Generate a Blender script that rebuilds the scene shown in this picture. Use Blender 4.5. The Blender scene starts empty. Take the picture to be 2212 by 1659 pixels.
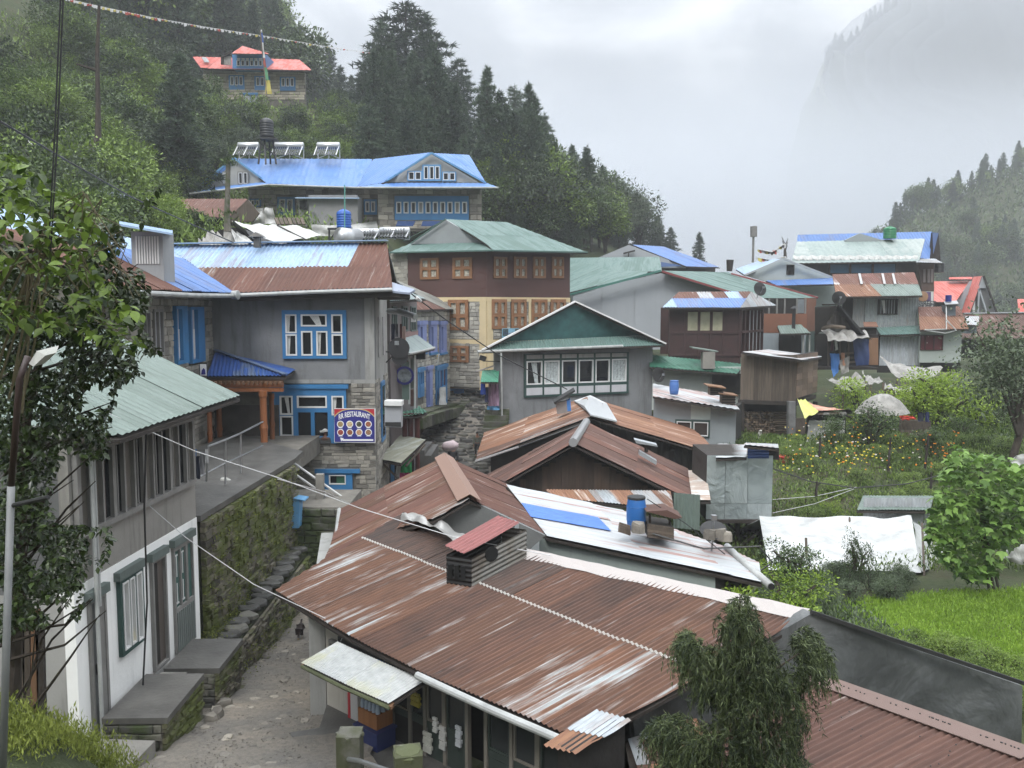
import bpy,math,random
import numpy as np
from mathutils import Vector,Matrix
from mathutils.noise import noise as pnoise
R=math.radians
SC=bpy.context.scene
COL=SC.collection
rnd=random.Random(7)
# ------------------------------------------------------------------ camera, world, sun, exposure
F,CX,CY=1858.0,1106.0,829.5
PITCH=math.atan(164.5/F)
CAMP=Vector((0.0,0.0,7.2))
cam_d=bpy.data.cameras.new("camera");cam=bpy.data.objects.new("camera",cam_d);COL.objects.link(cam)
cam.location=CAMP;cam.rotation_euler=(R(90)-PITCH,0,0)
cam_d.sensor_width=36;cam_d.lens=36*F/2212;cam_d.clip_start=0.1;cam_d.clip_end=6000
SC.camera=cam
SUN_EL,SUN_AZ=52,200
w=bpy.data.worlds.new("World");SC.world=w;w.use_nodes=True
nt=w.node_tree;nt.nodes.clear()
def wn(t,**k):
 n=nt.nodes.new(t)
 for a,v in k.items():setattr(n,a,v)
 return n
sky=wn("ShaderNodeTexSky",sky_type='NISHITA',sun_disc=False)
sky.sun_elevation=R(SUN_EL);sky.sun_rotation=R(SUN_AZ);sky.altitude=2800;sky.air_density=1.0;sky.dust_density=2.0
tc=wn("ShaderNodeTexCoord")
mp=wn("ShaderNodeMapping");mp.inputs['Scale'].default_value=(1.0,1.0,1.7);mp.inputs['Rotation'].default_value=(R(10),R(22),R(35))
n1=wn("ShaderNodeTexNoise");n1.inputs['Scale'].default_value=2.8;n1.inputs['Detail'].default_value=7;n1.inputs['Roughness'].default_value=.5;n1.inputs['Distortion'].default_value=.35
r1=wn("ShaderNodeValToRGB")
el=r1.color_ramp.elements
el[0].position=.41;el[0].color=(2.3,2.6,3.0,1)
el[1].position=.60;el[1].color=(13,13.2,13.4,1)
e=el.new(.5);e.color=(5.2,5.5,5.9,1)
# brighter overhead, greyer near the horizon (unseen zenith boosted to light walls and mist)
sep=wn("ShaderNodeSeparateXYZ")
mrz=wn("ShaderNodeMath",operation='MULTIPLY');mrz.inputs[1].default_value=4.3
rz_=wn("ShaderNodeValToRGB");rz_.color_ramp.interpolation='B_SPLINE';ez=rz_.color_ramp.elements;ez[0].color=(.046,)*3+(1,);ez[1].color=(1,1,1,1)
for p_,v_ in((.18,.056),(.38,.12),(.65,.6)):q_=ez.new(p_);q_.color=(v_,)*3+(1,)
mul=wn("ShaderNodeVectorMath",operation='SCALE')
mixs=wn("ShaderNodeMix",data_type='RGBA');mixs.inputs['Factor'].default_value=.95
bg=wn("ShaderNodeBackground");bg.inputs['Strength'].default_value=.105
wo=wn("ShaderNodeOutputWorld")
L=nt.links.new
L(tc.outputs['Generated'],mp.inputs['Vector']);L(mp.outputs['Vector'],n1.inputs['Vector']);L(n1.outputs['Fac'],r1.inputs['Fac'])
L(tc.outputs['Generated'],sep.inputs[0]);L(sep.outputs['Z'],rz_.inputs['Fac']);L(rz_.outputs['Color'],mrz.inputs[0])
L(r1.outputs['Color'],mul.inputs[0]);L(mrz.outputs[0],mul.inputs['Scale'])
L(sky.outputs['Color'],mixs.inputs['A']);L(mul.outputs[0],mixs.inputs['B']);L(mixs.outputs['Result'],bg.inputs['Color']);L(bg.outputs[0],wo.inputs['Surface'])
sd=bpy.data.lights.new("sun",'SUN');sd.energy=1.3;sd.angle=R(20);sd.color=(1,.975,.94)
so=bpy.data.objects.new("sun",sd);COL.objects.link(so)
a_,e_=R(SUN_AZ),R(SUN_EL)
sv=Vector((math.sin(a_)*math.cos(e_),math.cos(a_)*math.cos(e_),math.sin(e_)))
so.rotation_euler=(-sv).to_track_quat('-Z','Y').to_euler();so.location=(0,0,60)
SC.view_settings.view_transform='Standard';SC.view_settings.look='None';SC.view_settings.gamma=1;SC.view_settings.exposure=0.72
SC.view_settings.use_curve_mapping=False
SC.render.engine='CYCLES';SC.cycles.use_denoising=True;SC.cycles.max_bounces=6;SC.cycles.volume_bounces=3
SC.cycles.transparent_max_bounces=8
SC.cycles.use_adaptive_sampling=True;SC.cycles.adaptive_threshold=.03
# ------------------------------------------------------------------ picture point -> place
_fw=Vector((0,math.cos(PITCH),-math.sin(PITCH)));_up=Vector((0,math.sin(PITCH),math.cos(PITCH)))
def ray(x,y):return _fw+Vector((1,0,0))*((x-CX)/F)+_up*((CY-y)/F)
def W(x,y,d):
 r=ray(x,y);return CAMP+r*(d/r.y)
def G(x,y,z):
 r=ray(x,y);return CAMP+r*((z-CAMP.z)/r.z)
class Plane:
 def __init__(s,a,b,c):
  s.p=a;s.n=(b-a).cross(c-a).normalized()
  if s.n.z<0:s.n=-s.n
 def at(s,x,y):
  r=ray(x,y);return CAMP+r*((s.p-CAMP).dot(s.n)/r.dot(s.n))
 def off(s,h):
  q=Plane.__new__(Plane);q.p=s.p+s.n*h;q.n=s.n;return q
# ------------------------------------------------------------------ objects
ORG={}
def thing(name,label,cat,loc,group=None):
 o=bpy.data.objects.new(name,None);o.empty_display_size=.2;COL.objects.link(o)
 o.location=loc;o['label']=label;o['category']=cat
 if group:o['group']=group
 ORG[o.name]=Vector(loc);return o
def tag(o,label,cat,group=None):
 o['label']=label;o['category']=cat
 if group:o['group']=group
 return o
class MB:
 def __init__(s):s.v=[];s.f=[];s.uv=[]
 def add(s,vs,fs,uvs=None):
  k=len(s.v);s.v+=[tuple(p)for p in vs];s.f+=[tuple(i+k for i in f)for f in fs]
  if uvs is not None:s.uv+=list(uvs)
 def obox(s,o,ex,ey,ez):
  o=Vector(o);c=[o,o+ex,o+ex+ey,o+ey];c+=[p+ez for p in c]
  s.add(c,[(0,3,2,1),(4,5,6,7),(0,1,5,4),(1,2,6,5),(2,3,7,6),(3,0,4,7)])
 def box(s,c,sx,sy,sz,rz=0,tilt=None):
  m=Matrix.Rotation(rz,3,'Z')
  if tilt is not None:m=m@tilt
  ex,ey,ez=m@Vector((sx,0,0)),m@Vector((0,sy,0)),m@Vector((0,0,sz))
  s.obox(Vector(c)-(ex+ey+ez)/2,ex,ey,ez)
 def bar(s,a,b,w_,h_=None,up=Vector((0,0,1))):
  a,b=Vector(a),Vector(b);h_=h_ or w_;d=b-a
  sd_=d.cross(up)
  if sd_.length<1e-4:sd_=d.cross(Vector((1,0,0)))
  sd_=sd_.normalized()*w_;u2=sd_.cross(d).normalized()*h_
  s.obox(a-sd_/2-u2/2,d,sd_,u2)
 def prism(s,poly,vec):
  n=len(poly);vec=Vector(vec)
  vs=[Vector(p)for p in poly]+[Vector(p)+vec for p in poly]
  fs=[tuple(range(n)),tuple(range(2*n-1,n-1,-1))]+[((i+1)%n,i,n+i,n+(i+1)%n)for i in range(n)]
  s.add(vs,fs)
 def tube(s,pts,r,n=6,cap=True):
  pts=[Vector(p)for p in pts];m=len(pts)
  rs=r if isinstance(r,(list,tuple))else[r]*m
  vs=[];prev=None
  for i,p in enumerate(pts):
   t=(pts[min(i+1,m-1)]-pts[max(i-1,0)])
   if t.length<1e-6:t=Vector((0,0,1))
   t.normalize()
   if prev is None:
    a=t.cross(Vector((0,0,1)))
    if a.length<.1:a=t.cross(Vector((1,0,0)))
   else:a=prev-t*prev.dot(t)
   a.normalize();prev=a;b=t.cross(a)
   for k in range(n):
    an=2*math.pi*k/n;vs.append(p+(a*math.cos(an)+b*math.sin(an))*rs[i])
  fs=[(i*n+k,i*n+(k+1)%n,(i+1)*n+(k+1)%n,(i+1)*n+k)for i in range(m-1)for k in range(n)]
  if cap:fs+=[tuple(range(n-1,-1,-1)),tuple((m-1)*n+k for k in range(n))]
  s.add(vs,fs)
 def lathe(s,base,prof,n=12,axis=Vector((0,0,1))):
  base=Vector(base);axis=axis.normalized()
  s.tube([base+axis*(z+i*1e-5)for i,(rr,z)in enumerate(prof)],[rr for rr,z in prof],n)
def build(name,mb,mat,parent=None,smooth=False,org=None):
 o0=org if org is not None else(ORG[parent.name]if parent is not None else Vector((0,0,0)))
 me=bpy.data.meshes.new(name)
 if isinstance(mb,MB):
  V=np.array(mb.v,dtype=float).reshape(-1,3)-np.array(o0)
  me.from_pydata(V.tolist(),[],mb.f)
  if mb.uv:
   ul=me.uv_layers.new(name="UVMap");idx=np.empty(len(me.loops),dtype=np.int32);me.loops.foreach_get("vertex_index",idx)
   ul.data.foreach_set("uv",np.array(mb.uv,dtype=np.float32)[idx].ravel())
 else:me=mb
 if mat is not None:me.materials.append(mat)
 if smooth:me.shade_smooth()
 o=bpy.data.objects.new(name,me);COL.objects.link(o)
 if parent is not None:o.parent=parent
 else:o.location=o0
 ORG[o.name]=Vector(o0);return o
def npmesh(name,V,Fq,mat,uv=None):
 """fast mesh: V (n,3), Fq (m,k) all faces the same size"""
 me=bpy.data.meshes.new(name);V=np.asarray(V,dtype=np.float32);Fq=np.asarray(Fq,dtype=np.int32);k=Fq.shape[1]
 me.vertices.add(len(V));me.vertices.foreach_set("co",V.ravel())
 me.loops.add(Fq.size);me.loops.foreach_set("vertex_index",Fq.ravel())
 me.polygons.add(len(Fq));me.polygons.foreach_set("loop_start",np.arange(0,Fq.size,k,dtype=np.int32))
 if mat is not None:me.materials.append(mat)
 me.update(calc_edges=True);return me
def inst(name,me,M,parent=None):
 """an object sharing mesh data; M is its world matrix"""
 o=bpy.data.objects.new(name,me);COL.objects.link(o)
 if parent is not None:
  o.parent=parent;o.matrix_local=Matrix.Translation(-ORG[parent.name])@M;ORG[o.name]=ORG[parent.name]
 else:
  o.matrix_world=M;ORG[o.name]=M.translation.copy()
 return o
def stuff(o):o['kind']='stuff';return o
def structure(o):o['kind']='structure';return o
def frame_M(o,x,y,z,sx=1,sy=1,sz=1):
 m=Matrix.Identity(4)
 for i,(a,s_)in enumerate(((x,sx),(y,sy),(z,sz))):
  for k in range(3):m[k][i]=a[k]*s_
 for k in range(3):m[k][3]=o[k]
 return m
# ------------------------------------------------------------------ materials
MATS={}
class N:
 def __init__(s,name):
  s.m=bpy.data.materials.new(name);s.m.use_nodes=True;s.t=s.m.node_tree;s.b=s.t.nodes['Principled BSDF'];s.o=s.t.nodes['Material Output']
 def n(s,t,**k):
  x=s.t.nodes.new(t)
  for a,v in k.items():setattr(x,a,v)
  return x
 def l(s,a,b):s.t.links.new(a,b)
 def noise(s,vec,scale,detail=4,rough=.55,dist=0):
  x=s.n("ShaderNodeTexNoise");x.inputs['Scale'].default_value=scale;x.inputs['Detail'].default_value=detail
  x.inputs['Roughness'].default_value=rough;x.inputs['Distortion'].default_value=dist;s.l(vec,x.inputs['Vector']);return x.outputs['Fac']
 def ramp(s,fac,stops):
  x=s.n("ShaderNodeValToRGB");e=x.color_ramp.elements
  for i,(p,c)in enumerate(stops):
   q=e[i]if i<2 else e.new(p)
   q.position=p;q.color=(*c,1)if len(c)==3 else c
  s.l(fac,x.inputs['Fac']);return x.outputs['Color']
 def mix(s,f,a,b,mode='MIX'):
  x=s.n("ShaderNodeMix",data_type='RGBA',blend_type=mode)
  for inp,v in(('Factor',f),('A',a),('B',b)):
   k=x.inputs[inp]if inp!='Factor' else x.inputs['Factor']
   if isinstance(v,(int,float)):k.default_value=v
   elif isinstance(v,tuple):k.default_value=(*v,1)
   else:s.l(v,k)
  return x.outputs['Result']
 def math(s,op,a,b=0.0,clamp=False):
  x=s.n("ShaderNodeMath",operation=op);x.use_clamp=clamp
  for i,v in enumerate((a,b)):
   if isinstance(v,(int,float)):x.inputs[i].default_value=v
   else:s.l(v,x.inputs[i])
  return x.outputs[0]
 def coords(s,kind='Object',scale=(1,1,1),shift=True):
  t=s.n("ShaderNodeTexCoord");v=t.outputs[kind]
  m=s.n("ShaderNodeMapping");m.inputs['Scale'].default_value=scale;s.l(v,m.inputs['Vector'])
  if shift:
   oi=s.n("ShaderNodeObjectInfo");c=s.n("ShaderNodeCombineXYZ");k=s.math('MULTIPLY',oi.outputs['Random'],37.0)
   s.l(k,c.inputs[0]);s.l(k,c.inputs[1]);s.l(k,c.inputs[2]);s.l(c.outputs[0],m.inputs['Location'])
  return m.outputs['Vector']
 def rand(s):return s.n("ShaderNodeObjectInfo").outputs['Random']
 def bump(s,h,strength=.3,dist=.02):
  x=s.n("ShaderNodeBump");x.inputs['Strength'].default_value=strength;x.inputs['Distance'].default_value=dist
  s.l(h,x.inputs['Height']);s.l(x.outputs['Normal'],s.b.inputs['Normal'])
 def col(s,c):
  if isinstance(c,tuple):s.b.inputs['Base Color'].default_value=(*c,1)
  else:s.l(c,s.b.inputs['Base Color'])
 def rough(s,r):
  if isinstance(r,(int,float)):s.b.inputs['Roughness'].default_value=r
  else:s.l(r,s.b.inputs['Roughness'])
def sc3(c,k):return tuple(min(1,x*k)for x in c)
def paint(name,c,rough=.6,var=.18,scale=1.2,dirt=.3,bump=.15,metallic=0,streak=True):
 """plain surface with uneven tone, faint vertical streaks and grime"""
 if name in MATS:return MATS[name]
 k=N(name);v=k.coords('Object',(1,1,1));a=k.noise(v,scale,5)
 c1=k.ramp(a,[(.3,sc3(c,1-var)),(.7,sc3(c,1+var))])
 v2=k.coords('Object',(3,3,.35));b=k.noise(v2,1.4,6,.65)
 d=k.ramp(b,[(.52,(0,0,0)),(.78,(1,1,1))])
 dm=k.math('MULTIPLY',d,dirt)
 k.col(k.mix(dm,c1,sc3(tuple(.5*x+.5*y for x,y in zip(c,(.12,.11,.09))),.55)));k.rough(rough)
 k.b.inputs['Metallic'].default_value=metallic
 if bump:k.bump(k.noise(v,14,4),bump,.02)
 MATS[name]=k.m;return k.m
def rusty(name,base,rust=((.16,.055,.032),(.26,.10,.05),(.08,.035,.03)),amount=.5,su=5,sv=.45,rough=.5,metal=.0,dark=.25,per_sheet=.35,fine=1.0):
 """painted or galvanised iron with rust running down the sheet; UV = metres across / down the slope"""
 if name in MATS:return MATS[name]
 k=N(name);uvn=k.n("ShaderNodeTexCoord");oi=k.n("ShaderNodeObjectInfo")
 def uvm(sx,sy,off):
  m=k.n("ShaderNodeMapping");m.inputs['Scale'].default_value=(sx,sy,1);k.l(uvn.outputs['UV'],m.inputs['Vector'])
  c=k.n("ShaderNodeCombineXYZ");r_=k.math('MULTIPLY',oi.outputs['Random'],53.0+off);k.l(r_,c.inputs[0]);k.l(r_,c.inputs[1]);k.l(c.outputs[0],m.inputs['Location']);return m.outputs['Vector']
 s1=k.noise(uvm(su,sv,0),1.0,5,.6);s2=k.noise(uvm(su*2.6,sv*1.8,7),1.0,6,.65);s3=k.noise(uvm(1.1,.8,3),1.0,3)
 s4=k.noise(uvm(su*5,sv*9,11),1.0,3)
 mixv=k.math('ADD',k.math('MULTIPLY',s1,.5),k.math('ADD',k.math('MULTIPLY',s2,.3),k.math('MULTIPLY',s3,.2)))
 mixv=k.math('ADD',mixv,k.math('MULTIPLY',k.math('SUBTRACT',oi.outputs['Random'],.5),per_sheet*.35))
 th=.5+(.5-amount)*.32
 fac=k.ramp(mixv,[(max(0,th-.025),(0,0,0)),(min(1,th+.035),(1,1,1))])
 rc=k.ramp(s2,[(.30,rust[2]),(.5,rust[0]),(.72,rust[1])])
 rc=k.mix(k.ramp(s4,[(.35,(0,0,0)),(.75,(.55,.55,.55))]),rc,rust[1])
 bc=k.ramp(s4,[(.2,sc3(base,.72)),(.8,sc3(base,1.18))])
 rc=k.mix(k.math('MULTIPLY',oi.outputs['Random'],.55),rc,rust[2])
 tan=tuple(.45*a_+.55*b_ for a_,b_ in zip(base,rust[1]));c=k.mix(k.ramp(mixv,[(max(0,th-.06),(0,0,0)),(th,(1,1,1))]),bc,tan)
 c=k.mix(fac,c,rc)
 dk=k.math('MULTIPLY',k.ramp(s3,[(.52,(0,0,0)),(.8,(1,1,1))]),dark)
 c=k.mix(dk,c,(.028,.022,.02))
 k.col(c);k.rough(k.math('ADD',k.math('MULTIPLY',fac,.3),rough));k.b.inputs['Metallic'].default_value=metal
 k.b.inputs['Specular IOR Level'].default_value=.45
 k.bump(s4,.12,.01)
 MATS[name]=k.m;return k.m
def leafy(name,c1,c2,rough=.55,trans=.25,scale=.6):
 if name in MATS:return MATS[name]
 k=N(name);t=k.n("ShaderNodeTexCoord");g=k.n("ShaderNodeNewGeometry");oi=k.n("ShaderNodeObjectInfo")
 a=k.noise(t.outputs['Object'],scale,3)
 f=k.math('ADD',k.math('MULTIPLY',a,.7),k.math('MULTIPLY',g.outputs['Random Per Island'],.55))
 f=k.math('ADD',f,k.math('MULTIPLY',k.math('SUBTRACT',oi.outputs['Random'],.5),.35))
 c=k.ramp(f,[(.3,c1),(.85,c2)])
 k.col(c);k.rough(rough);k.b.inputs['Specular IOR Level'].default_value=.35
 tr=k.n("ShaderNodeBsdfTranslucent");k.l(c,tr.inputs['Color']);ms=k.n("ShaderNodeMixShader");ms.inputs[0].default_value=trans
 k.l(k.b.outputs[0],ms.inputs[1]);k.l(tr.outputs[0],ms.inputs[2]);k.l(ms.outputs[0],k.o.inputs['Surface'])
 MATS[name]=k.m;return k.m
def wood(name,c,var=.45,rough=.8,axis='z',contrast=1.0):
 if name in MATS:return MATS[name]
 k=N(name);s={'z':(14,14,1.2),'x':(1.2,14,14),'y':(14,1.2,14)}[axis]
 v=k.coords('Object',s);a=k.noise(v,1.0,6,.65);r_=k.rand()
 f=k.math('ADD',k.math('MULTIPLY',a,.65),k.math('MULTIPLY',r_,.35))
 k.col(k.ramp(f,[(.25,sc3(c,1-var)),(.75,sc3(c,1+var))]));k.rough(rough);k.bump(a,.35,.01)
 MATS[name]=k.m;return k.m
def stone(name,c,var=.4,rough=.85,tint=(.1,.09,.05),moss=None,mossamt=.5):
 if name in MATS:return MATS[name]
 k=N(name);v=k.coords('Object',(1,1,1));a=k.noise(v,2.2,6,.7);r_=k.rand()
 f=k.math('ADD',k.math('MULTIPLY',a,.5),k.math('MULTIPLY',r_,.5))
 cc=k.ramp(f,[(.22,sc3(c,1-var)),(.5,c),(.78,tuple(min(1,x*(1+var)+t*.3)for x,t in zip(c,tint)))])
 if moss:
  w_=k.n("ShaderNodeTexCoord");g=k.n("ShaderNodeNewGeometry");m=k.noise(g.outputs['Position'],1.3,6,.7)
  mm=k.ramp(m,[(.5-mossamt*.2,(0,0,0)),(.62-mossamt*.2,(1,1,1))]);cc=k.mix(mm,cc,moss)
 k.col(cc);k.rough(rough);k.bump(k.noise(v,6,5,.7),.5,.03)
 MATS[name]=k.m;return k.m
def glass(name='window_glass',c=(.012,.014,.016),rough=.06):
 if name in MATS:return MATS[name]
 k=N(name);k.col(c);k.rough(rough);k.b.inputs['Specular IOR Level'].default_value=.5
 MATS[name]=k.m;return k.m
def cloth(name,c,rough=.85,fold=.5,trans=0,var=.12,scale=3,gloss=None):
 if name in MATS:return MATS[name]
 k=N(name);v=k.coords('Object',(1,1,1));a=k.noise(v,scale,5,.6,.6)
 k.col(k.ramp(a,[(.3,sc3(c,1-var)),(.7,sc3(c,1+var))]));k.rough(rough);k.bump(a,fold,.06)
 MATS[name]=k.m;return k.m
def flat(name,c,rough=.6,metal=0):
 if name in MATS:return MATS[name]
 k=N(name);k.col(c);k.rough(rough);k.b.inputs['Metallic'].default_value=metal;MATS[name]=k.m;return k.m
# ------------------------------------------------------------------ builders
class Wl:
 """vertical wall face: p0 -> p1 seen from outside; n points out"""
 def __init__(s,p0,p1,z0=None,z1=None):
  s.o=Vector((p0.x,p0.y,0));d=Vector((p1.x-p0.x,p1.y-p0.y,0));s.L=d.length;s.u=d.normalized()
  s.n=s.u.cross(Vector((0,0,1)));s.z0,s.z1=z0,z1
  if s.n.dot(Vector((0,0,0))-s.o)<0:s.n=-s.n
 def uz(s,x,y):
  r=ray(x,y);p=CAMP+r*((s.o-CAMP).dot(s.n)/r.dot(s.n));return(p-s.o).dot(s.u),p.z
 def pt(s,u,z,out=0):return s.o+s.u*u+s.n*out+Vector((0,0,z))
 def rect(s,x0,y0,x1,y1):
  a=s.uz(x0,y0);b=s.uz(x1,y1);c=s.uz(x0,y1);d=s.uz(x1,y0)
  return(a[0]+c[0])/2,(b[0]+d[0])/2,(b[1]+c[1])/2,(a[1]+d[1])/2
 def boxm(s,mb,u0,u1,z0,z1,out0,out1):mb.obox(s.pt(u0,z0,out0),s.u*(u1-u0),s.n*(out1-out0),Vector((0,0,z1-z0)))
 def slab(s,parent,u0,u1,z0,z1,mat,th=.3,name='wall',out=0):
  mb=MB();s.boxm(mb,u0,u1,z0,z1,out-th,out);return build(name,mb,mat,parent)
 def poly(s,parent,uzs,mat,th=.25,name='wall',out=0):
  mb=MB();mb.prism([s.pt(u,z,out)for u,z in uzs],-s.n*th);return build(name,mb,mat,parent)
def ring(wl,mb,u0,u1,z0,z1,w_,o0,o1):
 wl.boxm(mb,u0,u1,z1-w_,z1,o0,o1);wl.boxm(mb,u0,u1,z0,z0+w_,o0,o1)
 wl.boxm(mb,u0,u0+w_,z0+w_,z1-w_,o0,o1);wl.boxm(mb,u1-w_,u1,z0+w_,z1-w_,o0,o1)
def window(parent,wl,r,cells,fmat,smat,gmat=None,fw=.06,sw=.03,curt=None,cmat=None,name='window',lintel=None,deep=.07,boards=()):
 """r = (u0,u1,z0,z1); cells = fractions (a,b,c,d) across / up; curt = indices of cells with a curtain"""
 u0,u1,z0,z1=r;gmat=gmat or glass();cells=list(cells)
 mb=MB();U=lambda a:u0+(u1-u0)*a;Z=lambda a:z0+(z1-z0)*a
# surround and mullions as boards with open cells: rows of bars between cells
 xs=sorted({0.,1.,*[c[0]for c in cells],*[c[1]for c in cells]});ys=sorted({0.,1.,*[c[2]for c in cells],*[c[3]for c in cells]})
 for i in range(len(xs)-1):
  run=None
  for j in range(len(ys)-1):
   mx,my=(xs[i]+xs[i+1])/2,(ys[j]+ys[j+1])/2
   solid=not any(c[0]<mx<c[1]and c[2]<my<c[3]for c in cells)
   if solid and run is None:run=j
   if(not solid or j==len(ys)-2)and run is not None:
    e_=j+1 if solid else j
    wl.boxm(mb,U(xs[i]),U(xs[i+1]),Z(ys[run]),Z(ys[e_]),.002,deep);run=None
 if lintel:
  wl.boxm(mb,u0-lintel[0],u1+lintel[0],z1+.002,z1+lintel[1],.002,deep+.05)
 o=build(name,mb,fmat,parent)
 for i,c in enumerate(cells):
  a,b,p,q=U(c[0]),U(c[1]),Z(c[2]),Z(c[3])
  if smat is not None and not(len(c)>4 and c[4]=='open'):
   m2=MB();ring(wl,m2,a+.004,b-.004,p+.004,q-.004,sw,.012,deep+.012);build('sash',m2,smat,o)
  m3=MB();wl.boxm(m3,a+.003,b-.003,p+.003,q-.003,.003,.011);build('pane',m3,gmat,o)
  if curt and i in curt:
   kind=curt[i];m4=MB();n_=12
   f0,f1=(0,1)if kind=='full' else((0,.38)if kind=='left' else((.62,1)if kind=='right' else(.3,.7)))
   vs=[];aa,bb=a+sw,b-sw
   for t in range(n_+1):
    uu=aa+(bb-aa)*(f0+(f1-f0)*t/n_)
    vs+=[wl.pt(uu,q-sw,.018+.008*math.sin(t*2.2)),wl.pt(uu if kind=='full' else(uu*.6+(aa if kind=='left' else bb)*.4),p+sw,.018+.008*math.sin(t*2.2))]
   m4.add(vs,[(2*t,2*t+2,2*t+3,2*t+1)for t in range(n_)]);build('curtain',m4,cmat or cloth('curtain_white',(.62,.62,.6)),o)
 return o
def grid_cells(nx,ny=1,mx=.05,my=.08,gx=.03,gy=.05,y0=None,y1=None):
 y0=my if y0 is None else y0;y1=1-my if y1 is None else y1;out=[]
 cw=(1-2*mx-gx*(nx-1))/nx;ch=(y1-y0-gy*(ny-1))/ny
 for j in range(ny):
  for i in range(nx):out.append((mx+i*(cw+gx),mx+i*(cw+gx)+cw,y0+j*(ch+gy),y0+j*(ch+gy)+ch))
 return out
def _polycut(poly,u):
 vs=[]
 n=len(poly)
 for i in range(n):
  (a,b),(c,d)=poly[i],poly[(i+1)%n]
  if(a-u)*(c-u)<=0 and a!=c:
   t=(u-a)/(c-a)
   if-1e-9<=t<=1+1e-9:vs.append(b+t*(d-b))
 if len(vs)<2:return None
 return min(vs),max(vs)
def roof_plane(parent,poly,down=None,sheet_w=.8,rows=(2.4,),period=.1,amp=.012,mats=None,lift=.0,spp=5,name='roof_sheet',rag=.02,wave=0.0,seed=1,across=None,seam=None):
 sm=MB()
 """lay corrugated sheets over a flat polygon. mats: material or f(col,row,ncol,nrow)->material. rows: length or list of fractions"""
 rg=random.Random(seed);P=[Vector(p)for p in poly]
 n=Vector((0,0,0))
 for i in range(len(P)):
  a,b=P[i],P[(i+1)%len(P)];n+=Vector(((a.y-b.y)*(a.z+b.z),(a.z-b.z)*(a.x+b.x),(a.x-b.x)*(a.y+b.y)))
 n.normalize()
 if n.z<0:n=-n
 if down is None:down=Vector((0,0,-1))-n*(-n.z)
 else:down=Vector(down)-n*Vector(down).dot(n)
 down.normalize();U=down.cross(n).normalized();o=P[0]
 if across is not None:
  A_=Vector(across);A_=(A_-n*A_.dot(n)).normalized();A_=A_ if A_.dot(U)>0 else-A_;sn=A_.dot(U);cs=A_.dot(down)
  q=[((p-o).dot(U)/sn,(p-o).dot(down)-(p-o).dot(U)/sn*cs)for p in P];U=A_
 else:q=[((p-o).dot(U),(p-o).dot(down))for p in P]
 ua,ub=min(a for a,b in q),max(a for a,b in q);va,vb=min(b for a,b in q),max(b for a,b in q)
 nc=max(1,round((ub-ua)/sheet_w));cw=(ub-ua)/nc
 if isinstance(rows,(int,float))or(isinstance(rows,tuple)and len(rows)==1):
  rl=rows if isinstance(rows,(int,float))else rows[0];nr=max(1,math.ceil((vb-va)/rl-.15));br=[va+(vb-va)*i/nr for i in range(nr+1)]
 else:br=[va+(vb-va)*f for f in rows];nr=len(rows)-1
 per=cw/max(1,round(cw/period))if period else cw;ns=(max(1,round(cw/per))*spp)if period else 2
 for i in range(nc):
  for j in range(nr):
   v0,v1=br[j],br[j+1];ov=.06 if j<nr-1 else 0;lowf=rg.uniform(-rag,rag)if j==nr-1 else rg.uniform(-rag,rag)*.5
   mb=MB();cols=[];tl=rg.uniform(-.004,.004);hb=lift+(nr-1-j)*.006+rg.uniform(0,.003)
   segs=max(1,int((v1-v0)/.9))if wave else 1
   for k in range(ns+1):
    u=ua+cw*i+cw*k/ns;uc=min(max(u,ua+1e-4),ub-1e-4);c=_polycut(q,uc)
    if c is None:cols.append(None);continue
    lo,hi=max(c[0],v0),min(c[1],v1)
    if hi-lo<.01:cols.append(None);continue
    at_low=hi>=v1-1e-6
    hi2=hi+((ov+lowf)if at_low else 0)
    h=amp*math.cos(2*math.pi*(u-ua)/per)if period else 0
    base=len(mb.v);vs=[];us=[]
    for t in range(segs+1):
     v=lo+(hi2-lo)*t/segs
     hh=hb+h+tl*(v-v0)+(wave*pnoise(Vector((u*.9+seed,v*.9,3.1)))if wave else 0)
     vs.append(o+U*uc+down*v+n*hh);us.append((uc,v))
    mb.add(vs,[],us);cols.append(base)
    if seam is not None and j<nr-1 and at_low:k0=len(sm.v);sm.v+=[tuple(vs[-1]-down*.035+n*.004),tuple(vs[-1]+n*.004)];(sm.f.append((k0-2,k0-1,k0+1,k0))if k and k0 else None)
   for k in range(ns):
    if cols[k]is None or cols[k+1]is None:continue
    for t in range(segs):mb.f.append((cols[k]+t,cols[k]+t+1,cols[k+1]+t+1,cols[k+1]+t))
   if not mb.f:continue
   m=mats(i,j,nc,nr)if callable(mats)else mats
   build(name,mb,m,parent,smooth=bool(period))
 if seam is not None and sm.f:build('sheet_edge',sm,seam,parent)
 return n,down,U
def RP(parent,pl,px,**k):
 return roof_plane(parent,[pl.at(x,y)for x,y in px],**k)
def underlay(parent,polys,mat,drop=.05,th=.05,name='roof'):
 mb=MB()
 for P in polys:
  P=[Vector(p)for p in P];mb.prism([p-Vector((0,0,drop))for p in P],Vector((0,0,-th)))
 return build(name,mb,mat,parent)
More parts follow.
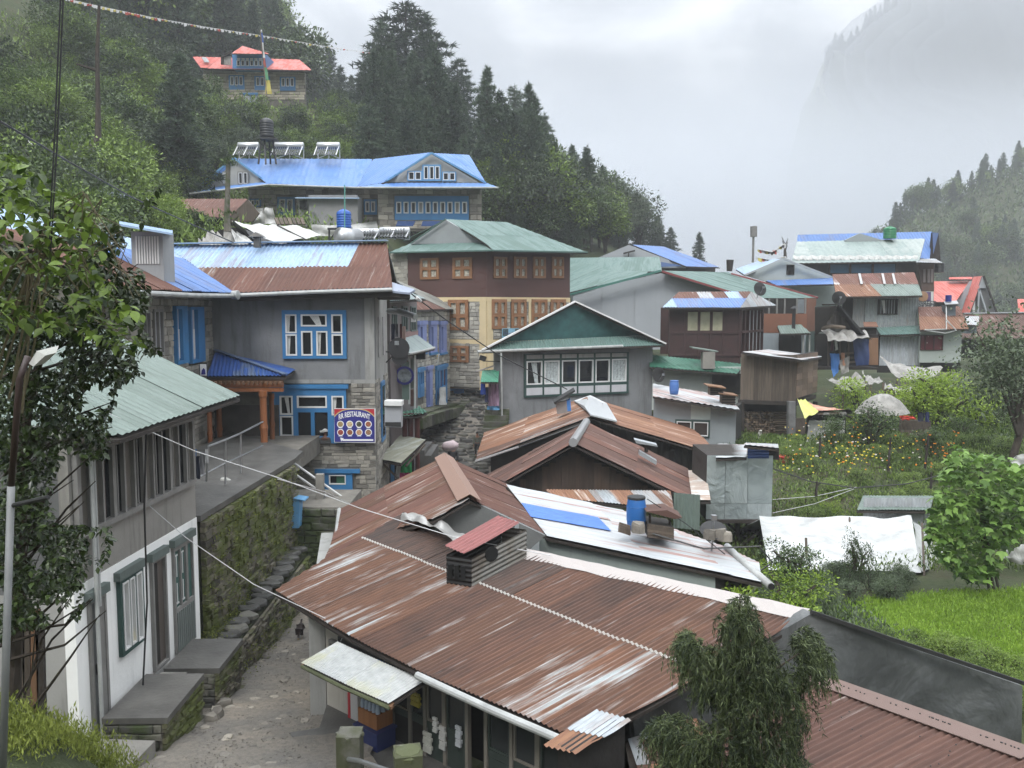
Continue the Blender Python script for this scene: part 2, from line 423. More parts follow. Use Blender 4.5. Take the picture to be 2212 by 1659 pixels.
def stone_meshes(key,k=6,jag=.12,mat=None,bev=.12):
 out=[];rg=random.Random(hash(key)%1000 if False else sum(map(ord,key)))
 for i in range(k):
  mb=MB();j=lambda s_:rg.uniform(-s_,s_)
  back=[(x,0,z)for x,z in((-.5,-.5),(.5,-.5),(.5,.5),(-.5,.5))]
  mid=[(x+j(jag)*.3,.65+j(.1),z+j(jag))for x,z in((-.5,-.48),(.5,-.48),(.5,.48),(-.5,.48))]
  fr=[(x*(1-bev)+j(jag)*.4,1+j(.15),z*(1-bev*1.8)+j(jag)*.7)for x,z in((-.5,-.5),(.5,-.5),(.5,.5),(-.5,.5))]
  vs=back+mid+fr;fs=[]
  for a in(0,4):
   for t in range(4):fs.append((a+t,a+(t+1)%4,a+4+(t+1)%4,a+4+t))
  fs+=[(8,9,10),(8,10,11)]if i%2 else[(8,9,11),(9,10,11)]
  mb.add(vs,fs);me=bpy.data.meshes.new('stone');me.from_pydata([list(v)for v in mb.v],[],mb.f)
  if mat:me.materials.append(mat)
  out.append(me)
 return out
def stones(parent,wl,region,ch,ln,mat,key,exclude=(),depth=.05,jit=.3,limit=290,seed=3,prefer=None,name='stone',gap=.012,top=None,base=None):
 """courses of single stones on a wall face; the 290 that show largest as parts, the rest joined"""
 rg=random.Random(seed);ms=stone_meshes(key,6,mat=mat);u0,u1,z0,z1=region;L_=[]
 z=z0
 while z<z1-ch*.4:
  h=min(ch*rg.uniform(1-jit,1+jit),z1-z);u=u0-rg.uniform(0,ln*.5)
  while u<u1:
   l=ln*rg.uniform(1-jit*1.5,1+jit*1.6);a,b=max(u,u0),min(u+l,u1)
   if b-a>ln*.18:
    c,m=(a+b)/2,z+h/2;ok=True
    if top and m>top(c):ok=False
    if base and m<base(c):ok=False
    if ok:
     pieces=[(a,b)]
     for(e0,e1,f0,f1)in exclude:
      if f0<m<f1:
       nxt=[]
       for(p,q_)in pieces:
        if q_<=e0 or p>=e1:nxt.append((p,q_));continue
        if p<e0:nxt.append((p,e0))
        if q_>e1:nxt.append((e1,q_))
       pieces=nxt
     for(p,q_)in pieces:
      if q_-p>.04:L_.append((p,q_,z,h,rg.uniform(.5,1.2)*depth,rg.randrange(6)))
   u+=l
  z+=h
 if len(L_)>limit:
  L_.sort(key=lambda s_:-(s_[1]-s_[0])*s_[3]*(prefer(s_[0],s_[2])if prefer else 1))
 mb=MB()
 for i,(p,q_,z,h,dp,k)in enumerate(L_):
  M=frame_M(wl.pt((p+q_)/2,z+h/2,.001),wl.u,wl.n,Vector((0,0,1)),(q_-p)-gap,dp,h-gap)
  if i<limit:inst(name,ms[k],M,parent)
  else:
   me=ms[k];vs=[M@v.co for v in me.vertices];mb.add(vs,[tuple(pp.vertices)for pp in me.polygons])
 if mb.v:stuff(build('wall_masonry' if name=='stone' else name+'_mass',mb,mat,parent))
def planks(parent,wl,u0,u1,z0,z1,pw,mat,key='plank',horiz=False,th=.03,seed=1,jit=.25,top=None,exclude=(),name='plank',out=0.0,base=None):
 """boards nailed to a wall face, each its own piece"""
 rg=random.Random(seed);a,e_=(z0,z1)if horiz else(u0,u1)
 while a<e_-.01:
  w_=pw*rg.uniform(1-jit,1+jit);b=min(a+w_,e_);t=th*rg.uniform(.6,1.3)
  mb=MB();m=(a+b)/2
  if horiz:segs=[(u0,u1)]
  else:
   hi=top(m)if top else z1;lo=base(m)if base else z0;segs=[(lo-rg.uniform(0,.03),hi)]
  for(e0,e1,f0,f1)in exclude:
   lo_,hi_=(f0,f1)if horiz else(e0,e1)
   if lo_<m<hi_:
    c0,c1=(e0,e1)if horiz else(f0,f1);nx=[]
    for p,q_ in segs:
     if q_<=c0 or p>=c1:nx.append((p,q_));continue
     if p<c0:nx.append((p,c0))
     if q_>c1:nx.append((c1,q_))
    segs=nx
  for p,q_ in segs:
   if q_-p<.03:continue
   if horiz:wl.boxm(mb,p,q_,a+.004,b-.004,out+.001,out+t)
   else:wl.boxm(mb,a+.004,b-.004,p,q_,out+.001,out+t)
  if mb.v:build(name,mb,mat,parent)
  a=b
def text_part(s,parent,o,ux,uz_,n,size,mat,name='lettering',align='CENTER',bend=None,spacing=1.0,squash=1.0,bold=.0):
 cu=bpy.data.curves.new(name,'FONT');cu.body=s;cu.size=size;cu.align_x=align;cu.align_y='CENTER';cu.extrude=.003;cu.space_character=spacing;cu.offset=bold
 tmp=bpy.data.objects.new('tmp',cu);COL.objects.link(tmp);dg=bpy.context.evaluated_depsgraph_get();dg.update()
 me=bpy.data.meshes.new_from_object(tmp.evaluated_get(dg));bpy.data.objects.remove(tmp)
 me.name=name;me.materials.clear();me.materials.append(mat)
 for v in me.vertices:
  x,y,z=v.co;x*=squash
  if bend:y+=bend(x);y+=(bend(x+.01)-bend(x-.01))/.02*0
  p=o+ux*x+uz_*y+n*(z+.004);v.co=p-ORG[parent.name]
 ob=bpy.data.objects.new(name,me);COL.objects.link(ob);ob.parent=parent;ORG[ob.name]=ORG[parent.name];return ob
def draped(parent,mb_pts,nu,nv,mat,sag=.1,seed=1,name='tarpaulin',amp=.03,top=True,freq=2.2):
 """cloth between four corners a,b (top), d,c (bottom) with folds"""
 a,b,c,d=[Vector(p)for p in mb_pts];n=(b-a).cross(d-a).normalized();mb=MB();vs=[]
 for i in range(nu+1):
  for j in range(nv+1):
   s_,t=i/nu,j/nv;p=(a*(1-s_)+b*s_)*(1-t)+(d*(1-s_)+c*s_)*t
   p=p+n*amp*2*pnoise(Vector((s_*freq*3+seed,t*freq,seed*.7)))+Vector((0,0,-sag*math.sin(math.pi*s_)*(t if not top else 1)*.5))
   e=min(s_,1-s_,t,1-t)
   if e<.01:p+=Vector((0,0,min(.05,amp*.8)*pnoise(Vector((s_*9,t*9,seed)))))
   vs.append(p)
 m=nv+1;mb.add(vs,[(i*m+j,i*m+j+1,(i+1)*m+j+1,(i+1)*m+j)for i in range(nu)for j in range(nv)])
 o=build(name,mb,mat,parent,smooth=True);return o
def wire(name,label,pts,r,mat,cat='cable',sag=0,n=14,group=None):
 P=[Vector(p)for p in pts]
 if len(P)==2:
  a,b=P;P=[a.lerp(b,i/n)-Vector((0,0,sag*4*(i/n)*(1-i/n)))for i in range(n+1)]
 mb=MB();mb.tube(P,r,5);o=build(name,mb,mat,None,org=P[0]);return tag(o,label,cat,group)
# ------------------------------------------------------------------ land
CP=[Vector((0,0,5.6)),Vector((-8,0,6.5)),Vector((-20,0,13)),Vector((10,0,4)),Vector((25,0,2)),Vector((-3,9,1.2)),Vector((-1.5,11,.6)),Vector((2,8,.4)),W(40,1500,7.6),Vector((-4.9,9.6,1.3)),Vector((-4,11.6,.85)),Vector((-3.2,13.2,.6)),Vector((-4.2,15,.35)),Vector((-2.6,15,.2)),Vector((-5.2,12,.9)),Vector((-5.3,16,-.1)),Vector((-5.4,20,-.5)),Vector((-5.4,18,-.4)),Vector((-3.6,18,-.4)),Vector((-4.3,22,-.5)),Vector((-5.5,24,-.5)),Vector((-3.9,27,-.5)),Vector((-3.4,34,-.4)),Vector((-2.4,41,.3)),Vector((-.2,42,.6)),Vector((-5,42,.5)),Vector((-2.6,45,1.0)),Vector((-2.6,48,1.6)),Vector((-2.9,51,2.3)),Vector((-2.9,56,2.8)),Vector((-3.2,64,3.8)),Vector((-3.0,72,5.0)),Vector((-7.5,11,2.2)),Vector((-10,12,3.4)),Vector((-14,14,5.5)),Vector((-16,25,6.5)),Vector((-8.5,18,3.1)),Vector((-7.2,22,3.1)),Vector((-8.4,27,2.6)),Vector((-12,33,5.5)),Vector((-6,36,1.0)),Vector((-7,47,2.6)),Vector((-8,55,7)),Vector((-11,37,7.5)),Vector((-20,38,9)),Vector((-10,45,8.5)),W(470,510,46),W(150,470,45),Vector((-12,52,9)),Vector((0,54,3.4)),Vector((-9,53,8)),Vector((3,56,4.5)),Vector((-20,60,12.4)),Vector((-2,60,12.0)),Vector((4,64,9)),Vector((-11,58,11.8)),Vector((-10,66,13)),W(300,330,68),W(100,200,75),W(320,170,95),W(560,222,90),W(690,235,92),W(700,300,84),W(0,60,100),W(0,330,55),W(0,0,130)+Vector((0,0,12)),W(300,0,150)+Vector((0,0,10)),W(600,90,170),W(480,60,150),W(690,230,150),W(850,350,110),W(950,365,110),W(1050,405,113),W(1130,440,116),W(1250,480,120),W(1400,548,125),W(1480,575,130),Vector((12,90,12)),Vector((0,85,17)),Vector((-10,160,12)),Vector((15,160,-5)),Vector((30,160,-30)),Vector((8,66,3.8)),Vector((18,66,3.6)),Vector((30,75,3.2)),Vector((45,72,3)),Vector((22,90,2)),Vector((40,95,0)),Vector((60,90,0)),Vector((40,130,-30)),Vector((80,120,-30)),Vector((5,40,1.0)),Vector((9,45,2.2)),Vector((13,48,1.0)),Vector((14,40,.6)),Vector((19,49,1.6)),Vector((25,50,2.2)),Vector((35,55,2.5)),Vector((3,31,0)),Vector((6,27,-.6)),Vector((8,34,.9)),Vector((12,36,1.6)),Vector((17,37,1.8)),Vector((22,37,1.9)),Vector((11,31,1.2)),Vector((15,31,1.3)),Vector((22,31,1.4)),Vector((11,26,.5)),Vector((16,27,.7)),Vector((20,26,.8)),Vector((9,21,.5)),Vector((13,21,.6)),Vector((18,20,.8)),Vector((7.5,17,.7)),Vector((10,16.5,1.0)),Vector((15,16,1.1)),Vector((5,16,.2)),Vector((8,13.5,1.2)),Vector((12,12,1.2)),Vector((2,12,-.5)),Vector((8,10,.3)),Vector((30,30,1)),Vector((30,15,1)),Vector((60,40,-3)),Vector((60,10,-6)),Vector((0,20,0)),Vector((-60,40,32)),Vector((-60,90,55)),Vector((-60,0,30)),Vector((-110,100,110)),Vector((-110,0,70)),Vector((110,100,-30)),Vector((110,0,-30)),Vector((-60,180,95)),Vector((-110,190,160)),Vector((0,200,-20)),Vector((110,200,-50)),Vector((50,190,-50))]
_P=np.array([(p.x,p.y)for p in CP]);_Z=np.array([p.z for p in CP])
_D=np.linalg.norm(_P[:,None]-_P[None],axis=2)
_Wt=np.linalg.solve(_D+np.eye(len(CP))*1e-3,_Z)
def gz(x,y):return float(np.linalg.norm(_P-np.array([x,y]),axis=1)@_Wt)
def gzv(X,Y):
 out=np.zeros(X.shape);
 for p,w_ in zip(_P,_Wt):out+=np.hypot(X-p[0],Y-p[1])*w_
 return out
_GX,_GY=np.meshgrid(np.arange(-120,121,1.),np.arange(-5,236,1.));_GZ=gzv(_GX,_GY)
def gz(x,y):
 fx,fy=min(max(x+120,0),239.9),min(max(y+5,0),239.9);i,j=int(fx),int(fy);a,b=fx-i,fy-j
 return float(_GZ[j,i]*(1-a)*(1-b)+_GZ[j,i+1]*a*(1-b)+_GZ[j+1,i]*(1-a)*b+_GZ[j+1,i+1]*a*b)
def hit(x,y,d0=5,d1=230):
 r=ray(x,y);d=d0
 while d<d1:
  p=CAMP+r*(d/r.y)
  if p.z<gz(p.x,p.y):return Vector((p.x,p.y,gz(p.x,p.y)))
  d*=1.012
 return None
def grid_mesh(name,xs,ys,fz,mat):
 X,Y=np.meshgrid(xs,ys);Z=fz(X,Y);V=np.stack([X,Y,Z],-1).reshape(-1,3);nx,ny=len(xs),len(ys)
 i=(np.arange(ny-1)[:,None]*nx+np.arange(nx-1)[None]).ravel();Fq=np.stack([i,i+1,i+nx+1,i+nx],-1)
 me=npmesh(name,V,Fq,mat);me.shade_smooth();o=bpy.data.objects.new(name,me);COL.objects.link(o);ORG[o.name]=Vector();return o
def earth():
 k=N('hill_earth');g=k.n("ShaderNodeNewGeometry");a=k.noise(g.outputs['Position'],.5,6,.65);b=k.noise(g.outputs['Position'],6,5,.7)
 c=k.ramp(a,[(.3,(.030,.042,.014)),(.5,(.05,.065,.02)),(.72,(.075,.06,.035))]);c=k.mix(k.ramp(b,[(.4,(0,0,0)),(.8,(.6,.6,.6))]),c,(.02,.025,.01))
 k.col(c);k.rough(.95);k.bump(b,.6,.1);return k.m
EARTH=earth()
nz=np.random.RandomState(1)
xs=np.concatenate([np.arange(-110,-24,2.0),np.arange(-24,30,.5),np.arange(30,112,2.0)]);ys=np.concatenate([np.arange(0,70,.5),np.arange(70,202,2.0)])
ground=structure(grid_mesh('ground',xs,ys,lambda X,Y:gzv(X,Y)+.06*np.sin(X*1.7+Y*.9)*np.cos(Y*1.3)-.06,EARTH))
base_g=MB();base_g.add([(-1000,-50,-75),(1190,-50,-75),(1190,1200,-75),(-1000,1200,-75)],[(0,1,2,3)]);structure(build('valley_floor',base_g,EARTH))
# far hillside on the right and the mountain behind the mist
RH=[W(x_,y_,d_*.65)for x_,y_,d_ in((1830,640,330),(1880,560,350),(1930,500,365),(1990,455,385),(2050,440,400),(2110,405,410),(2160,385,420),(2230,365,430),(2330,320,450),(2500,250,470))]
RHx=np.array([p.x for p in RH]);RHy=np.array([p.y for p in RH]);RHz=np.array([p.z for p in RH])
def rhz(X,Y):
 top=np.interp(X,RHx,RHz,left=RHz[0]-60);yr=np.interp(X,RHx,RHy);top=np.where(X<RHx[0],RHz[0]-(RHx[0]-X)*1.6,top)
 s=np.clip((yr-Y)/125,0,1.2);back=np.clip((Y-yr)/100,0,2)
 return top-s*(top+32)-back*40+3*np.sin(X*.09)*np.cos(Y*.07)*np.clip(s*5,0,1)
structure(grid_mesh('hill',np.arange(60,290,3.5),np.arange(100,370,3.5),rhz,EARTH))
def mtz(X,Y):
 t=(X-395)/130.0
 z=7.2+(665-np.interp(X,[250,300,355,378,393,420,464,488,529,700,1000],[1300,900,480,230,135,118,40,0,-60,-300,-420]))*1100/F
 return np.minimum(z,455)-np.clip((1100-Y)/350,0,1)*(z+60)-np.clip((Y-1100)/300,0,2)*150+4*np.sin(X*.13)+3*np.sin(X*.31+Y*.1)
structure(grid_mesh('mountain',np.arange(120,1050,8.),np.arange(740,1195,10.),mtz,EARTH))
# ------------------------------------------------------------------ foliage meshes
def blades(C,D,ln,wd,T,spread,rs):
 n=len(C);C=np.repeat(C,T,0);D=np.repeat(D,T,0)+rs.normal(0,spread,(n*T,3));D/=np.linalg.norm(D,axis=1,keepdims=True)+1e-9
 S=np.cross(D,rs.normal(0,1,D.shape));S/=np.linalg.norm(S,axis=1,keepdims=True)+1e-9
 l=ln*rs.uniform(.6,1.2,(n*T,1));w_=wd*rs.uniform(.7,1.2,(n*T,1))
 V=np.stack([C-S*w_/2,C+S*w_/2,C+D*l],1).reshape(-1,3);return V,np.arange(len(V)).reshape(-1,3)
def leafquads(C,D,size,rs,aspect=.5,droop=.2,shape='diamond'):
 n=len(C);D=D+rs.normal(0,.5,D.shape);D[:,2]-=droop;D/=np.linalg.norm(D,axis=1,keepdims=True)+1e-9
 up=rs.normal(0,.5,D.shape)+np.array([0,0,1.]);S=np.cross(D,up);S/=np.linalg.norm(S,axis=1,keepdims=True)+1e-9
 s=size*rs.uniform(.6,1.25,(n,1));a=s*aspect/2;Nn=np.cross(S,D)
 V=np.stack([C,C+D*s*.45+S*a-Nn*s*.05,C+D*s,C+D*s*.45-S*a-Nn*s*.05],1).reshape(-1,3);return V,np.arange(len(V)).reshape(-1,4)
def wood_mat():return paint('bark',(.045,.035,.026),.9,.35,6,.2,.5)
CON,BRO=[],[]
def conifer(seed,H=13.,spread=3.2,dens=1.0,gaps=.12,open_=0.0,mat=None,ln=.55,wd=.13,droop=.25,prof=0):
 rs=np.random.RandomState(seed);tr=MB();bend=rs.uniform(-.4,.4,2)
 tp=lambda t:np.array([bend[0]*math.sin(t*2.5),bend[1]*math.sin(t*2),H*t])
 tr.tube([tp(t)for t in np.linspace(0,1,9)],[.20*(1-t)**.8+.02 for t in np.linspace(0,1,9)],6)
 C,D=[],[];z=.14+open_
 while z<.99:
  R_=spread*(1-z)**(.5 if prof else.72)*(1 if z>.25+open_ else.75)*rs.uniform(.72,1.2);nb=rs.randint(4,7);a0=rs.uniform(0,6.3)
  for k in range(nb):
   if rs.rand()<gaps:continue
   a=a0+k*6.283/nb+rs.normal(0,.25);L_=R_*rs.uniform(.55,1.15);s=tp(z+rs.uniform(-.01,.01));dr=np.array([math.cos(a),math.sin(a),0]);up=.35-droop*(1-z)*1.6
   pts=[s+dr*L_*t+np.array([0,0,L_*(up*t-.32*t*t)])for t in np.linspace(0,1,5)]
   if L_>1.0:tr.tube(pts[:4],[.035,.028,.02,.012],3,False)
   m=max(2,int(L_*4.6*dens))
   for t in np.linspace(.25,1,m):
    p=s+dr*L_*t+np.array([0,0,L_*(up*t-.32*t*t)]);sp=.32*L_*(1-t*.6)
    for q in range(2):
     C.append(p+rs.normal(0,1,3)*np.array([sp,sp,.18])*.55);D.append(dr*.8+np.array([0,0,.25]))
  z+=rs.uniform(.024,.042)
 C.append(tp(1));D.append(np.array([0,0,1.]));C,D=np.array(C),np.array(D)
 V,Fq=blades(C,D,ln,wd,8,.75,rs)
 tme=bpy.data.meshes.new('trunk');tme.from_pydata(tr.v,[],tr.f);tme.materials.append(wood_mat())
 return tme,npmesh('crown',V,Fq,mat)
def broad(seed,H=5.,W_=4.5,n=3600,leaf=.26,lobes=12,mat=None,trunk=.3,aspect=.5,top=1.0):
 rs=np.random.RandomState(seed);tr=MB();lc=[]
 for k in range(lobes):
  a=rs.uniform(0,6.3);r_=math.sqrt(rs.uniform(0,1))*W_*.36;z=H*rs.uniform(trunk+.12,.88*top);r_*=1-.5*max(0,(z/H-.6));lc.append((np.array([math.cos(a)*r_,math.sin(a)*r_,z]),W_*rs.uniform(.14,.27)))
 for c,r_ in lc:
  tr.tube([(0,0,0),(c[0]*.15,c[1]*.15,H*trunk),tuple(c*[.6,.6,.85]),tuple(c)],[.09*H/5,.06*H/5,.03,.012],4,False)
 C,D=[],[]
 per=n//lobes
 for c,r_ in lc:
  d=rs.normal(0,1,(per,3));d/=np.linalg.norm(d,axis=1,keepdims=True);rr=r_*rs.uniform(.55,1.12,(per,1))*(1+.25*np.sin(d[:,:1]*5+d[:,2:]*4));C.append(c+d*rr*[1,1,.8]);D.append(d)
 C,D=np.concatenate(C),np.concatenate(D);V,Fq=leafquads(C,D,leaf,rs,aspect)
 tme=bpy.data.meshes.new('trunk');tme.from_pydata(tr.v,[],tr.f);tme.materials.append(wood_mat());return tme,npmesh('crown',V,Fq,mat)
def tree(p,me,name,label,cat,group=None,s=1.0,rz=None,sz=None,parts=('trunk','crown')):
 rz=rnd.uniform(0,6.3)if rz is None else rz;t=thing(name,label,cat,p,group)
 M=Matrix.Translation(p)@Matrix.Rotation(rz,4,'Z')@Matrix.Diagonal((s,s,sz or s,1))
 inst(parts[0],me[0],M,t);inst(parts[1],me[1],M,t);return t
M_PINE=leafy('pine_needles',(.015,.029,.020),(.095,.14,.08),.6,.1,.35)
M_PINE2=leafy('grey_pine_needles',(.022,.036,.022),(.10,.15,.08),.6,.1,.35)
M_DK=leafy('dark_leaves',(.014,.030,.009),(.10,.155,.042),.45,.15,.5)
M_MD=leafy('mid_green_leaves',(.030,.060,.012),(.21,.30,.06),.5,.2,.5)
M_LT=leafy('light_green_leaves',(.06,.11,.015),(.27,.37,.07),.5,.3,.5)
M_YG=leafy('yellow_green_leaves',(.08,.14,.015),(.30,.42,.05),.5,.35,.8)
M_GY=leafy('grey_green_leaves',(.03,.045,.025),(.12,.16,.085),.5,.2,.5)
for i in range(4):CON.append(conifer(10+i,13,(3.0,3.6,2.7,3.3)[i],1.0,.1,0,M_PINE))
for i in range(3):CON.append(conifer(20+i,16,(4.2,3.6,4.6)[i],1.0,.22,(.12,.05,.25)[i],M_PINE,.6,.12,.12,1))
CONG=[conifer(30+i,9,2.9,1.2,.05,0,M_PINE2,.42,.09,.3)for i in range(2)]
for i,m in enumerate((M_DK,M_MD,M_MD,M_LT,M_GY,M_DK)):BRO.append(broad(40+i,5,5,4200,.26,13,m))
BAM=[broad(60+i,6.5,4.6,6500,.30,16,M_MD if i else leafy('bamboo_leaves',(.03,.06,.01),(.15,.23,.045),.5,.25,.5),.25,.2)for i in range(2)]
SMALL={k:broad(70+i,1.0,1.1,4200,.045,11,m,.1,.5)for i,(k,m)in enumerate((('dk',M_DK),('md',M_MD),('lt',M_LT),('yg',M_YG),('gy',M_GY)))}
TONE={}
for i_,m_ in enumerate(BRO):TONE[id(m_)]=('dark green','fresh green','mid green','pale green','grey green','blackish')[i_]
def vlab(base,me,s,r,f):return '%s %s %s, %s part'%(('small','medium','large')[min(2,int(3*(s-r[0])/(r[1]-r[0]+1e-6)))],TONE.get(id(me),'narrow dark' if me in CON else 'soft grey'),base,('left','middle','right')[min(2,max(0,int(3*f)))])
def at_ground(x,y,d):p=W(x,y,d);return Vector((p.x,p.y,gz(p.x,p.y)-.1))
# single trees that stand out: (picture x of the foot, picture y of the top, distance, mesh, label)
def stand(x,ytop,d,me,H,name,label,cat='tree',group=None,wide=1.0):
 p=at_ground(x,500,d);top=W(x,ytop,d).z;s=max(.3,(top-p.z)/H);t=tree(p,me,name,label,cat,group,s*wide*1.4,None,s);return t
stand(835,52,108,CON[4],16,'pine_tree','tall open pine, leftmost of the great pines behind the blue roofed lodge','pine',None,.85)
stand(885,12,112,CON[6],16,'pine_tree','tallest pine of all, bare lower trunk, standing against the cloud','pine',None,1.1)
stand(925,40,110,CON[5],16,'pine_tree','broad topped tall pine just right of the tallest pine','pine',None,1.0)
stand(790,140,104,CON[1],13,'pine_tree','dense dark pine at the left foot of the great pine group','pine',None,.8)
stand(990,132,112,CON[4],16,'pine_tree','ragged pine with flat topped boughs between the great pines and the ridge','pine',None,.9)
stand(1050,185,114,CON[2],13,'pine_tree','slender pine with a thin spire beside the ragged pine','pine',None,.8)
stand(1115,188,114,CON[5],16,'pine_tree','pointed dark pine standing alone above the brown and stone house','pine',None,1.0)
stand(1165,250,115,CON[0],13,'pine_tree','thick dark pine on the falling ridge right of the pointed pine','pine',None,1.15)
for i,(x,y,d)in enumerate([(860,200,106),(945,215,106),(1010,250,107),(1075,300,108),(1125,330,106),(900,280,100),(1060,370,100),(1150,370,100),(1215,335,116),(1260,350,118),(1300,375,119),(1225,400,104),(1290,425,106),(1345,395,121),(1385,425,122),(1340,450,110),(1190,420,96),(1415,470,124),(1100,420,92),(1250,450,96),(1445,492,126),(980,330,98),(820,260,98)]):
 stand(x,y,d,CON[i%4]if i%3 else CONG[i%2],13 if i%3 else 9,'pine_tree','dark pine in the belt of trees behind the lodge and down the ridge','pine','pines on the middle ridge',1.1 if i%3 else.9)
for i,(x,y,d)in enumerate([(655,55,150),(715,105,146),(635,85,158),(742,145,140),(690,130,142),(770,165,138)]):
 stand(x,y,d,CON[(0,2,3,1,2,0)[i]],13,'pine_tree',('tall misty fir right of the forest edge','pointed misty fir above the right end of the red roof','faint fir half hidden by the forest edge','small spiky fir on the skyline right of the red roofed house','misty fir between the two pointed firs','lowest fir on the skyline before the great pines')[i],'fir',None,.85)
stand(400,118,70,CONG[0],9,'cedar_tree','big soft grey green pine in front of the left end of the red roofed house','pine',None,.95)
stand(405,215,62,CONG[1],9,'cedar_tree','shaggy pine just below the big grey green pine, left of the solar heaters','pine',None,1.15)
stand(1508,505,128,CON[2],13,'pine_tree','small thin pine at the low end of the ridge above the blue roof','pine',None,.7)
# forest on the upper left slope
k=0
for row,(yb,d)in enumerate([(150,104),(110,116),(60,128),(10,142),(-50,156),(-110,168)]):
 for x in range(-20,660-row*4,46):
  xx=x+rnd.uniform(-16,16)+(row%2)*22;p=W(xx,300,d+rnd.uniform(-4,4));
  if xx>395 and row==0:continue
  z=gz(p.x,p.y);q=Vector((p.x,p.y,z-.3));me=CON[rnd.randrange(4)]if rnd.random()<.62 else BRO[rnd.choice((0,1,5,2))]
  s=rnd.uniform(.85,1.35);s=s if me in CON else s*2.0
  tree(q,me,'forest_tree',vlab('tree in the forest at upper left',me,s if me in CON else s/2,(.85,1.35),(xx+20)/680),'tree','forest on the upper left slope',s)
# hillside shrubs and small trees between the forest and the village
def scatter(n,box,mes,srange,name,label,cat,group,d=(5,230),seed=5,parts=('trunk','crown'),poly=None):
 rg=random.Random(seed);k=0;tries=0
 while k<n and tries<n*8:
  tries+=1;x,y=rg.uniform(box[0],box[2]),rg.uniform(box[1],box[3])
  if poly and not poly(x,y):continue
  p=hit(x,y)
  if p is None or not(d[0]<p.y<d[1]):continue
  s=rg.uniform(*srange);me=mes[rg.randrange(len(mes))];tree(p-Vector((0,0,.15*s)),me,name,vlab(label,me,s,srange,(x-box[0])/(box[2]-box[0])),cat,group,s,rg.uniform(0,6.3),s*rg.uniform(.8,1.15),parts);k+=1
scatter(60,(0,130,420,420),[BRO[0],BRO[1],BRO[2],BRO[4],BRO[5]],(.55,1.1),'hillside_tree','bush in the tangle on the left hillside','bush','bushes on the left hillside',(38,105),6)
scatter(120,(420,245,800,400),[BRO[0],BRO[1],BRO[2],BRO[4],BRO[5]],(.35,.7),'hillside_tree','tree between the red and the blue roofs','tree','trees between the red and blue roofed lodges',(64,96),7,poly=lambda x,y:not(455<x<700 and y<305))
scatter(110,(790,330,1500,560),[CON[0],CON[1],CON[2],CONG[0],CONG[1],BRO[1],BRO[4]],(.5,.95),'ridge_tree','tree on the slope below the great pines','tree','trees filling the middle ridge slope',(74,128),17)
scatter(40,(1050,395,1470,560),[BRO[5],BRO[4],BRO[1]],(.9,1.6),'ridge_tree','rounded tree on the middle ridge','tree','rounded trees on the middle ridge',(74,128),18)
scatter(60,(0,380,260,640),[BRO[0],BRO[1],BRO[2],BRO[4]],(.4,.9),'hillside_tree','bush on the slope behind the vine','bush','bushes behind the foreground vine',(12,60),19)
scatter(60,(120,120,420,215),[BRO[3],BRO[3],BRO[1]],(.3,.5),'corn_plant','crop plant on the terrace below the forest','plant','pale crop plants under the forest',(60,110),8)
scatter(34,(250,330,430,560),[BRO[3],BRO[0],BRO[2]],(.3,.6),'hillside_shrub','shrub beside the sheds on the left slope','shrub','shrubs by the sheds on the left slope',(24,62),9)
for i,(x,y,d,s)in enumerate([(60,130,58,1.25),(110,165,52,1.15),(20,200,50,1.2),(165,200,54,.95)]):
 p=at_ground(x,400,d);top=W(x,y,d).z;tree(p,BAM[i%2],'bamboo_clump',('feathery bamboo clump high at the left edge','largest arching bamboo clump behind the dark wooden pole','drooping bamboo clump at the far left below the forest','small bamboo clump nearest the wooden pole')[i],'bamboo',None,(top-p.z)/6.5*1.15,None,(top-p.z)/6.5)
scatter(250,(1840,335,2212,690),None,(1,1),'x','x','x',None)if False else None
rg=random.Random(12);RHT=[]
for i in range(285):
 x=rg.uniform(62,195);yr=float(np.interp(x,RHx,RHy));t=(i/285)**.8;y=yr-t*100+rg.uniform(-4,4);z=float(rhz(np.array(x),np.array(y)))
 if i<40:x=66+i*2.6;y=float(np.interp(x,RHx,RHy))+rg.uniform(-4,3);z=float(rhz(np.array(x),np.array(y)))
 me=CON[rg.randrange(4)]if rg.random()<.55 else BRO[rg.choice((0,5,1))];s=rg.uniform(.75,1.3)*(.66 if me in CON else 1.5)
 tree(Vector((x,y,z-1)),me,'forest_tree',vlab('tree in the forest on the far right hillside',me,s/(.66 if me in CON else 1.5),(.75,1.3),(x-62)/133),'tree','forest on the right hillside',s,rg.uniform(0,6.3))
for i in range(46):
 x=378+i*3.0+rg.uniform(-2,2);y=1100-rg.uniform(0,8);z=float(mtz(np.array(x),np.array(y)));tree(Vector((x,y,z-2)),CON[rg.randrange(4)],'ridge_tree','faint tree on the mountain spur fading into cloud','tree','trees on the clouded mountain spur',rg.uniform(1.0,2.0),rg.uniform(0,6.3))
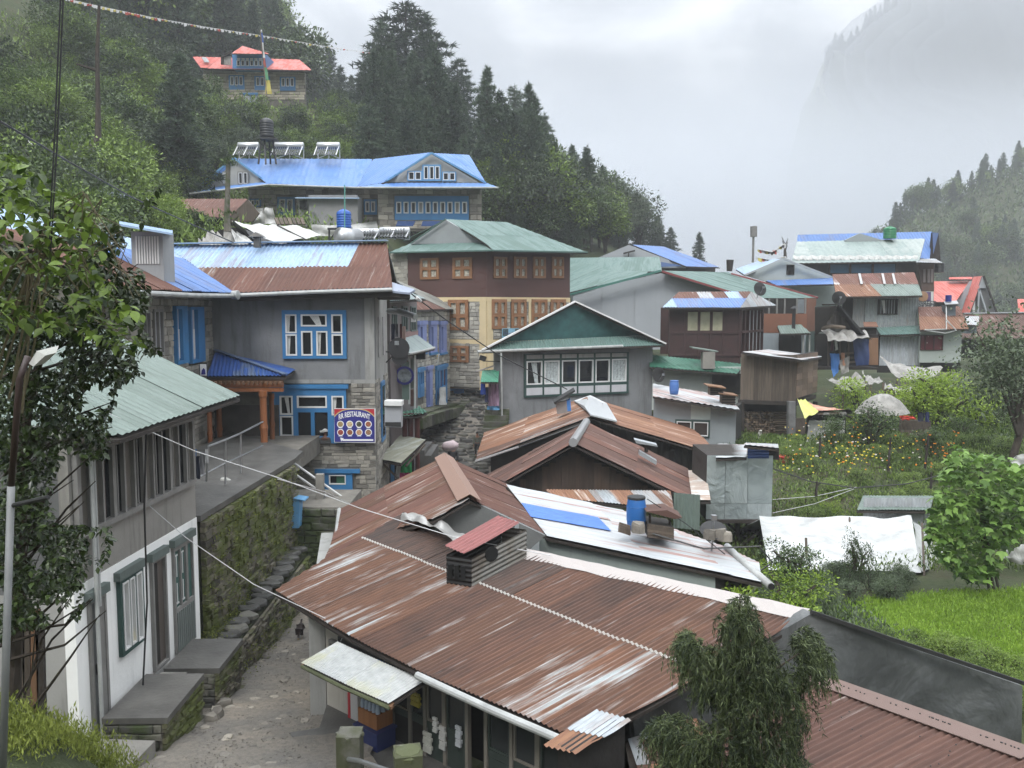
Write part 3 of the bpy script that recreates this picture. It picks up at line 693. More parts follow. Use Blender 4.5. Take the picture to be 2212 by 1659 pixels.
# undergrowth that nobody could count
def undergrowth(name,pts,leaf,per,hgt,spread,mat,seed=3,aspect=.3,up=1.2):
 rs=np.random.RandomState(seed);P=np.array(pts);C=np.repeat(P,per,0);C=C+rs.normal(0,1,C.shape)*[spread,spread,0]+np.stack([np.zeros(len(C)),np.zeros(len(C)),rs.uniform(0,hgt,len(C))],1)
 D=rs.normal(0,.7,C.shape)+[0,0,up];V,Fq=leafquads(C,D,leaf,rs,aspect,0);me=npmesh(name,V,Fq,mat);o=bpy.data.objects.new(name,me);COL.objects.link(o);ORG[o.name]=Vector();return stuff(o)
def pts_in(box,n,d=(5,200),seed=1,ok=None):
 rg=random.Random(seed);out=[]
 for _ in range(n):
  x,y=rg.uniform(box[0],box[2]),rg.uniform(box[1],box[3])
  if ok and not ok(x,y):continue
  p=hit(x,y)
  if p is not None and d[0]<p.y<d[1]:out.append(tuple(p))
 return out
tag(undergrowth('hillside_undergrowth',pts_in((0,60,800,560),2200,(30,150),2),.45,16,1.0,.8,M_MD,4),'tangled green undergrowth covering the left hillside','undergrowth')
tag(undergrowth('forest_floor',[(x,y,float(rhz(np.array(x),np.array(y))))for x,y in zip(np.random.RandomState(5).uniform(64,215,5500),np.random.RandomState(6).uniform(120,295,5500))],1.5,10,3.0,1.8,M_DK,5),'dark understorey between the trees of the right hillside','undergrowth')
# ------------------------------------------------------------------ haze and mist
def volume_box(name,lo,hi,dens,col,label=None,cat=None):
 m=MB();m.obox(Vector(lo),Vector((hi[0]-lo[0],0,0)),Vector((0,hi[1]-lo[1],0)),Vector((0,0,hi[2]-lo[2])));k=bpy.data.materials.new(name);k.use_nodes=True;k.node_tree.nodes.clear();v=k.node_tree.nodes.new("ShaderNodeVolumePrincipled");o=k.node_tree.nodes.new("ShaderNodeOutputMaterial");k.node_tree.links.new(v.outputs[0],o.inputs['Volume']);v.inputs['Color'].default_value=(*col,1);v.inputs['Density'].default_value=dens
 return stuff(build(name,m,k,None))
volume_box('haze',(-1010,-60,-76),(1200,1210,480),.00085,(.88,.90,.935))
def mist(c,r,dens,seed):
 n_,m_=20,12;vs=[];m=MB()
 for i in range(m_+1):
  for j in range(n_):
   a,b=6.283*j/n_,math.pi*i/m_;v=Vector((math.cos(a)*math.sin(b),math.sin(a)*math.sin(b),math.cos(b)));f=1+.35*pnoise(v*1.7+Vector((seed,0,0)));vs.append((c.x+v.x*r[0]*f,c.y+v.y*r[1]*f,c.z+v.z*r[2]*f))
 m.add(vs,[(i*n_+j,i*n_+(j+1)%n_,(i+1)*n_+(j+1)%n_,(i+1)*n_+j)for i in range(m_)for j in range(n_)]);k=bpy.data.materials['haze'].copy();k.name='mist_bank';k.node_tree.nodes['Principled Volume'].inputs['Density'].default_value=dens;stuff(build('mist_bank',m,k,None))
for q in(.5,.65,.8,.92,1.05):mist(W(2160,110,900),(150*q,90*q,110*q),.0016,2)
for i,(y0,y1,zt,dn)in enumerate(((430,980,118,.0022),(520,1040,150,.0016),(600,1060,185,.0012))):
 volume_box('mist_bank',(-900,y0,-75),(1150,y1,zt),dn,(.70,.73,.775))
# ------------------------------------------------------------------ palette
ZUP=Vector((0,0,1))
STUC=paint('grey_stucco',(.185,.19,.195),.85,.2,.8,.75,.4)
STUC_L=paint('light_grey_stucco',(.29,.29,.275),.85,.2,.8,.8,.3)
WHT=paint('whitewash',(.80,.80,.78),.85,.08,.8,.35,.3)
WHITEP=paint('white_paint',(.66,.66,.65),.5,.08,2,.15,.05)
BLUE=paint('blue_paint',(.035,.17,.37),.55,.12,2,.15,.1)
BLUE_L=paint('light_blue_paint',(.10,.26,.45),.55,.12,2,.15,.1)
GREY_W=paint('grey_painted_wood',(.19,.185,.175),.7,.15,3,.3,.15)
GREEN_D=paint('dark_green_paint',(.025,.06,.052),.6,.15,2,.2,.1)
CREAM=paint('cream_paint',(.62,.50,.30),.8,.08,1,.2,.15)
CONC=paint('concrete',(.20,.19,.17),.9,.25,1.6,.5,.5)
CONC_D=paint('wet_concrete',(.085,.082,.075),.55,.35,1.6,.5,.5)
DARKW=paint('dark_timber',(.028,.022,.018),.85,.3,4,.1,.3)
BLACK=flat('black_void',(.004,.004,.004),.9)
ORW=wood('orange_timber',(.24,.085,.03),.35,.55)
BRW=wood('brown_timber',(.16,.085,.045),.4,.75)
GRW=wood('weathered_timber',(.105,.082,.062),.5,.85)
MORTAR=paint('mortar',(.15,.14,.12),.95,.25,3,.2,.5)
ST_RR=stone('rubble_stone',(.25,.235,.205),.5)
ST_SL=stone('dark_slate',(.075,.072,.062),.5,.7,moss=(.035,.05,.012),mossamt=.3)
ST_MOSS=stone('mossy_stone',(.085,.075,.058),.6,.9,moss=(.075,.09,.018),mossamt=.35)
ST_FLAG=stone('flagstone',(.072,.07,.064),.45,.5,moss=(.04,.045,.02),mossamt=-.2)
GUT=paint('white_pipe',(.36,.37,.36),.5,.2,3,.6,.1)
STEEL=flat('galvanised_steel',(.42,.43,.44),.35,.85)
IRON=flat('dark_iron',(.03,.03,.03),.6,.3)
RUST_D=rusty('dark_rusty_iron',(.42,.46,.47),((.10,.052,.037),(.165,.082,.052),(.045,.03,.026)),.82,8,.5,.52,dark=.75,per_sheet=.14)
RUST_M=rusty('red_brown_iron',(.38,.35,.32),((.135,.064,.047),(.18,.09,.065),(.09,.045,.035)),.80,8,.4,.55,dark=.25,per_sheet=.12)
RUST_P=rusty('streaked_rusty_iron',(.37,.41,.42),((.135,.066,.042),(.20,.10,.058),(.06,.036,.028)),.66,7.5,.42,.52,dark=.45,per_sheet=.16)
RUST_O=rusty('orange_rusty_iron',(.50,.46,.42),((.21,.105,.062),(.31,.165,.09),(.13,.062,.042)),.80,5,.3,.5,dark=.12)
RUST_Q=rusty('plain_brown_iron',(.33,.30,.28),((.10,.052,.040),(.14,.074,.055),(.065,.036,.029)),.9,8,.4,.52,dark=.3,per_sheet=.25)
PALEBL=rusty('pale_blue_iron',(.30,.42,.58),((.25,.32,.42),(.20,.12,.09),(.36,.46,.6)),.25,3,.35,.38,dark=.15)
BLUEI=rusty('blue_painted_iron',(.085,.18,.42),((.11,.21,.43),(.17,.13,.12),(.15,.26,.48)),.22,4,.4,.4,dark=.08)
BLUEH=rusty('hotel_blue_iron',(.08,.195,.47),((.11,.22,.45),(.13,.23,.42),(.10,.21,.48)),.4,1.5,.5,.45,dark=.05)
BLUED=rusty('deep_blue_iron',(.03,.08,.27),((.05,.10,.24),(.03,.08,.24),(.12,.14,.14)),.35,4,.5,.35,dark=.12)
WHTI=rusty('white_painted_iron',(.40,.42,.43),((.26,.10,.085),(.30,.16,.12),(.42,.41,.40)),.33,4.5,.14,.38,dark=.12,per_sheet=.25)
GALV=rusty('galvanised_iron',(.38,.41,.43),((.27,.29,.30),(.24,.15,.10),(.32,.34,.35)),.4,3,.5,.35,dark=.15,metal=.35)
GREENI=rusty('pale_green_iron',(.15,.195,.17),((.13,.165,.145),(.12,.15,.13),(.16,.205,.18)),.4,3,.4,.5,dark=.12)
GREENR=rusty('green_roofing',(.095,.165,.145),((.11,.18,.16),(.08,.14,.125),(.10,.15,.13)),.45,2,.4,.45,dark=.12)
GREENB=rusty('bright_green_iron',(.06,.22,.14),((.05,.18,.12),(.08,.24,.16),(.05,.12,.09)),.4,4,.5,.42,dark=.2)
REDI=rusty('red_painted_iron',(.26,.06,.055),((.22,.05,.045),(.14,.04,.035),(.34,.13,.11)),.4,4,.4,.45,dark=.15)
TEALB=paint('teal_board',(.03,.10,.10),.8,.25,3,.3,.2)
TARPW=cloth('white_tarpaulin',(.48,.48,.46),.6,.8,var=.2);TARPG=cloth('grey_tarpaulin',(.27,.26,.24),.8,.7,var=.35)
POLY=cloth('polythene_sheet',(.43,.44,.43),.35,1,var=.3,scale=1.6);BLUET=cloth('blue_tarpaulin',(.05,.18,.48),.55,.6)
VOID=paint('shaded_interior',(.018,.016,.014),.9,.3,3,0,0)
# ------------------------------------------------------------------ street
def sz(y):
 return float(np.interp(y,[7,9.5,11.6,13.3,14.9,18.3,22,27,35,40,44,48,51,56,74],[1.5,1.35,.95,.68,.42,-.02,-.1,-.12,-.1,.3,.95,1.85,2.5,3.1,4]))
def mud():
 k=N('street_mud');g=k.n("ShaderNodeNewGeometry");a=k.noise(g.outputs['Position'],.9,6,.6);b=k.noise(g.outputs['Position'],9,6,.75);d=k.noise(g.outputs['Position'],34,3,.8)
 c=k.ramp(a,[(.32,(.15,.14,.125)),(.55,(.22,.195,.16)),(.72,(.29,.245,.19))]);c=k.mix(k.ramp(b,[(.45,(0,0,0)),(.7,(.75,.75,.75))]),c,(.115,.107,.097))
 c=k.mix(k.ramp(d,[(.58,(0,0,0)),(.72,(.6,.6,.6))]),c,(.36,.33,.29));k.col(c);k.rough(k.ramp(b,[(.3,(.55,)*3),(.7,(.9,)*3)]))
 k.bump(k.math('ADD',b,k.math('MULTIPLY',d,.4)),.9,.05);return k.m
MUD=mud()
CL=[(-3.6,7.2,2.2),(-3.7,9.5,1.6),(-4.1,11.6,1.15),(-4.1,13.3,1.2),(-4.3,14.9,1.25),(-4.4,18.3,1.45),(-4.3,22,1.6),(-3.9,27,1.7),(-3.2,35,1.9),(-2.7,42,2.2),(-2.7,48,2.3),(-2.75,55,2.2),(-3.1,64,2.1),(-3.4,74,2)]
yy=np.arange(7.2,74,.2);cxs=np.interp(yy,[c[1]for c in CL],[c[0]for c in CL]);hw=np.interp(yy,[c[1]for c in CL],[c[2]for c in CL])+np.where(yy<30,.95,.5)
V=[];nxs=26
for y,c,h in zip(yy,cxs,hw):
 for i in range(nxs):
  x=c+(i/(nxs-1)*2-1)*h;V.append((x,y,sz(y)+.012+.045*pnoise(Vector((x*1.6,y*1.6,0)))+.018*pnoise(Vector((x*6,y*6,4)))))
ii=(np.arange(len(yy)-1)[:,None]*nxs+np.arange(nxs-1)[None]).ravel()
me=npmesh('street',V,np.stack([ii,ii+1,ii+nxs+1,ii+nxs],-1),MUD);me.shade_smooth()
street=bpy.data.objects.new('street',me);COL.objects.link(street);ORG[street.name]=Vector();structure(street)
SLAB=[]
def slab_meshes(mat,n=8,seed=4):
 rg=random.Random(seed);out=[]
 for i in range(n):
  m=rg.randint(5,7);pts=[];a0=rg.uniform(0,6)
  for k_ in range(m):
   a=a0+k_*6.283/m+rg.uniform(-.3,.3);r_=rg.uniform(.38,.56);pts.append((math.cos(a)*r_,math.sin(a)*r_))
  vs=[(x,y,0)for x,y in pts]+[(x*.97,y*.97,.75+rg.uniform(-.1,.1))for x,y in pts]+[(x*.82,y*.82,1+rg.uniform(-.12,.12))for x,y in pts]
  fs=[(k_+q*m,(k_+1)%m+q*m,(k_+1)%m+(q+1)*m,k_+(q+1)*m)for q in range(2)for k_ in range(m)]+[tuple(range(2*m,3*m))]
  me=bpy.data.meshes.new('flagstone');me.from_pydata(vs,[],fs);me.materials.append(mat);out.append(me)
 return out
FLG=slab_meshes(ST_FLAG);PEB=slab_meshes(stone('street_gravel',(.21,.19,.16),.5),6,9)
rg=random.Random(21);cnt=0
y=33.0
while y<55 and cnt<296:
 c,h=np.interp(y,[c[1]for c in CL],[c[0]for c in CL]),np.interp(y,[c[1]for c in CL],[c[2]for c in CL])-.1
 x=c-h+rg.uniform(0,.3)
 while x<c+h and cnt<296:
  wd=rg.uniform(.35,.85);dp=rg.uniform(.38,.62)
  M=Matrix.Translation((x+wd/2,y+rg.uniform(-.1,.1),sz(y)-.03+rg.uniform(-.02,.04)))@Matrix.Rotation(rg.uniform(-.25,.25),4,'Z')@Matrix.Rotation(rg.uniform(-.06,.06),4,'X')@Matrix.Diagonal((wd*1.05,dp*1.12,rg.uniform(.06,.16),1))
  inst('flagstone',FLG[rg.randrange(8)],M,street);cnt+=1;x+=wd*.96
 y+=.5
mb=MB();far=y
while far<60:
 x=-5.4
 while x<-1.2:
  wd=rg.uniform(.5,.9);M=Matrix.Translation((x,far,sz(far)-.02))@Matrix.Diagonal((wd,.6,.1,1));me=FLG[rg.randrange(8)];mb.add([M@v.co for v in me.vertices],[tuple(p.vertices)for p in me.polygons]);x+=wd
 far+=.6
if mb.v:stuff(build('paving',mb,ST_FLAG,street))
for i in range(170):
 yq=rg.uniform(10.5,20);c=np.interp(yq,[c[1]for c in CL],[c[0]for c in CL]);x=c+rg.uniform(-1.1,1.3)
 if yq<15.5 and rg.random()<.5:x=c+rg.uniform(-.9,.9)
 s_=rg.uniform(.05,.19);M=Matrix.Translation((x,yq,sz(yq)-.01))@Matrix.Rotation(rg.uniform(0,6),4,'Z')@Matrix.Rotation(rg.uniform(-.12,.12),4,'X')@Matrix.Diagonal((s_*1.3,s_,s_*.18,1));inst('flat_stone',PEB[rg.randrange(6)],M,street)
mb=MB()
for i in range(2600):
 yq=10+14*rg.random()**1.3;c=np.interp(yq,[c[1]for c in CL],[c[0]for c in CL]);h=np.interp(yq,[c[1]for c in CL],[c[2]for c in CL]);x=c+rg.uniform(-h,h);s_=rg.uniform(.008,.028)
 M=Matrix.Translation((x,yq,sz(yq)+.01))@Matrix.Rotation(rg.uniform(0,6),4,'Z')@Matrix.Diagonal((s_*1.5,s_,s_*.5,1));me=PEB[rg.randrange(6)];mb.add([M@v.co for v in me.vertices],[tuple(p.vertices)for p in me.polygons])
tag(stuff(build('gravel',mb,bpy.data.materials['street_gravel'],None)),'loose gravel and chips on the muddy lane','gravel')
# ------------------------------------------------------------------ white two storey house on the left
A0,A1=G(176,1637,1.0),G(434,1392,1.0)
hA=thing('plastered_house','whitewashed two storey house with pale green tin roof, nearest on the left of the lane','house',A0)
wa=Wl(A0,A1);LA=wa.L
zb=[wa.uz(211,1249)[1],wa.uz(425,1111.7)[1]];zm=sum(zb)/2
low=wa.slab(hA,0,LA,.2,zm,WHT,.35);up=wa.slab(hA,.01,LA,zm,5.62,paint('grey_render',(.23,.22,.20),.85,.18,.8,.85,.3),.34,out=-.012)
ea=Wl(A0+Vector((-5.0,.05,0)),A0+Vector((-.35,0,0)))
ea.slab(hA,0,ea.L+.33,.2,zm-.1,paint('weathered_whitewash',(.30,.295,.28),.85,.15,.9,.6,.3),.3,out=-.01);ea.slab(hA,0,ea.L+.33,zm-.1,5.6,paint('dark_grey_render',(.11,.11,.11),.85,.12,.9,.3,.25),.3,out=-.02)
bk=MB();bk.obox(A0+Vector((-5,.3,-.8)),Vector((4.7,0,0)),Vector((.1,LA-.3,0)),Vector((0,0,5.4)));build('inner_wall',bk,STUC_L,hA)
# upper row of narrow windows between grey posts
u0,z0=wa.uz(165,1155.6);u1,z1=wa.uz(413,1030.8);zt=(wa.uz(411,909.5)[1]+wa.uz(160,985)[1])/2;zs=(z0+z1)/2
mb=MB();nW=12;du=(u1-u0)/nW
wa.boxm(mb,u0-.05,u1+.05,zt,zt+.09,.0,.07);wa.boxm(mb,u0-.05,u1+.05,zs-.08,zs,.0,.09)
winA=build('window',mb,GREY_W,hA)
for i in range(nW+1):
 m=MB();u=u0+du*i;wd=.09 if i%3==0 else.05;wa.boxm(m,u-wd/2,u+wd/2,zs,zt,.0,.075);build('mullion',m,GREY_W,winA)
for i in range(nW):
 u=u0+du*i;dark=i in(2,3,5,7,8,10);m=MB();wa.boxm(m,u+.03,u+du-.03,zs+.02,zt-.02,.004,.014);build('pane',m,glass()if dark else flat('curtained_glass',(.13,.12,.105),.25),winA)
 if i%2:m=MB();wa.boxm(m,u+du*.42,u+du*.5,zs+.02,zt-.02,.016,.045);build('mullion',m,GREY_W,winA)
def opening(x0,yt0,x1,yt1,yb0,yb1):a=wa.uz(x0,yt0);b=wa.uz(x1,yt1);c=wa.uz(x0,yb0);d=wa.uz(x1,yb1);return a[0],b[0],(c[1]+d[1])/2,(a[1]+b[1])/2
def lintelA(par,r):m=MB();wa.boxm(m,r[0]-.06,r[1]+.03,r[3],r[3]+.13,.0,.1);return build('lintel',m,paint('green_grey_lintel',(.10,.125,.115),.7,.15,2,.2,.1),par)
r=opening(186,1300,222,1276,1619,1566)
d1=window(hA,wa,r,[(.12,.88,.04,.97)],GREY_W,None,VOID,name='door',deep=.05);lintelA(d1,r)
m=MB();um=r[0]+(r[1]-r[0])*.34;wa.boxm(m,r[0]+.05,um,r[2]+.1,r[3]-.05,.012,.045);build('door_leaf',m,paint('slate_grey_door',(.09,.095,.095),.6,.2,2,.3,.1),d1)
m=MB();wa.boxm(m,um+.02,r[1]-.04,r[2]+.1,r[3]-.05,.012,.035);build('door_reveal',m,GREY_W,d1)
m=MB();wa.boxm(m,um-.05,um-.02,r[2]+.9,r[2]+1.05,.045,.08);build('padlock',m,IRON,d1)
r=opening(250,1258,300,1220,1418,1392)
w1=window(hA,wa,r,[(.08,.34,.06,.95),(.38,.60,.06,.95),(.66,.92,.04,.96)],GREEN_D,WHITEP,flat('dusty_glass',(.22,.22,.21),.3),sw=.025);lintelA(w1,r)
m=MB();wa.boxm(m,r[0]+(r[1]-r[0])*.38,r[0]+(r[1]-r[0])*.62,r[2]+.08,r[2]+.26,.02,.03);build('sticker',m,flat('yellow_sticker',(.55,.42,.08),.6),w1)
r=opening(321,1213,352,1194,1454,1440)
d2=window(hA,wa,r,[(.1,.9,.03,.97)],GREY_W,None,flat('brown_door',(.085,.07,.06),.6),name='door',deep=.06);lintelA(d2,r)
m=MB();wa.boxm(m,r[0]+(r[1]-r[0])*.16,r[0]+(r[1]-r[0])*.4,r[2]+.1,r[3]-.08,.012,.04);build('door_leaf',m,VOID,d2)
r=opening(369,1181,411,1157,1418,1387)
d3=window(hA,wa,r,[(.06,.30,.42,.95),(.36,.60,.42,.95),(.70,.95,.42,.95)],GREY_W,None,paint('green_door_panel',(.04,.10,.085),.6,.1,2,.1,.05),name='door',deep=.05);lintelA(d3,r)
for i in range(9):
 m=MB();uu=r[0]+(r[1]-r[0])*(.05+i*.103);wa.boxm(m,uu,uu+(r[1]-r[0])*.075,r[2]+.03,r[2]+(r[3]-r[2])*.38,.05,.065);build('slat',m,paint('grey_green_slat',(.13,.15,.14),.7,.15,2,.2,.1),d3)
for i in(0,1):
 m=MB();uu=r[0]+(r[1]-r[0])*(.16+i*.3);zz=r[2]+(r[3]-r[2])*.45;hh=(r[3]-r[2])*.46
 wa.boxm(m,uu,uu+.02,zz,zz+hh*.42,.02,.03);wa.boxm(m,uu-.04,uu+.06,zz,zz+.03,.02,.03);wa.boxm(m,uu,uu+.02,zz+hh*.55,zz+hh,.02,.03);wa.boxm(m,uu-.04,uu+.06,zz+hh*.97,zz+hh,.02,.03);build('door_trim',m,WHITEP,d3)
# roof
P1=Plane(Vector((-5.25,11.4,5.5)),Vector((-5.28,16.6,5.5)),Vector((-8,16.6,6.84)));ne,fe=Vector((-5.25,11.4,5.5)),Vector((-5.28,16.6,5.5));rf_,rn_=Vector((-8,16.6,6.84)),Vector((-8,14.1,6.84));ne2=Vector((-10.75,11.4,5.5));fe2=Vector((-10.75,16.6,5.5))
rA=underlay(hA,[[ne,fe,rf_,rn_],[ne,rn_,ne2],[ne2,rn_,rf_,fe2]],DARKW,.06,.05)
roof_plane(rA,[ne,fe,rf_,rn_],sheet_w=1.04,rows=3.2,period=.21,amp=.012,mats=GREENI,spp=6,seed=2)
roof_plane(rA,[ne,rn_,ne2],sheet_w=1.04,rows=3.2,period=.21,amp=.012,mats=GREENI,seed=3);roof_plane(rA,[ne2,rn_,rf_,fe2],sheet_w=1.04,rows=3.2,period=.21,amp=.012,mats=GREENI,seed=3)
m=MB();m.tube([wa.pt(u,5.5,.12)for u in(.35,)]+[wa.pt(.35,.9,.12)],.03,8);build('drainpipe',m,GUT,hA);m=MB();m.tube([wa.pt(.45,5.4,.1),wa.pt(.45,3.0,.1)],.03,8);build('drainpipe',m,GUT,hA)
# benches of dry stone with slab tops in front of the house
def bench(name,label,x0,x1,y0,y1,zt,h,key,th=.09):
 t=thing(name,label,'bench',Vector((x1,y0,zt-h)));m=MB();m.obox(Vector((x0,y0+.05,zt-h-.2)),Vector((x1-x0-.06,0,0)),Vector((0,y1-y0-.1,0)),Vector((0,0,h+.19-th)));build('core',m,MORTAR,t)
 m=MB();m.prism([(x0,y0,zt-th),(x1+.02,y0+.02,zt-th),(x1+.01,y1,zt-th),(x0,y1-.02,zt-th)],(0,0,th));build('top_slab',m,CONC_D,t)
 stones(t,Wl(Vector((x1-.06,y0,0)),Vector((x1-.06,y1,0))),(0,y1-y0,zt-h-.2,zt-th),.075,.22,ST_MOSS,key+'a',depth=.07,seed=11)
 stones(t,Wl(Vector((x0,y0+.05,0)),Vector((x1-.06,y0+.05,0))),(0,x1-x0-.06,zt-h-.2,zt-th),.1,.35,ST_SL,key+'b',depth=.07,seed=12);return t
bench('stone_bench','lower dry stone bench with a wet slab top, below the white house window',-5.78,-4.88,11.65,13.15,1.44,.55,'bn')
bench('stone_bench','upper dry stone bench with a long slab top, beside the green panelled door',-5.72,-4.83,13.65,14.95,1.30,.8,'bm')
t=thing('door_step','small concrete step before the brown door of the white house','step',Vector((-5.5,13.2,.9)));m=MB();m.obox(Vector((-5.74,12.95,.6)),Vector((.42,0,0)),Vector((.02,.62,0)),Vector((0,0,.68)));build('step_block',m,CONC,t)
t=thing('door_step','worn concrete step before the nearest grey door','step',Vector((-5.2,11,.9)));m=MB();m.prism([(-5.72,10.75,.5),(-5.0,10.8,.5),(-4.95,11.45,.5),(-5.72,11.5,.5)],(0,0,.72));build('step_block',m,CONC,t);m=MB();m.prism([(-5.6,10.3,.4),(-4.9,10.2,.4),(-4.85,10.78,.4),(-5.55,10.8,.4)],(0,0,.55));build('step_block',m,CONC,t)
rg=random.Random(5)
for i in range(16):
 yq=13.0+i*.15 if i<6 else rg.uniform(9.6,11.6);x=-4.75+rg.uniform(-.1,.1)if i<6 else-5.9+rg.uniform(-.4,.6);s_=rg.uniform(.12,.26)
 o=inst('boulder',PEB[rg.randrange(6)],Matrix.Translation((x,yq,sz(yq)-.05))@Matrix.Rotation(rg.uniform(0,6),4,'Z')@Matrix.Diagonal((s_*1.3,s_,s_*.7,1)));tag(o,'rough grey boulder lying between the two dry stone benches' if i<6 else 'rough grey boulder heaped by the corner of the white house','rock','boulders between the benches' if i<6 else 'boulders at the house corner')
# ------------------------------------------------------------------ mossy retaining wall, ledge, terrace
B0,B1=Vector((-6.0,15.9,0)),Vector((-5.78,21.9,0))
tb=thing('retaining_wall','tall mossy dry stone retaining wall below the terrace path','wall',Vector((-6,16,0)));wb=Wl(B0+Vector((.12,0,0)),B1+Vector((.12,0,0)))
m=MB();m.obox(B0+Vector((-2.6,0,-.3)),Vector((2.68,0,0)),B1-B0,Vector((0,0,3.5)));build('core',m,paint('mossy_earth',(.035,.04,.016),.95,.4,2,.2,.6),tb)
stones(tb,wb,(0,wb.L,.7,3.18),.13,.30,ST_MOSS,'rw',depth=.12,seed=31,limit=295)
wb2=Wl(B1+Vector((.12,0,0)),B1+Vector((-1.5,.1,0)))
t2=thing('retaining_wall','short dark stone wall turning behind the pale blue box','wall',B1);m=MB();m.obox(B1+Vector((-1.6,.02,-.3)),Vector((3.1,0,0)),Vector((0,2.2,0)),Vector((0,0,2.35)));build('core',m,MORTAR,t2)
wq=Wl(B1+Vector((0,.02,0)),B1+Vector((1.5,.02,0)));stones(t2,wq,(.1,1.5,-.3,2.05),.16,.38,ST_SL,'rx',depth=.08,seed=5)
m=MB();m.prism([B0+Vector((-2.6,-.05,3.2)),B0+Vector((.16,-.05,3.2)),B1+Vector((.16,.2,3.2)),B1+Vector((.1,1.2,3.2)),B1+Vector((-3,4.9,3.2))],(0,0,.12));tt=thing('terrace_slab','wet concrete path on top of the mossy wall leading to the orange porch','path',B0+Vector((0,0,3.2)));build('slab',m,CONC_D,tt)
m=MB();m.obox(B1+Vector((-3.4,.2,2.6)),Vector((3.1,0,0)),Vector((0,5.1,0)),Vector((0,0,.58)));build('core',m,MORTAR,tt)
tl=thing('stone_ledge','stepped stone ledge with mossy capstones along the foot of the mossy wall','ledge',Vector((-5.4,16,.5)))
y=15.2;i=0;rg=random.Random(3)
wl_=Wl(Vector((-5.12,15.0,0)),Vector((-5.2,21.5,0)))
m=MB();m.obox(Vector((-5.95,15.0,-.4)),Vector((.78,0,0)),Vector((-.08,6.5,0)),Vector((0,0,1.32)));build('core',m,bpy.data.materials['mossy_earth'],tl)
stones(tl,wl_,(0,6.4,-.3,.93),.10,.26,ST_MOSS,'lg',depth=.1,seed=8,limit=280)
while y<21.3:
 w_=rg.uniform(.25,.45);M=Matrix.Translation((-5.33-(y-15)*.012+rg.uniform(-.05,.05),y,.93+(y-15)*.03))@Matrix.Rotation(rg.uniform(-.4,.4),4,'Z')@Matrix.Diagonal((.55,w_*1.2,.09,1));inst('capstone',FLG[rg.randrange(8)],M,tl);y+=w_
pts=[tuple(wb.pt(rnd.uniform(0,wb.L),rnd.uniform(.9,3.2),.1))for _ in range(620)]+[(-5.6+rnd.uniform(-.25,.15),rnd.uniform(15,21.5),1.0+rnd.uniform(-.05,.05))for _ in range(350)]+[(-5.05+rnd.uniform(-.1,.12),rnd.uniform(15,22),sz(17)+rnd.uniform(-.1,.6))for _ in range(200)]
M_MOSS=leafy('moss_fern',(.05,.06,.01),(.20,.23,.04),.8,.25,1.5)
tag(undergrowth('moss',pts,.045,8,.05,.09,M_MOSS,9,.45,.25),'yellow green moss and ferns growing over the terrace wall','moss')
# railing on the terrace
tr_=thing('hand_rail','bent steel pipe railing along the terrace path','railing',W(487,1045,18.5))
rp=[(446,1040,17.2),(487,1046,18.6),(520,1026,20.0),(568,1006,22.6)];tops=[(450,964,17.3),(487,950,18.6),(520,936,20.0),(568,911,22.8)]
for(a,b,c),(d,e_,f)in list(zip(rp,tops))[:3]:
 m=MB();m.tube([W(a,b,c),W(d,e_,c)],.022,6);build('post',m,STEEL,tr_)
m=MB();m.tube([W(*q)for q in tops],.022,6);build('rail',m,STEEL,tr_);m=MB();m.tube([W(432,1029,17.2),W(487,1000,18.6),W(520,985,20),W(568,962,22.8)],.016,5);build('rail',m,STEEL,tr_)
ts=thing('stair_rail','pair of white sloping pipe rails beside the grey stone building','railing',W(761,1089,22))
for a,b in(((613,985),(761,1089)),((617,1010),(740,1096))):
 m=MB();m.tube([W(*a,22.5),W(*b,23.5)],.035,6);build('rail',m,WHITEP,ts)
tp=thing('concrete_pillar','mossy grey concrete pillar between the white stair rails','pillar',W(693,1190,23));m=MB();m.box(W(693,1024,23)*.5+W(693,1215,23)*.5,.2,.2,abs(W(693,1024,23).z-W(693,1215,23).z));build('shaft',m,CONC,tp)
m=MB();m.box(W(706,1180,23.4),.55,.3,1.1);build('base',m,CONC,tp)
tx=thing('meter_box','pale blue metal cabinet fixed to the dark stone wall','cabinet',W(636,1141,21.5));a,b,c,d=W(615,1076,21.5),W(647,1080,21.5),W(645,1141,21.5),W(615,1141,21.5)
m=MB();m.prism([a,b,c,d],(0,.35,0));build('body',m,BLUE_L,tx);m=MB();m.prism([a+Vector((-.03,-.03,.02)),b+Vector((.14,-.03,-.03)),b+Vector((.14,.4,-.03)),a+Vector((-.03,.4,.02))],(0,0,.03));build('lid',m,BLUE_L,tx)
tq=thing('water_post','dark red square post with a round knob at the foot of the stairs','post',W(680,1213,23.5));b_=W(680,1213,23.5);hgt=W(680,1156,23.5).z-b_.z;m=MB();m.box(b_+Vector((0,0,hgt/2-.1)),.24,.24,hgt+.2);REDP=paint('dark_red_paint',(.13,.012,.012),.55,.25,3,.3,.15);build('shaft',m,REDP,tq)
m=MB();m.lathe(b_+Vector((0,0,hgt)),[(.05,0),(.05,.04),(.09,.08),(.11,.14),(.08,.2),(.0,.22)],12);build('knob',m,REDP,tq)
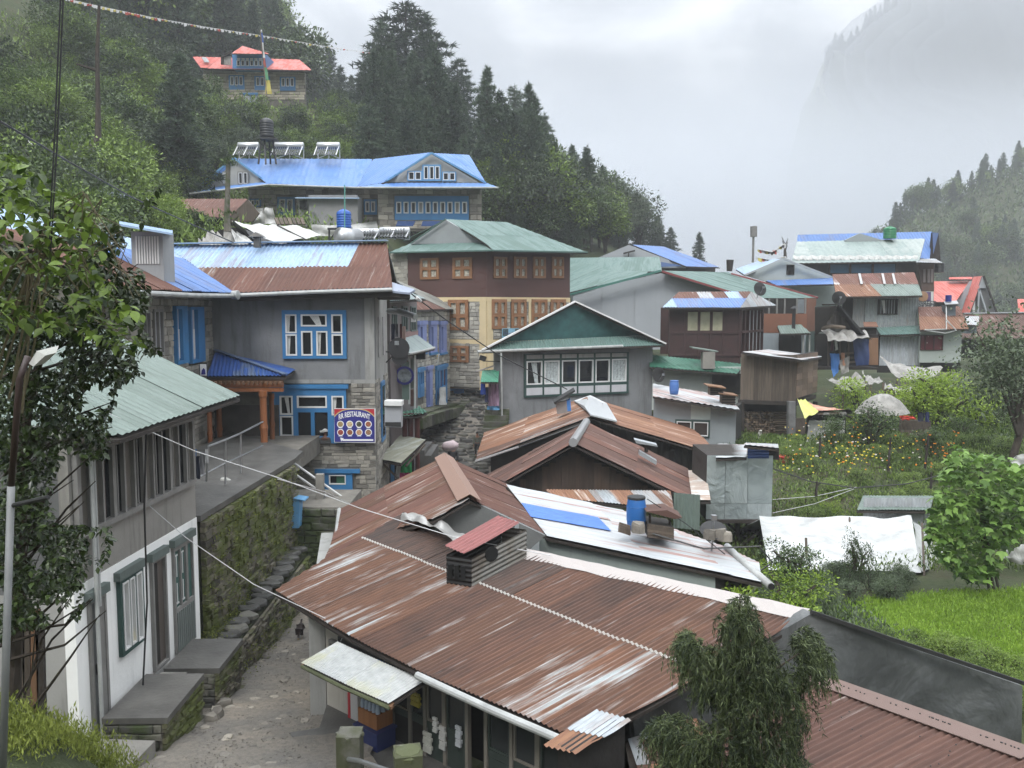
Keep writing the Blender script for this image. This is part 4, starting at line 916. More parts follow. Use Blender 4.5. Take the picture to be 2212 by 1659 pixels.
# ------------------------------------------------------------------ grey and stone restaurant building
C0,C1=W(455,900,27),W(811,900,27)
hC=thing('restaurant_house','grey stucco and stone restaurant building with bright blue window frames','restaurant',Vector((C1.x,27,0)))
wc=Wl(C0,C1);LC=wc.L;zmid=wc.uz(700,820)[1]
st_=wc.slab(hC,0,LC,zmid,7.72,STUC,.3);lo_=wc.slab(hC,0,LC,-.4,zmid,MORTAR,.3,out=-.03)
rl=wc.rect(590,839,749,957);rb=wc.rect(699,1021,762,1059)
stones(lo_,wc,(wc.uz(568,900)[0],LC,-.3,zmid-.12),.12,.30,ST_RR,'rr',exclude=[(rl[0]-.1,rl[1]+.15,rl[2],rl[3]+.15),(rb[0]-.1,rb[1]+.1,rb[2],rb[3]+.1),(wc.uz(430,1)[0],wc.uz(568,1)[0],-1,5)],depth=.035,seed=41,limit=295,prefer=lambda u,z:1 if z>0 else.3)
m=MB();wc.boxm(m,0,LC+.01,zmid-.12,zmid,-.1,.02);build('render_band',m,STUC_L,hC)
ru=wc.rect(611,670,749,774.5)
fx=lambda z:(z-755)/393;fy=lambda z:(1343-z)/298
def cl(a,b,c,d):return(fx(a),fx(b),fy(d),fy(c))
CU=[cl(775,845,1192,1325),cl(775,845,1070,1187),cl(870,1030,1070,1145),cl(870,940,1172,1325),cl(963,1033,1172,1325),cl(1057,1125,1070,1187),cl(1057,1125,1192,1322)]
window(hC,wc,ru,CU,BLUE,WHITEP,curt={0:'left',1:'left',2:'mid',4:'left'},deep=.08,sw=.045)
fx=lambda z:(z-100)/555;fy=lambda z:(625-z)/410
CLW=[cl(155,255,418,572),cl(155,255,268,412),cl(285,512,268,360),cl(290,388,392,572)+('open',),cl(415,515,392,572)+('open',),cl(545,638,268,415)]
wlow=window(hC,wc,rl,CLW,BLUE,WHITEP,curt={1:'mid',5:'left'},deep=.08,sw=.045,lintel=(.08,.13))
wbm=window(hC,wc,rb,[(.2,.78,.35,.9)],BLUE,WHITEP,glass(),deep=.08,lintel=(.25,.13));m=MB();wc.boxm(m,rb[0]+(rb[1]-rb[0])*.45,rb[0]+(rb[1]-rb[0])*.72,rb[2]+(rb[3]-rb[2])*.42,rb[2]+(rb[3]-rb[2])*.85,.02,.03);build('curtain',m,flat('green_cloth',(.02,.09,.05),.8),wbm)
m=MB();wc.boxm(m,rb[0]-.02,rb[1]+.05,rb[2]-.95,rb[2]-.02,.0,.05);build('render_patch',m,STUC,hC)
# side wall
sx=Wl(C1,C1+Vector((-.12,3.6,0)));sw_=sx.slab(hC,0,sx.L,-.4,7.7,STUC_L,.3)
stones(sw_,sx,(.12,sx.L,-.3,zmid),.12,.4,ST_RR,'rs',exclude=[(1.2,2.3,3.0,4.9)],depth=.03,seed=43,limit=200)
m=MB();sx.boxm(m,1.25,2.25,2.75,4.75,.0,.06);sdn=build('window',m,BLUE,hC);m=MB();sx.boxm(m,1.45,2.1,2.9,4.6,.06,.065);build('pane',m,glass(),sdn)
for u in(.9,2.2):
 m=MB();sx.boxm(m,u,u+.55,5.6,6.9,.0,.03);build('shutter',m,paint('faded_shutter',(.30,.29,.29),.8,.2,3,.3,.1),hC)
# roof of the main block
eL,eR,rR,rL=W(505,632,26.3),W(848,619,26.3),W(836,524,29.5),W(357,531,29.5)
pm=Plane(eL,eR,rL);eR,rR=pm.at(848,620),pm.at(836,524);bR,bL=rR+Vector((0,3.2,-1.6)),rL+Vector((0,3.2,-1.6))
rC=underlay(hC,[[eL,eR,rR,rL],[rL,rR,bR,bL]],DARKW,.07,.1)
def mC(i,j,nc,nr):return(RUST_P if i>nc-4 else RUST_M)if j==1 else(RUST_M if i<2 else PALEBL)
roof_plane(rC,[eL,eR,rR,rL],sheet_w=.8,rows=(0,.5,1),period=.13,amp=.022,mats=mC,spp=6,seed=4)
roof_plane(rC,[rL,rR,bR,bL],sheet_w=.8,rows=(0,1),period=.13,amp=.022,mats=PALEBL,spp=4,seed=5)
m=MB();m.bar(rL+Vector((0,-.1,.06)),rR+Vector((0.03,-.1,.06)),.34,.03);build('ridge_cap',m,PALEBL,rC)
m=MB();m.tube([eL+Vector((0,-.05,-.09)),(eL+eR)/2+Vector((0,-.05,-.07)),eR+Vector((0,-.05,-.08))],.06,8);build('gutter',m,GUT,rC);m=MB();m.bar(eL+Vector((.1,.12,-.16)),eR+Vector((.2,.12,-.2)),.06,.2);build('fascia',m,DARKW,rC)
gp=[wc.pt(LC+.05,7.7,0)];sx.poly(hC,[(.0,7.69),(3.5,7.69),(2.5,9.1)],GALV,.1,'gable')
roof_plane(rC,[W(820,601,27.2),W(836,607,26.4),W(900,624,27.5),W(893,630,26.2)],sheet_w=.6,rows=(0,1),period=.13,amp=.02,mats=PALEBL,seed=6)if False else None
m=MB();m.prism([W(836,606,27.0),W(897,625,27.0),W(885,632,26.3),W(815,625,26.3)],(0,0,-.06));build('skirt_roof',m,PALEBL,rC);m=MB();m.prism([W(815,628,26.4),W(886,636,26.4),W(884,640,28.5),W(815,640,28.5)],(0,0,-.12));build('soffit',m,DARKW,rC)
# wing on the left with its own roof
D0,D1=Vector((-8.75,18.5,0)),Vector((-9.42,27,0));wd_=Wl(D0,D1);wing=wd_.slab(hC,-1.5,wd_.L,2.5,7.75,MORTAR,.3)
ex=[]
for x0,x1,y0,y1 in((371,400,661,786),(403,436,663,783)):
 a,b=wd_.uz(x0,y0),wd_.uz(x1,y1);c,d=wd_.uz(x0,y1),wd_.uz(x1,y0);r=(a[0],b[0],(b[1]+c[1])/2,(a[1]+d[1])/2);ex.append((r[0]-.05,r[1]+.05,r[2],r[3]))
 dd=window(hC,wd_,r,[(.08,.5,.06,.95)],BLUE,None,paint('lilac_door',(.42,.42,.48),.6,.1,2,.2,.05),name='door',deep=.12)
 for q in range(4):
  m=MB();uu=r[0]+(r[1]-r[0])*(.1+q*.1);wd_.boxm(m,uu,uu+.07,r[2]+.15,r[2]+(r[3]-r[2])*.6,.014,.035);build('slat',m,WHITEP,dd)
for x0,x1,y0,y1 in((300,322,670,772),(326,350,668,768)):
 a,b=wd_.uz(x0,y0),wd_.uz(x1,y1);c,d=wd_.uz(x0,y1),wd_.uz(x1,y0);r=(a[0],b[0],(b[1]+c[1])/2,(a[1]+d[1])/2);ex.append((r[0]-.05,r[1]+.05,r[2],r[3]))
 window(hC,wd_,r,[(.1,.45,.06,.94),(.55,.9,.06,.94)],GREY_W,None,paint('lilac_door',(.42,.42,.48)),name='shutter',deep=.08)
stones(wing,wd_,(0,wd_.L,2.6,7.6),.17,.42,ST_RR,'rv',exclude=ex,depth=.05,seed=47,limit=260)
we0,we1=Vector((-7.95,16.8,7.6)),W(505,632,26.3);pv=Plane(we0,we1,W(357,533,29.3));vt=W(357,533,29.3);vn=Vector((vt.x,17,pv.p.z+(pv.n.x*(pv.p.x-vt.x)+pv.n.y*(pv.p.y-17))/pv.n.z))
rW=underlay(hC,[[we0,we1,vt,vn]],DARKW,.07,.1)
def mW(i,j,nc,nr):return BLUEI if(i<nc*.62 and j==1)else(PALEBL if j==0 else RUST_M)
roof_plane(rW,[we0,we1,vt,vn],sheet_w=.8,rows=(0,.35,1),period=.13,amp=.02,mats=lambda i,j,nc,nr:mW(nc-1-i,j,nc,nr)if False else mW(i,j,nc,nr),seed=8)
m=MB();m.tube([we0+Vector((.05,0,-.08)),we0.lerp(we1,.6)+Vector((.05,0,-.12)),we1+Vector((.05,0,-.1))],.06,8);build('gutter',m,GUT,rW)
m=MB();m.lathe(W(508,637,26.1),[(.0,-.12),(.12,-.1),(.14,.1),(.0,.13)],12,Vector((1,-.2,0)));build('gutter_end',m,GUT,rW)
# white dormer box rising from the wing roof
dm=W(300,592,21.5);m=MB();a,b=W(286,592,21.5),W(354,592,21.5);wdm=Wl(a,b);zt_=W(300,500,21.5).z;db=wdm.slab(hC,0,wdm.L,a.z-.6,zt_,paint('pale_board',(.30,.31,.32),.7,.1,1,.3,.1),.7,name='dormer')
for i in range(9):
 m=MB();wdm.boxm(m,.12+i*.066,.155+i*.066,a.z+.25,zt_-.12,.0,.03);build('slat',m,WHITEP,db)
m=MB();m.prism([W(258,488,21.0),W(373,508,21.0),W(373,502,22.4),W(258,482,22.4)],(0,0,.05));build('dormer_roof',m,PALEBL,db)
# chimney cowl on the main ridge
m=MB();p=W(556,530,28.6);m.box(p+Vector((0,0,.1)),.2,.2,.35);build('chimney',m,CONC_D,rC);m=MB();m.prism([p+Vector((-.25,-.2,.27)),p+Vector((.25,-.2,.27)),p+Vector((0,-.2,.42))],(0,.4,0));build('chimney_cap',m,CONC,rC)
# porch
pA,pB,pC_,pD=W(466,759,26.95),W(446,812,24.8),W(617,812,24.8),W(638,798,26.95)
rP=underlay(hC,[[pA,pB,pC_],[pA,pC_,pD]],DARKW,.05,.06,'porch_roof')
roof_plane(rP,[pA,pB,pC_],down=W(470,812,24.8)-W(478,765,26.7),sheet_w=.75,rows=(0,1),period=.1,amp=.018,mats=lambda i,j,nc,nr:GREENB if False else(BLUED),seed=2);roof_plane(rP,[pA,pC_,pD],sheet_w=1,rows=(0,1),period=.1,amp=.015,mats=BLUED,seed=3)
m=MB();m.bar(pA+Vector((0,0,.05)),pC_+Vector((0,0,.05)),.16,.03);build('hip_cap',m,BLUED,rP)
for x0,x1,y0,y1,d in((564,580,844,1003,24.7),(584,595,850,985,26.2),(450,461,873,1000,25.2),(470,482,868,985,26.6)):
 a,b=W((x0+x1)/2,y1,d),W((x0+x1)/2,y0,d);w_=(x1-x0)*d/F/2;m=MB();H_=b.z-a.z
 m.lathe(a,[(w_*1.1,0),(w_*1.1,H_*.12),(w_*.75,H_*.14),(w_*.95,H_*.2),(w_*.95,H_*.45),(w_*1.15,H_*.5),(w_*.95,H_*.55),(w_*.9,H_*.9),(w_*1.15,H_*.93),(w_*1.15,H_)],10);build('porch_column',m,ORW,hC)
for i,(y_,d,t_)in enumerate(((822,24.9,.16),(832,24.85,.12),(842,24.8,.1))):
 m=MB();m.bar(W(448,y_,d),W(612,y_,d),.14,t_);build('porch_beam',m,ORW if i else BRW,hC)
for i in range(16):
 m=MB();m.box(W(456+i*10,827,24.72),.06,.1,.09);build('carved_block',m,BRW,hC)
m=MB();m.box(W(530,990,26.9)+Vector((0,-.02,.2)),2.2,.04,3.0);build('porch_back',m,paint('dark_plaster',(.075,.07,.062),.9,.35,1.5,.4,.5),hC)  # dark toned panel over the wall behind the porch columns
# restaurant sign
S=24.7*0+26.75
qa,qb,qc,qd=W(722,882,S),W(811,883,S),W(811,957,S),W(722,956,S)
sg=thing('restaurant_sign','blue signboard reading RR RESTAURANT with eight pictures of dishes','sign',qd);m=MB();m.prism([qa,qb,qc,qd],(0,.04,0));build('board',m,flat('white_board',(.7,.7,.7),.45),sg)
wsn=Wl(qd+Vector((0,-.002,0)),qc+Vector((0,-.002,0)));Ls=wsn.L;zs0,zs1=qd.z,qa.z;Hs=zs1-zs0
DB=flat('sign_blue',(.035,.035,.22),.4);DR=flat('sign_red',(.45,.03,.04),.45);m=MB();wsn.boxm(m,.02,Ls-.02,zs0+.02,zs1-.02,.0,.004);build('ground_colour',m,DR,sg)
arc=lambda u:Hs*.83+Hs*.14*(1-((u-Ls/2)/(Ls/2))**2)*1.0
def strip(f0,f1,mat,name,out):
 m=MB();vs=[];n_=24
 for i in range(n_+1):u=.02+(Ls-.04)*i/n_;vs+=[wsn.pt(u,zs0+f0(u),out),wsn.pt(u,zs0+f1(u),out)]
 m.add(vs,[(2*i,2*i+2,2*i+3,2*i+1)for i in range(n_)]);build(name,m,mat,sg)
strip(lambda u:.02,lambda u:Hs*(.985-.22*abs((u-Ls/2)/(Ls/2))**3),flat('sign_gold',(.55,.45,.2),.5),'gold_edge',.006);strip(lambda u:.02,lambda u:Hs*(.965-.25*abs((u-Ls/2)/(Ls/2))**3),DB,'blue_ground',.009)
WH=flat('sign_white',(.85,.85,.85),.5)
text_part('RR RESTAURANT',sg,wsn.pt(Ls/2,zs0+Hs*.83,.012),wsn.u,ZUP,wsn.n,.23,WH,bend=lambda x:-.17*Hs*(x/(Ls/2))**2,squash=.56,bold=.005)
dish=[(.32,.22,.10),(.55,.42,.25),(.08,.08,.05),(.35,.12,.06),(.30,.06,.04),(.28,.10,.04),(.5,.28,.15),(.30,.16,.08)]
for i in range(8):
 cu_=Ls*(.16+.225*(i%4));cz=zs0+Hs*(.54 if i<4 else.30);m=MB();m.lathe(wsn.pt(cu_,cz,.010),[(Ls*.085,0),(Ls*.085,.004)],16,wsn.n);build('plate',m,WH,sg)
 k_=N('dish_%d'%i)if False else None
 m=MB();m.lathe(wsn.pt(cu_,cz,.015),[(Ls*.066,0),(Ls*.05,.004)],14,wsn.n);build('dish',m,paint('dish_colour_%s'%'abcdefgh'[i],dish[i],.6,.6,30,0,0),sg)
 m=MB();wsn.boxm(m,cu_-Ls*.05,cu_+Ls*.05,cz-Hs*.115,cz-Hs*.098,.009,.012);build('caption_line',m,WH,sg)
m=MB();wsn.boxm(m,Ls*.2,Ls*.95,zs0+Hs*.05,zs0+Hs*.10,.009,.013);m.prism([wsn.pt(Ls*.15,zs0+Hs*.15,.01),wsn.pt(Ls*.235,zs0+Hs*.13,.01),wsn.pt(Ls*.17,zs0+Hs*.03,.01)],wsn.n*.004);build('arrow',m,WH,sg)
# things about the porch
m=MB();
tb_=thing('black_bag','round black bundle on the porch floor behind the railing','bag',W(530,1000,25.5));m.lathe(W(530,1000,25.5),[(.15,0),(.24,.06),(.27,.2),(.2,.38),(.08,.48),(.0,.5)],10);build('sack',m,flat('black_plastic',(.008,.008,.01),.35),tb_)
tj=thing('cement_sack','small pale sack lying by the foot of the railing','sack',W(489,1046,19.3));m=MB();m.tube([W(475,1042,19.2),W(480,1040,19.2),W(489,1039,19.2),W(502,1041,19.2)],[.03,.09,.09,.03],8);build('sack',m,cloth('sack_cloth',(.4,.4,.37)),tj)
for i,(x,y0,y1,w_,mt)in enumerate(((427,985,1035,9,flat('navy_cloth',(.015,.02,.04),.85)),(436,975,1025,12,cloth('grey_cloth',(.25,.25,.26))),(446,970,1000,8,cloth('white_cloth',(.6,.6,.6))),(420,970,1010,6,cloth('blue_cloth',(.05,.22,.5))))):
 t=thing('hanging_clothes',('dark trousers','grey shirt','white patterned towel','bright blue cloth')[i]+' drying at the near end of the railing','laundry',W(x,y1,16.9));draped(t,[W(x-w_/2,y0,16.9+i*.06),W(x+w_/2,y0,16.95+i*.06),W(x+w_/2+1,y1,16.95+i*.06),W(x-w_/2+1,y1,16.9+i*.06)],6,6,mt,0,i,'garment',.03)
ti=thing('shop_sign','small black and white sign with a blue mountain on the porch corner','sign',W(444,808,24));m=MB();a=W(438,812,24);m.box(W(439,799,24),.22,.05,.38);build('board',m,IRON,ti);m=MB();m.box(W(439,799,23.96),.17,.02,.32);build('face',m,WH,ti);m=MB();m.prism([W(434.5,809,23.9),W(444,809,23.9),W(442.5,799,23.9),W(439.5,795,23.9),W(436,800,23.9)],(0,.02,0));build('emblem',m,DB,ti)
tw=thing('wall_cabinet','white glazed cabinet hung on the side wall beside the blue window','cabinet',W(850,924,26));a=W(831,868,26.2);m=MB();m.prism([W(831,868,26.2),W(867,868,26.2),W(867,924,26.2),W(831,922,26.2)],(0,.35,0));build('body',m,flat('grey_panel',(.33,.34,.36),.4),tw);m=MB();m.prism([W(830,866,26.1),W(868,867,26.1),W(868,877,26.1),W(830,876,26.1)],(0,.5,0));build('hood',m,WHITEP,tw);m=MB();m.prism([W(832,912,26.15),W(866,912,26.15),W(866,922,26.15),W(832,920,26.15)],(0,.02,0));build('vent',m,IRON,tw)
td=thing('satellite_dish','pair of overlapping black satellite dishes on the corner of the restaurant building','satellite dish',W(850,770,27))
for(x,y_,r_)in((861,753,.33),(863,771,.26)):
 c=W(x,y_,26.6);m=MB();ax=Vector((.25,-1,.15)).normalized();m.lathe(c,[(.0,.0),(r_*.5,.03),(r_,.10)],20,ax);build('dish',m,flat('dull_black',(.008,.008,.009),.75),td)
m=MB();m.tube([W(834,783,27.1),W(858,760,26.7)],.02,5);m.tube([W(834,760,27.1),W(855,760,26.7)],.02,5);m.tube([W(858,758,26.7),W(857,742,26.2)],.015,5);build('bracket',m,IRON,td);m=MB();m.box(W(857,741,26.1),.12,.08,.12);build('receiver',m,STEEL,td)
tf=thing('flue_pipe','shiny metal flue pipe sticking out past the restaurant corner','pipe',W(842,675,28));m=MB();m.tube([W(840,672,28.5),W(862,673,28),W(898,684,27.4)],.1,10);build('pipe',m,STEEL,tf);m=MB();m.box(W(893,690,27.5),.14,.14,.16);build('bracket',m,WHITEP,tf)
for i,(x,y0,y1,w_,c)in enumerate(((849,700,735,8,(.02,.025,.05)),(857,700,728,6,(.08,.08,.09)),(873,705,752,7,(.35,.25,.22)),(866,700,730,5,(.10,.03,.03)))):
 t=thing('hanging_clothes',('navy trousers','dark grey shirt','pinkish scarf','dark red cloth')[i]+' hanging below the flue pipe','laundry',W(x,y1,28.2));draped(t,[W(x-w_/2,y0,28.2),W(x+w_/2,y0,28.2),W(x+w_/2,y1,28.2),W(x-w_/2,y1,28.2)],5,6,cloth('laundry_%s'%'abcd'[i],c),0,i,'garment',.04)
# ------------------------------------------------------------------ big rusty roofs in the foreground
hR=thing('shop_house','low shop building under the largest streaky rusted corrugated roof','shop',Vector((-2.97,13.3,.7)))
pR2=Plane(G(912,1454,2.35),G(1214,1583,2.3),G(1400,1243,3.25));pR1=Plane(G(960,986,3.9),G(1015,1077,3.9),G(732,1101,2.6));pRR=Plane(G(960,986,3.9),G(1015,1077,3.9),G(1175,1154,2.9))
px2=[(801,1153),(872,1108),(1000,1158),(1132,1187),(1751,1322),(1731,1340),(1362,1545),(1214,1583),(912,1454),(749,1372),(595,1277),(703,1207)]
px1=[(960,986),(1015,1077),(941,1119),(801,1158),(700,1212),(718,1165),(732,1101)];pxr=[(960,986),(1094,1046),(1175,1154),(1015,1077)]
dk=MB()
for pl_,px_ in((pR2,px2),(pR1,px1),(pRR,pxr)):
 P=[pl_.at(x,y)for x,y in px_];dk.prism([p-Vector((0,0,.05))for p in P],(0,0,-.04))
rR=build('roof',dk,DARKW,hR)
d2=pR2.at(916,1449)-pR2.at(1161,1324);ac2=pR2.at(1482,1420)-pR2.at(801,1156)
rgm=random.Random(8);seq=[rgm.random()for _ in range(60)]
def m2(i,j,nc,nr):
 if j==0:return rusty('sooty_rusty_iron',(.32,.33,.32),((.065,.042,.034),(.12,.065,.045),(.03,.024,.022)),.84,5,.38,.42,dark=.95,per_sheet=.1)if 4<i<13 else(RUST_D if seq[i]<.75 else RUST_P)
 return RUST_P if seq[i+20]<.5 or i>nc-5 else RUST_D
roof_plane(rR,[pR2.at(x,y)for x,y in px2],down=d2,across=ac2,sheet_w=.66,rows=(0,.46,1),period=.076,amp=.016,mats=m2,spp=8,wave=.02,rag=.025,seed=3,lift=.01,seam=flat('bare_sheet_edge',(.38,.36,.33),.5))
d1_=pR1.at(766,1143)-pR1.at(870,1085)
roof_plane(rR,[pR1.at(x,y)for x,y in px1],down=pR1.at(735,1104)-pR1.at(960,990),across=pR1.at(1015,1077)-pR1.at(960,986),sheet_w=.68,rows=(0,.5,1),period=.076,amp=.009,mats=lambda i,j,nc,nr:RUST_M if(i+j)%3 else RUST_P,spp=5,wave=.015,rag=.02,seed=5)
roof_plane(rR,[pRR.at(x,y)for x,y in pxr],down=pRR.at(1094,1046)-pRR.at(960,986),across=pRR.at(1015,1077)-pRR.at(960,986),sheet_w=.68,rows=(0,1),period=.076,amp=.009,mats=RUST_M,spp=5,wave=.015,seed=6)
m=MB();a,b=pR1.at(960,985)+ZUP*.05,pR1.at(1015,1077)+ZUP*.05;n_=8
m.prism([a+Vector((-.22,0,-.1)),b+Vector((-.22,0,-.1)),b+ZUP*.02,a+ZUP*.02],(0,0,.012));m.prism([a+ZUP*.02,b+ZUP*.02,b+Vector((.2,.05,-.11)),a+Vector((.2,.05,-.11))],(0,0,.012));build('ridge_cap',m,RUST_O if False else rusty('pale_ridge_iron',(.42,.38,.33),((.2,.1,.07),(.28,.17,.12),(.12,.06,.05)),.55,3,.5,.45),rR)
# flashing strip along the ridge of the near roof, with the curled sheet ends under it
ra,rb_=pR2.at(1132,1189),pR2.at(1751,1322);upv=(ra-pR2.at(1100,1205));m=MB();vs=[];nn=26
dn=d2.normalized()
for i in range(nn+1):
 t=i/nn;p=ra.lerp(rb_,t);w_=.26+.05*pnoise(Vector((t*9,0,0)));vs+=[p+pR2.n*(.05+.02*pnoise(Vector((t*14,2,0)))),p+dn*w_*.5+pR2.n*(.04+.02*pnoise(Vector((t*17,4,0)))),p+dn*w_+pR2.n*(.025+.02*abs(pnoise(Vector((t*21,7,0)))))]
m.add(vs,[(3*i+k,3*i+k+1,3*i+k+4,3*i+k+3)for i in range(nn)for k in range(2)]);build('ridge_flashing',m,rusty('pale_flashing',(.47,.46,.45),((.36,.31,.28),(.27,.2,.17),(.42,.38,.35)),.45,2,2,.4,dark=.2),rR)
back=[ra+pR2.n*.02,rb_+pR2.n*.02,Vector((7.0,12.0,1.95)),Vector((3.4,15.6,1.95))]
m=MB();m.prism(back,(0,0,-.05));build('back_slope',m,RUST_Q,rR)
gw=Wl(Vector((1.5,10.3,0)),Vector((6.85,11.35,0)));gA=[gw.uz(1366,1548),gw.uz(1752,1326),gw.uz(2209,1482),gw.uz(2206,1640),gw.uz(1400,1800)]
gw.poly(hR,gA,(lambda k_:(k_.col(k_.ramp(k_.noise(k_.coords('Object',(1,1,1)),1.3,9,.62,.2),[(.36,(.055,.058,.058)),(.5,(.085,.09,.09)),(.66,(.14,.145,.145))])),k_.rough(.5),k_.bump(k_.noise(k_.coords('Object',(1,1,1)),1.4,4,.5,.4),1,.1),k_.m)[3])(N('stained_sheet_wall')),.2)
m=MB();m.bar(W(1752,1322,10.75),W(2212,1476,11.15),.05,.05);build('verge_board',m,IRON,rR)
tgp=[W(1015,1080,14.9),W(938,1122,14.9),W(938,1150,14.9),W(1130,1200,14.9),W(1178,1157,14.9)];m=MB();m.prism(tgp,(0,.1,0));build('gable',m,paint('grey_sheeting',(.15,.155,.15),.6,.15,1.2,.3,.3),hR)
m=MB();m.prism([W(1112,1128,14.8),W(1165,1155,15.4),W(1165,1200,15.4),W(1112,1185,14.8)],(0,.05,0));build('pale_panel',m,paint('pale_sheeting',(.36,.38,.38),.6,.1,1,.2,.1),hR)
o=draped(rR,[W(868,1107,15.6),W(1008,1160,14.3),W(988,1178,13.9),W(865,1122,15.3)],22,5,rusty('crumpled_flashing',(.42,.43,.42),((.30,.29,.27),(.2,.15,.12),(.38,.37,.35)),.4,2,2,.35,metal=.3),-.25,3,'crumpled_sheet',.05)
m=MB();pts=[pR1.at(733,1101),pR1.at(727,1150)+Vector((0,0,-.05)),pR1.at(725,1185)+Vector((0,0,-.1)),pR1.at(713,1204)+Vector((0,0,-.1))];m.tube(pts,.05,8);m.lathe(pts[-1],[(.07,0),(.075,.12)],10,(pts[2]-pts[3]));build('gutter',m,GUT,rR)
m=MB();m.tube([pR2.at(906,1452)-ZUP*.03+Vector((-.03,-.03,0)),pR2.at(1060,1520)-ZUP*.05+Vector((-.03,-.03,0)),pR2.at(1216,1588)-ZUP*.04+Vector((-.03,-.03,0))],.052,10);build('gutter',m,GUT,rR)
# walls of the shop
Sh0=Vector((-2.97,13.3,0));Sh1=Sh0+Vector((.75,-.66,0))*5.4;ws=Wl(Sh0,Sh1);sL=Wl(Sh0+Vector((-.9,5,0)),Sh0);sL.slab(hR,0,sL.L,-.3,2.35,STUC_L,.25,out=-.01)
wcream=ws.slab(hR,0,1.25,.2,2.35,paint('cream_render',(.36,.34,.30),.85,.12,1,.5,.25),.25)
fr=lambda x0,y0,x1,y1:ws.rect(x0,y0,x1,y1)
r=(.16,.55,1.35,2.0);window(hR,ws,r,[(.08,.46,.08,.92),(.54,.92,.08,.92)],GREY_W,None,flat('dusty_glass',(.1,.1,.1),.3))
m=MB();ws.boxm(m,.62,.84,.75,2.1,.02,.045);dr=build('curtain_banner',m,flat('banner_white',(.55,.53,.52),.8),hR);m=MB();ws.boxm(m,.61,.665,.75,2.1,.046,.055);build('banner_border',m,DR,dr)
for i,zz in enumerate((1.95,1.72,1.5)):
 for q in range(4):
  m=MB();c=ws.pt(.755+.032*math.cos(q*1.57+.78),zz+.06*math.sin(q*1.57+.78),.05);m.lathe(c,[(.026,0),(.026,.004)],10,ws.n);build('banner_motif',m,DR,dr)
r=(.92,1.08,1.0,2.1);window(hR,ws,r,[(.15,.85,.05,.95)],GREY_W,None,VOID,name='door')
# glazed shop front: posts, rails and panes
m=MB();ws.boxm(m,1.25,5.4,2.2,2.36,-.05,.03);build('shop_beam',m,DARKW,hR)
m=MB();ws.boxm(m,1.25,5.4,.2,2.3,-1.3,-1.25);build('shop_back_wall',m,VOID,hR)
GFR=paint('green_black_frame',(.03,.042,.036),.6,.2,2,.3,.1);TFR=paint('tan_frame',(.17,.155,.13),.7,.15,2,.4,.1)
xs_=[1.27,1.62,2.0,2.32,2.72,3.15,3.5,3.95,4.4,4.85,5.35]
for i,u in enumerate(xs_):
 m=MB();ws.boxm(m,u,u+.055,.2,2.2,-.02,.05);build('post',m,TFR,hR)
 if i<len(xs_)-1:
  a,b=u+.06,xs_[i+1]-.005;op=i in(5,)
  m=MB();ws.boxm(m,a,b,1.28,1.38,-.0,.03);
  if not op:build('rail',m,GFR,hR)
  if not op:
   m=MB();ws.boxm(m,a,b,1.39,2.18,.0,.008);build('pane',m,glass('shop_glass',(.03,.034,.034),.04),hR);m=MB();ring(ws,m,a,b,1.39,2.18,.03,.009,.035);build('sash',m,TFR if i%2 else GFR,hR)
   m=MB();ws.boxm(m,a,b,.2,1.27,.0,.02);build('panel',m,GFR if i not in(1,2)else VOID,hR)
# shop goods
tg=thing('bottle_crate','orange brown crate packed with clear water bottles outside the shop','crate',ws.pt(1.4,1.0,.3));c0=ws.pt(1.3,1.15,.1);m=MB();m.obox(c0,ws.u*.42,ws.n*.3,Vector((0,0,.22)));build('crate_body',m,wood('orange_crate',(.30,.13,.05),.3,.8),tg)
for i in range(5):
 for j in range(3):
  m=MB();m.lathe(c0+ws.u*(.04+i*.085)+ws.n*(.05+j*.095)+ZUP*.1,[(.033,0),(.036,.15),(.03,.22),(.013,.26),(.013,.29)],8);build('bottle',m,flat('clear_plastic',(.35,.42,.52),.12),tg)
tg=thing('blue_crate','dark blue plastic tub standing under the bottle crate','tub',ws.pt(1.3,.8,.2));m=MB();m.obox(ws.pt(1.28,.75,.1),ws.u*.5,ws.n*.35,Vector((0,0,.38)));build('tub',m,flat('navy_plastic',(.02,.03,.11),.45),tg);m=MB();m.obox(ws.pt(1.26,1.11,.08),ws.u*.54,ws.n*.39,Vector((0,0,.03)));build('rim',m,flat('navy_plastic',(.02,.03,.11),.45),tg)
for i in range(3):
 t=thing('hanging_waterproof',('bright blue rain cape at the left','mid blue rain cape in the middle','darker blue rain cape nearest the glass')[i]+' of those hung under the shop eaves','garment',ws.pt(1.5+i*.16,1.5,.12));draped(t,[ws.pt(1.42+i*.13,2.18,.12+i*.03),ws.pt(1.58+i*.13,2.18,.12+i*.03),ws.pt(1.60+i*.14,1.5+i*.05,.16),ws.pt(1.44+i*.12,1.45+i*.05,.16)],7,7,cloth('cape_blue_%s'%'abc'[i],((.03,.16,.45),(.02,.09,.3),(.01,.03,.12))[i],.35),0,i,'cape',.05)
for i,(u,z_,c,w_,h_,nm)in enumerate(((2.1,1.55,(.45,.38,.05),.22,.2,'yellow packet'),(2.55,1.3,(.5,.5,.48),.1,.22,'strip of white sachets'),(2.68,1.1,(.42,.42,.4),.14,.34,'larger bunch of pale sachets'),(3.0,1.25,(.4,.42,.44),.12,.3,'bundle of wrapped goods'),(2.35,.95,(.45,.45,.4),.2,.3,'pale paper sack'))):
 t=thing('hanging_goods',nm+' hanging in the dark shop front','goods',ws.pt(u,z_,.08));m=MB()
 for q in range(5):ws.boxm(m,u+(q%2)*.02,u+w_*.8+(q%2)*.02,z_+h_*q/5,z_+h_*(q+.85)/5,.06,.09+.01*(q%2))
 build('packets',m,cloth('goods_%s'%'abcde'[i],c,.5,.3,scale=20),t)
